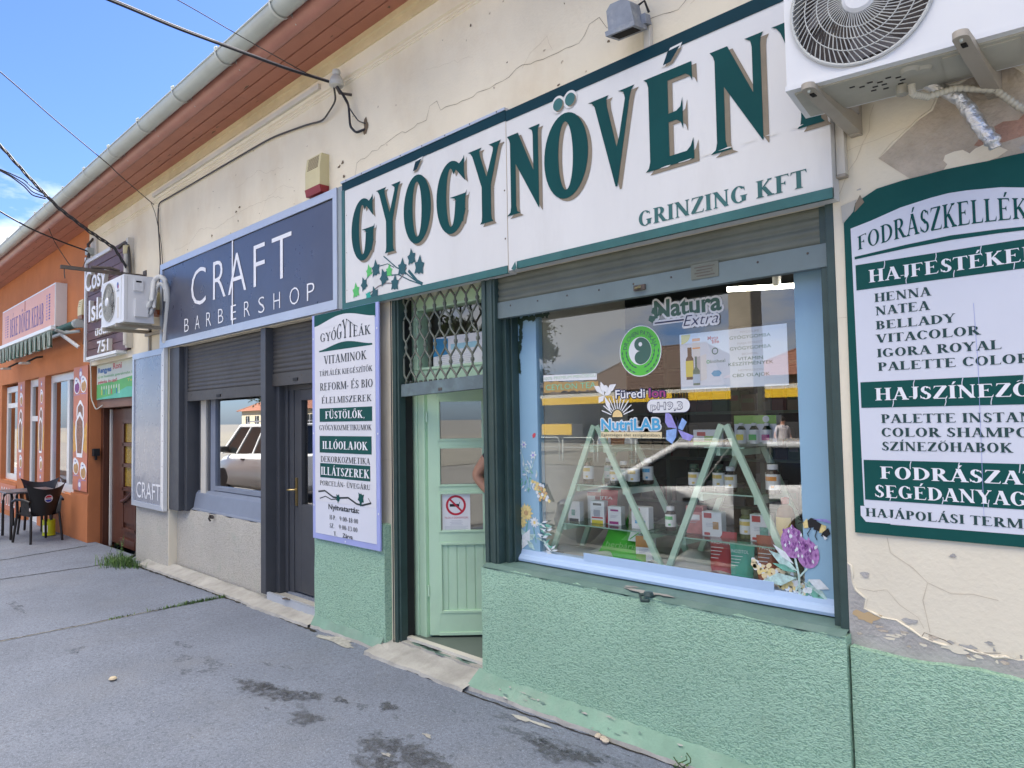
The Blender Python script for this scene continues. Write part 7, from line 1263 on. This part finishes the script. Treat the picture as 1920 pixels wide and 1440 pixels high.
def grass(mb, cx, cy, rx, ry, n, h, seed):
    r = random.Random(seed)
    for i in range(n):
        x, y = cx + r.gauss(0, rx), min(-.13, cy + r.gauss(0, ry)); a = r.uniform(0, 6.28); hh = h * r.uniform(.4, 1.2); l_ = hh * r.uniform(.2, .9); w_ = r.uniform(.002, .005); d = Vector((math.cos(a), math.sin(a), 0)); s_ = Vector((-d.y, d.x, 0)) * w_; b = Vector((x, y, gz(x)))
        mb.raw([b - s_, b + s_, b + d * l_ * .4 + s_ * .8 + Vector((0, 0, hh * .7)), b + d * l_ * .4 - s_ * .8 + Vector((0, 0, hh * .7)), b + d * l_ + Vector((0, 0, hh))], [(0, 1, 2, 3), (3, 2, 4)], r.choice(WG))
def weed(mb, x, y, h, seed, sp=.05):
    r = random.Random(seed); P = [Vector((x + .02 * math.sin(i * 1.3 + seed), y + .01 * math.cos(i), gz(x) + h * i / 6)) for i in range(7)]; mb.tube(P, .003, WG[2], 5)
    for i in range(int(h / .022)):
        t = i * .022 / h; p = P[min(6, int(t * 6))] ; a = r.uniform(0, 6.28); l_ = r.uniform(.5, 1) * sp * (1.2 - .5 * t); d = Vector((math.cos(a), math.sin(a), r.uniform(.1, .5))) * l_; s_ = Vector((-math.sin(a), math.cos(a), 0)) * l_ * .3; b = Vector((p.x, p.y, gz(x) + h * t)); mb.raw([b, b + d * .5 + s_, b + d, b + d * .5 - s_], [(0, 1, 2, 3)], r.choice(WG[:2]))
q = MB(); grass(q, -9.72, -.26, .17, .09, 420, .12, 1); grass(q, -9.45, -.19, .1, .03, 160, .08, 2)
for i, (x, y, h) in enumerate([(-9.98, -.2, .26), (-10.06, -.26, .2), (-9.86, -.18, .34), (-9.80, -.22, .28), (-10.02, -.15, .22)]): weed(q, x, y, h, i)
tag(q.build('weed_clump', loc=(-9.75, -.25, gz(-9.75))), 'green weeds and grass growing at the foot of the grey plinth beside the gate', 'weeds')
q = MB(); grass(q, -6.965, -.42, .012, .16, 220, .035, 3); tag(q.build('grass_tuft', loc=(-6.965, -.42, gz(-7))), 'short grass sprouting from the joint across the pavement', 'grass')
q = MB(); grass(q, -6.955, -1.08, .01, .05, 60, .02, 5); tag(q.build('grass_tuft', loc=(-6.955, -1.1, gz(-7))), 'tiny tuft of moss farther out along the pavement joint', 'grass')
q = MB()
for i, (x, y, h) in enumerate([(-1.83, -.19, .07), (-1.8, -.2, .09), (-1.86, -.2, .05)]): weed(q, x, y, h, i + 20, .022)
tag(q.build('weed_sprig', loc=(-1.83, -.19, gz(-1.8))), 'small green weed at the foot of the painted green footing', 'weeds')
q = MB(); q.lathe([(.0, 0), (.02, .004), (.026, .012), (.018, .022), (0, .026)], (-5.25, -1.61, gz(-5.25) + .002), M('pale_stone', lc(.5, .42, .3), .7), 10); tag(q.build('pebble', loc=(-5.25, -1.61, gz(-5.25))), 'pale pebble lying on the bare pavement', 'pebble')
q = MB()
for i in range(3): q.lathe([(.0, 0), (.016, .004), (.02, .012), (.012, .022), (0, .024)], (-2.33 + .03 * i + .01 * (i % 2), -.185 - .008 * (i % 3), gz(-2.3) + .004), BARE, 7)
tag(q.build('rubble', loc=(-2.3, -.18, gz(-2.3))), 'broken bit of footing showing brick crumbs at the pavement edge', 'rubble')

# ================================================================== people
SKIN = M('skin', lc(.50, .27, .18), .5, var=.12, vs=14)
def person(px, py, z0, ang, joints, shirt, trous, label, shirt_faces):
    """one skinned body; joints: name -> (forward, right, up, radius), edges fixed"""
    c_, s_ = math.cos(ang), math.sin(ang)
    S = thing('person', (px, py, z0), label, 'person')
    E_ = [('pelvis', 'waist'), ('waist', 'chest'), ('chest', 'neck'), ('neck', 'head'), ('head', 'crown'), ('chest', 'shl'), ('shl', 'ell'), ('ell', 'wrl'), ('wrl', 'hal'), ('chest', 'shr'), ('shr', 'elr'), ('elr', 'wrr'), ('wrr', 'har'), ('pelvis', 'hil'), ('hil', 'knl'), ('knl', 'anl'), ('anl', 'tol'), ('pelvis', 'hir'), ('hir', 'knr'), ('knr', 'anr'), ('anr', 'tor')]
    names = list(joints); W3 = lambda f, r, u: Vector((f * c_ + r * s_, f * s_ - r * c_, u))
    me = bpy.data.meshes.new('body'); me.from_pydata([W3(*joints[k_][:3]) for k_ in names], [(names.index(a), names.index(b)) for a, b in E_], []); o = bpy.data.objects.new('body', me); COL.objects.link(o); o.parent = S
    m = o.modifiers.new('skin', 'SKIN'); m.use_smooth_shade = True; sv = me.skin_vertices[0].data
    for i, k_ in enumerate(names): sv[i].radius = (joints[k_][3], joints[k_][3] * (joints[k_][4] if len(joints[k_]) > 4 else 1)); sv[i].use_root = k_ == 'pelvis'
    ss = o.modifiers.new('sub', 'SUBSURF'); ss.levels = ss.render_levels = 2
    me.materials.append(SKIN)
    dg = bpy.context.evaluated_depsgraph_get(); m2 = bpy.data.meshes.new_from_object(o.evaluated_get(dg)); o.modifiers.clear(); o.data = m2
    m2.materials.clear()
    for mm in (SKIN, shirt, trous): m2.materials.append(mm)
    for p in m2.polygons: c3 = p.center; q_ = Vector((c3.x * c_ + c3.y * s_, c3.x * s_ - c3.y * c_, c3.z)); p.material_index = shirt_faces(q_)
    # head details and hair
    h = Vector(W3(*joints['head'][:3])) + Vector((px, py, z0)); q = MB(); HAIR_ = M('dark_hair', lc(.025, .018, .014), .7, var=.2)
    q.lathe([(.098, .0), (.104, .05), (.092, .10), (.055, .135), (0, .148)], h + W3(-.02, 0, 0), HAIR_, 16); q.build('hair', S)
    for e in (-1, 1):
        q = MB(); q.lathe([(.0, -.01), (.011, 0), (.0, .01)], h + W3(.088, e * .034, .0), BLACK, 8); q.build('eye', S); q = MB(); q.lathe([(.0, -.03), (.016, -.015), (.02, .01), (0, .03)], h + W3(-.005, e * .088, -.01), SKIN, 8); q.build('ear', S)
    q = MB(); q.lathe([(.0, .03), (.012, 0), (.018, -.025), (0, -.035)], h + W3(.096, 0, -.02), SKIN, 8); q.build('nose', S); q = MB(); q.tube([h + W3(.086, -.025, -.065), h + W3(.094, 0, -.068), h + W3(.086, .025, -.065)], .006, M('lip', lc(.3, .1, .08), .5), 6); q.build('mouth', S)
    for sd_ in ('l', 'r'):
        w_ = Vector(W3(*joints['wr' + sd_][:3])); ha = Vector(W3(*joints['ha' + sd_][:3])); d = (ha - w_).normalized(); sx_ = d.cross(Vector((0, 0, 1))); sx_ = (sx_ if sx_.length > .2 else d.cross(Vector((1, 0, 0)))).normalized(); nn = d.cross(sx_); b = ha + Vector((px, py, z0)); q = MB()
        for i, l_ in enumerate((.065, .078, .072, .055)): p0 = b + sx_ * (.03 - .02 * i) + d * .01; q.tube([p0, p0 + d * l_ * .5 + nn * .004, p0 + d * l_ * .8 + nn * .018, p0 + d * l_ * .95 + nn * .034], .008, SKIN, 6, True, [.0085, .0085, .0075, .005])
        p0 = b + sx_ * .03 - d * .03; q.tube([p0, p0 + sx_ * .022 + d * .025 + nn * .01, p0 + sx_ * .025 + d * .05 + nn * .02], .009, SKIN, 6, True, [.011, .009, .006]); q.build('fingers', S)
    return S
BASE = dict(pelvis=(0, 0, .95, .145, .8), waist=(0, 0, 1.12, .14, .75), chest=(0, 0, 1.36, .155, .75), neck=(.0, 0, 1.52, .055), head=(.02, 0, 1.63, .085), crown=(.01, 0, 1.71, .07), shl=(0, -.19, 1.43, .062), shr=(0, .19, 1.43, .062), hil=(0, -.1, .88, .09), hir=(0, .1, .88, .09), knl=(.02, -.11, .5, .06), knr=(.02, .11, .5, .06), anl=(-.01, -.12, .08, .042), anr=(-.01, .12, .08, .042), tol=(.15, -.13, .035, .036), tor=(.15, .13, .035, .036), ell=(-.03, -.27, 1.14, .045), wrl=(.12, -.26, .93, .032), hal=(.17, -.25, .87, .034), elr=(-.03, .27, 1.14, .045), wrr=(.12, .26, .93, .032), har=(.17, .25, .87, .034))
J = dict(BASE); J.update(elr=(.05, .40, 1.17, .05), wrr=(-.02, .24, .99, .034), har=(-.02, .18, .95, .036), shr=(0, .2, 1.40, .062))
SHB = M('navy_shirt', lc(.018, .02, .03), .8, var=.15); TRB = M('dark_trousers', lc(.03, .03, .04), .8, var=.15)
def faces_shop(p):
    if p.z < .97 and abs(p.y) < .22: return 2
    if .97 <= p.z < 1.5 and (abs(p.y) < .235 or p.z > 1.31): return 1
    return 0
person(-3.50, .47, .012, math.atan2(-1, .0), J, SHB, TRB, 'person standing in the doorway with only a bare elbow showing past the dark green post', faces_shop)
def faces_st(p):
    if p.z < .98 and abs(p.y) < .24: return 2
    if p.z < 1.5 and (abs(p.y) < .25 or p.z > 1.25) and p.z > .9: return 1
    return 0
person(-10.2, -19.5, -.28, math.atan2(.6, .8), BASE, M('white_tee', lc(.55, .5, .5), .8, var=.1), M('khaki_trousers', lc(.25, .18, .1), .8, var=.1), 'person in a pale shirt and khaki trousers across the road, mirrored in the shop glass', faces_st)

# ================================================================== the far side of the street, mirrored in the glass
CARW = M('white_car_paint', lc(.62, .63, .64), .22, var=.02, spec=.6, coat=.5); CARS = M('silver_van_paint', lc(.66, .68, .70), .25, metal=.1, var=.03, coat=.4); GLD = M('dark_car_glass', lc(.012, .014, .016), .06, var=0, spec=.8); TYRE = M('tyre', lc(.02, .02, .02), .8, var=.1); RIM = M('wheel_rim', lc(.4, .4, .42), .3, metal=.8, var=.05); TRIM = M('black_trim', lc(.015, .015, .016), .45, var=.1)
def vehicle(name, label, cat, loc, ang, paint, secs, house, wheels, wr, mirrors=True):
    S = thing(name, loc, label, cat); c_, s_ = math.cos(ang), math.sin(ang); L = Vector(loc); W3 = lambda f, r, z: L + Vector((f * c_ - r * s_, f * s_ + r * c_, z))
    q = MB(); rings = []
    for x, z0, z1, w0, w1 in secs: rings.append([W3(x, a * w_, z) for a, w_, z in ((-1, w0 * .9, z0), (-1, w0, z0 + .08), (-1, w1 * 1.03, z0 + (z1 - z0) * .55), (-1, w1, z1 - .07), (-1, w1 * .93, z1), (0, w1, z1 + .02), (1, w1 * .93, z1), (1, w1, z1 - .07), (1, w1 * 1.03, z0 + (z1 - z0) * .55), (1, w0, z0 + .08), (1, w0 * .9, z0))])
    n = 11
    q.raw([v for g_ in rings for v in g_], [(i * n + k_, i * n + (k_ + 1) % n, (i + 1) * n + (k_ + 1) % n, (i + 1) * n + k_) for i in range(len(rings) - 1) for k_ in range(n)], paint, True); q.face(rings[0][::-1], paint); q.face(rings[-1], paint); body = q.build('body', S, weld=True)
    xb0, xr0, xr1, xb1, zb, zr, wb, wr_ = house; q = MB()
    V = {k_: W3(*v) for k_, v in dict(a=(xb0, -wb, zb), b=(xr0, -wr_, zr), c=(xr1, -wr_, zr), d=(xb1, -wb, zb), e=(xb0, wb, zb), f=(xr0, wr_, zr), g=(xr1, wr_, zr), h=(xb1, wb, zb)).items()}
    for f in ('adcb', 'efgh', 'aefb'[::1], 'dcgh'): q.face([V[k_] for k_ in f], GLD)
    q.build('windows', S)
    q = MB(); q.fbox(Fr(W3(xr0, -wr_, zr), W3(1, 0, 0) - L, W3(0, 1, 0) - L), -.03, xr1 - xr0 + .03, -.02, 2 * wr_ + .02, -.02, .045, paint); q.build('roof', S, bevel=.03)
    q = MB()
    for s2 in ('abcd', 'efgh'): q.tube([V[s2[0]], V[s2[1]], V[s2[2]], V[s2[3]]], .045, paint, 8)
    for t in ((.36, .62) if name == 'white_car' else (.3, .55, .78)):
        for lo_, hi_ in ((('a', 'd'), ('b', 'c')), (('e', 'h'), ('f', 'g'))): q.tube([V[lo_[0]].lerp(V[lo_[1]], t), V[hi_[0]].lerp(V[hi_[1]], t)], .03, TRIM if name == 'white_car' else paint, 6)
    q.build('pillars', S)
    for x, y in wheels:
        for e in (-1, 1):
            q = MB(); o = W3(x, e * y, wr); ax = W3(0, e, 0) - L; q.lathe([(wr * .6, -.2), (wr * .95, -.19), (wr, -.15), (wr, -.03), (wr * .93, .0), (wr * .66, .0)], o, TYRE, 24, ax); wo = q.build('wheel', S); q = MB(); q.lathe([(wr * .68, -.03), (wr * .66, .0), (wr * .55, -.02), (wr * .2, .0), (0, .005)], o, RIM, 20, ax)
            for i in range(5): t = i * 1.257; q.poly(Fr(o, W3(1, 0, 0) - L, (0, 0, 1)), [(wr * .25 * math.cos(t + .4), wr * .25 * math.sin(t + .4)), (wr * .55 * math.cos(t + .35), wr * .55 * math.sin(t + .35)), (wr * .55 * math.cos(t + .9), wr * .55 * math.sin(t + .9))], TRIM, -.004 * e * (-1))
            q.build('rim', wo); q = MB(); q.lathe([(wr * 1.14, -.12), (wr * 1.14, .012), (wr * 1.0, .012)], o, TRIM, 24, ax); q.build('wheel_arch', S)
    for e in (-1, 1):
        q = MB(); q.fbox(Fr(W3(xb1 - .35, e * (wb + .12), zb + .03), W3(1, 0, 0) - L, (0, 0, 1)), -.08, .08, 0, .15, -.11, .11, TRIM); q.build('wing_mirror', S, bevel=.03)
        for x in (xb0 + (xb1 - xb0) * .35, xb0 + (xb1 - xb0) * .66): q = MB(); q.fbox(Fr(W3(x, e * (secs[3][4] * 1.0), zb - .14), W3(1, 0, 0) - L, (0, 0, 1)), -.1, .1, -.015, .02, -.03, .03, TRIM); q.build('door_handle', S, bevel=.01)
    return S, W3, L
S, W3, L = vehicle('white_car', 'white hatchback parked nose in at the kerb, mirrored in the shop glass', 'car', (-5.0, -5.35, -.3), math.atan2(2.0, -3.6), CARW, [(-2.0, .45, .95, .7, .68), (-1.9, .3, 1.02, .82, .78), (-1.2, .22, 1.02, .87, .84), (0, .22, 1.0, .88, .86), (.9, .22, .98, .88, .85), (1.35, .24, .92, .86, .82), (1.75, .27, .82, .82, .74), (1.95, .35, .72, .72, .62), (2.02, .45, .64, .6, .5)], (-1.85, -1.45, .35, 1.25, .98, 1.50, .78, .6), [(-1.28, .86), (1.28, .86)], .34)
for e in (-1, 1):
    q = MB(); q.fbox(Fr(W3(1.97, e * .13, .55), W3(0, 1, 0) - L, (0, 0, 1)), -.1, .1, 0, .16, -.06, .09, M('grille_blue', lc(.03, .05, .14), .3)); q.build('grille', S, bevel=.04); q = MB(); q.fbox(Fr(W3(1.83, e * .55, .62), W3(0, 1, 0) - L, (0, 0, 1)), -.14, .14, 0, .12, -.06, .12, M('headlamp', lc(.5, .52, .55), .1)); q.build('headlight', S, bevel=.03)
q = MB(); q.fbox(Fr(W3(2.0, 0, .38), W3(0, 1, 0) - L, (0, 0, 1)), -.26, .26, 0, .11, .06, .08, M('plate_green', lc(.12, .35, .1), .5)); q.build('number_plate', S)
S, W3, L = vehicle('silver_van', 'pale silver passenger van with roof rails at the kerb, mirrored in the barber glass', 'van', (-17.2, -5.3, -.3), math.pi, CARS, [(-2.4, .45, 1.1, .85, .82), (-2.3, .3, 1.15, .9, .88), (-1.2, .25, 1.15, .94, .92), (0, .25, 1.13, .94, .92), (1.1, .25, 1.10, .94, .9), (1.7, .27, 1.0, .9, .85), (2.2, .32, .86, .85, .75), (2.4, .42, .7, .7, .6)], (-2.3, -2.1, .8, 1.6, 1.12, 1.82, .86, .72), [(-1.5, .92), (1.5, .92)], .34)
q = MB()
for e in (-1, 1): q.tube([W3(-1.9, e * .66, 1.87), W3(-1.7, e * .66, 1.93), W3(.4, e * .66, 1.93), W3(.6, e * .66, 1.87)], .018, RIM, 6)
q.build('roof_rails', S)
# concrete poles
PCON = M('pole_concrete', lc(.33, .29, .23), .9, var=.2, vs=4, bump=.006, bs=40, dirt=.4, dcol=lc(.2, .17, .13), ds=3)
def pole(x, y, h, w_, label):
    S = thing('utility_pole', (x, y, gz(x)), label, 'utility pole', 'concrete utility poles along the kerb'); q = MB(); z0 = gz(x) - .1; vs = [(x + a * w_ * k_, y + b * w_ * k_, z) for z, k_ in ((z0, .55), (h, .4)) for a, b in ((-1, -1), (1, -1), (1, 1), (-1, 1))]
    q.raw(vs, [(3, 2, 1, 0), (4, 5, 6, 7), (0, 1, 5, 4), (1, 2, 6, 5), (2, 3, 7, 6), (3, 0, 4, 7)], PCON); q.build('shaft', S, bevel=.015)
    for z in (3.0, 4.3, h - .6):
        q = MB()
        for s_ in (0, .22): q.tube([(x + w_ * .5, y, z + s_), (x + w_ * 1.6, y, z + s_), (x + w_ * 1.6, y + .2, z + s_), (x + w_ * .5, y + .2, z + s_)], .012, IRON, 6)
        for s_ in (0, .22): q.tube([(x - w_ * .5, y, z + s_), (x - w_ * 1.3, y, z + s_), (x - w_ * 1.3, y + .2, z + s_)], .012, IRON, 6)
        q.build('step_bracket', S)
    return S
pole(-3.42, -3.45, 9, .25, 'square concrete pole at the kerb mirrored in the shop glass'); pole(-6.6, -17.5, 8.2, .26, 'square concrete pole across the road that holds the thick double cable'); pole(8.1, -17.5, 8.2, .26, 'square concrete pole across the road far to the right'); pole(-10.3, -3.45, 8.9, .28, 'square concrete pole at the kerb that carries the wires over the eaves')
# tram
TY = M('tram_yellow', lc(.72, .46, .03), .3, var=.03, coat=.3); TW = M('tram_pale', lc(.5, .5, .46), .35, var=.05)
S = thing('tram', (-28, -36, -.3), 'long yellow tram with a dark window band across the road, mirrored in the shop glass', 'tram')
q = MB(); q.box(-55, -2, -38.3, -35.9, .1, 1.1, M('tram_dark', lc(.05, .05, .05), .4)); q.box(-55, -33, -35.9, -35.88, .3, 1.1, TY); q.box(-55, -2, -38.25, -35.95, 2.5, 3.0, TY); q.box(-55, -2, -38.1, -36.1, 3.0, 3.25, TW); q.box(-55, -2, -38.2, -36.0, -.1, .1, TRIM); q.build('body', S, bevel=.06)
q = MB(); q.box(-54.9, -2.1, -38.2, -35.97, 1.1, 2.5, GLD); q.build('window_band', S)
for x in (-46, -37, -24.6, -14, -7):
    q = MB()
    for i in range(6): q.box(x + i * .2, x + i * .2 + .1, -38.3, -35.85, .1, 3.0, TRIM)
    q.build('bellows', S)
for x in (-50, -41, -32, -28, -19, -11): q = MB(); q.box(x, x + 1.6, -35.93, -35.90, .2, 2.4, TRIM); q.build('tram_door', S)
# houses
HW = [M('house_cream', lc(.5, .43, .3), .85, var=.1), M('house_ochre', lc(.45, .33, .18), .85, var=.1), M('house_grey', lc(.42, .41, .38), .85, var=.1)]
def house(x0, x1, y0, y1, he, hr, wall, roof, label, chim=None):
    S = thing('house', ((x0 + x1) / 2, y0, -.3), label, 'house', 'houses across the road'); q = MB(); q.box(x0, x1, y0, y1, -.3, he, wall); q.build('wall', S)
    q = MB(); o = .5; a = min((y0 - y1) / 2, (x1 - x0) / 2 - .5) * .75; ym = (y0 + y1) / 2; B = [(x0 - o, y0 + o, he), (x1 + o, y0 + o, he), (x1 + o, y1 - o, he), (x0 - o, y1 - o, he)]; T0, T1 = (x0 + a, ym, hr), (x1 - a, ym, hr)
    for f in ([B[1], B[0], T0, T1], [B[3], B[2], T1, T0], [B[0], B[3], T0], [B[2], B[1], T1], B): q.face(f, roof)
    for i in range(12):                    # tile courses
        t = i / 12; A, C = Vector(B[0]).lerp(Vector(T0), t), Vector(B[1]).lerp(Vector(T1), t); q.tube([A, C], .035, roof, 4)
    q.tube([B[0], T0, T1, B[1]], .1, roof, 6); rf = q.build('roof', S)
    if chim: q = MB(); q.box(chim, chim + .8, ym, ym + .7, hr - 1, hr + 1.0, BRICK); q.build('chimney', rf)
    x = x0 + 1.2
    while x < x1 - 1.5: q = MB(); q.box(x, x + 1.2, y0 + .02, y0 - .1, 1.0, 2.5, GLD); q.box(x - .1, x + 1.3, y0, y0 + .06, .9, 1.0, WPVC); q.box(x + .57, x + .63, y0, y0 + .05, 1.0, 2.5, WPVC); q.build('window', S); x += 2.8
house(-40, -25.5, -44, -56, 3.7, 7.6, HW[0], TILE, 'cream house with a dark brown hipped roof behind the tram', -27.6)
house(-24.5, -9, -44, -55, 4.2, 7.0, HW[1], TILER, 'ochre house with a reddish tiled roof right of the brown roofed one')
house(-66, -46, -44, -56, 3.6, 6.8, HW[2], TILE, 'grey house with a brown roof left of the big tree'); house(-96, -72, -40, -52, 3.2, 6.2, HW[0], TILER, 'cream house with a red tiled roof far down the street')
house(-7, 14, -46, -58, 4, 7.5, HW[2], TILER, 'grey house with a red roof across the road to the far right')
BARK = M('bark', lc(.10, .075, .05), .9, var=.2, vs=6)
LV = [M('leaf_%d' % i, lc(*k_), .6, var=.3, vs=1.5) for i, k_ in enumerate(((.05, .085, .025), (.08, .12, .03), (.035, .06, .02)))]
def tree(x, y, h, cr, label, seed, n=5200, z0=-.3, ls=.13):
    S = thing('tree', (x, y, z0), label, 'tree', 'trees across the road'); r = random.Random(seed); q = MB(); q.tube([(x, y, z0), (x + .1, y, h * .3), (x - .1, y + .1, h * .55), (x, y, h * .85)], .2, BARK, 8, True, [.28, .2, .13, .04]); cl = []
    for i in range(26):
        t = r.uniform(0, 6.28); e = r.random(); rr_ = cr * (1 - abs(e - .4) * .95) * r.uniform(.35, 1); p = Vector((x + rr_ * math.cos(t), y + rr_ * math.sin(t), h * (.32 + .66 * e))); cl.append((p, cr * r.uniform(.18, .38))); q.tube([(x, y, h * (.25 + .45 * e)), Vector((x, y, h * (.3 + .5 * e))).lerp(p, .6), p], .04, BARK, 5, True, [.08, .045, .015])
    q.build('trunk', S); q = MB()
    for i in range(n):
        p, s_ = cl[r.randrange(len(cl))]; v = Vector((r.gauss(0, 1), r.gauss(0, 1), r.gauss(0, .75))) * s_ * .55 + p; a = Vector((r.uniform(-1, 1), r.uniform(-1, 1), r.uniform(-1, 1))).normalized() * ls * r.uniform(.6, 1.5); b = a.orthogonal().normalized() * a.length * .55; q.raw([v - a, v + b, v + a, v - b], [(0, 1, 2, 3)], LV[r.choice((0, 0, 1, 2))])
    q.build('crown', S)
tree(-42.5, -41, 10.8, 3.3, 'big dark tree left of the brown roofed house', 1, 6500, ls=.16); tree(-27, -20, 6.6, 2.2, 'bushy tree near the tram stop', 2, 4500); tree(-46, -30, 8, 2.6, 'leafy tree standing down the street', 4, 4000); tree(-70, -32, 9, 3, 'far leafy tree by the red roofed house', 5, 3500)
S = thing('railing', (-15, -20, -.28), 'pale tubular railing at the tram stop', 'railing'); q = MB()
for i in range(10):
    x = -24 + 1.9 * i; q.tube([(x, -20, -.28), (x, -20, .62), (x + .1, -20, .72), (x + 1.6, -20, .72), (x + 1.7, -20, .62), (x + 1.7, -20, -.28)], .025, GUT, 6); q.tube([(x, -20, .3), (x + 1.7, -20, .3)], .018, GUT, 6)
q.build('rails', S)
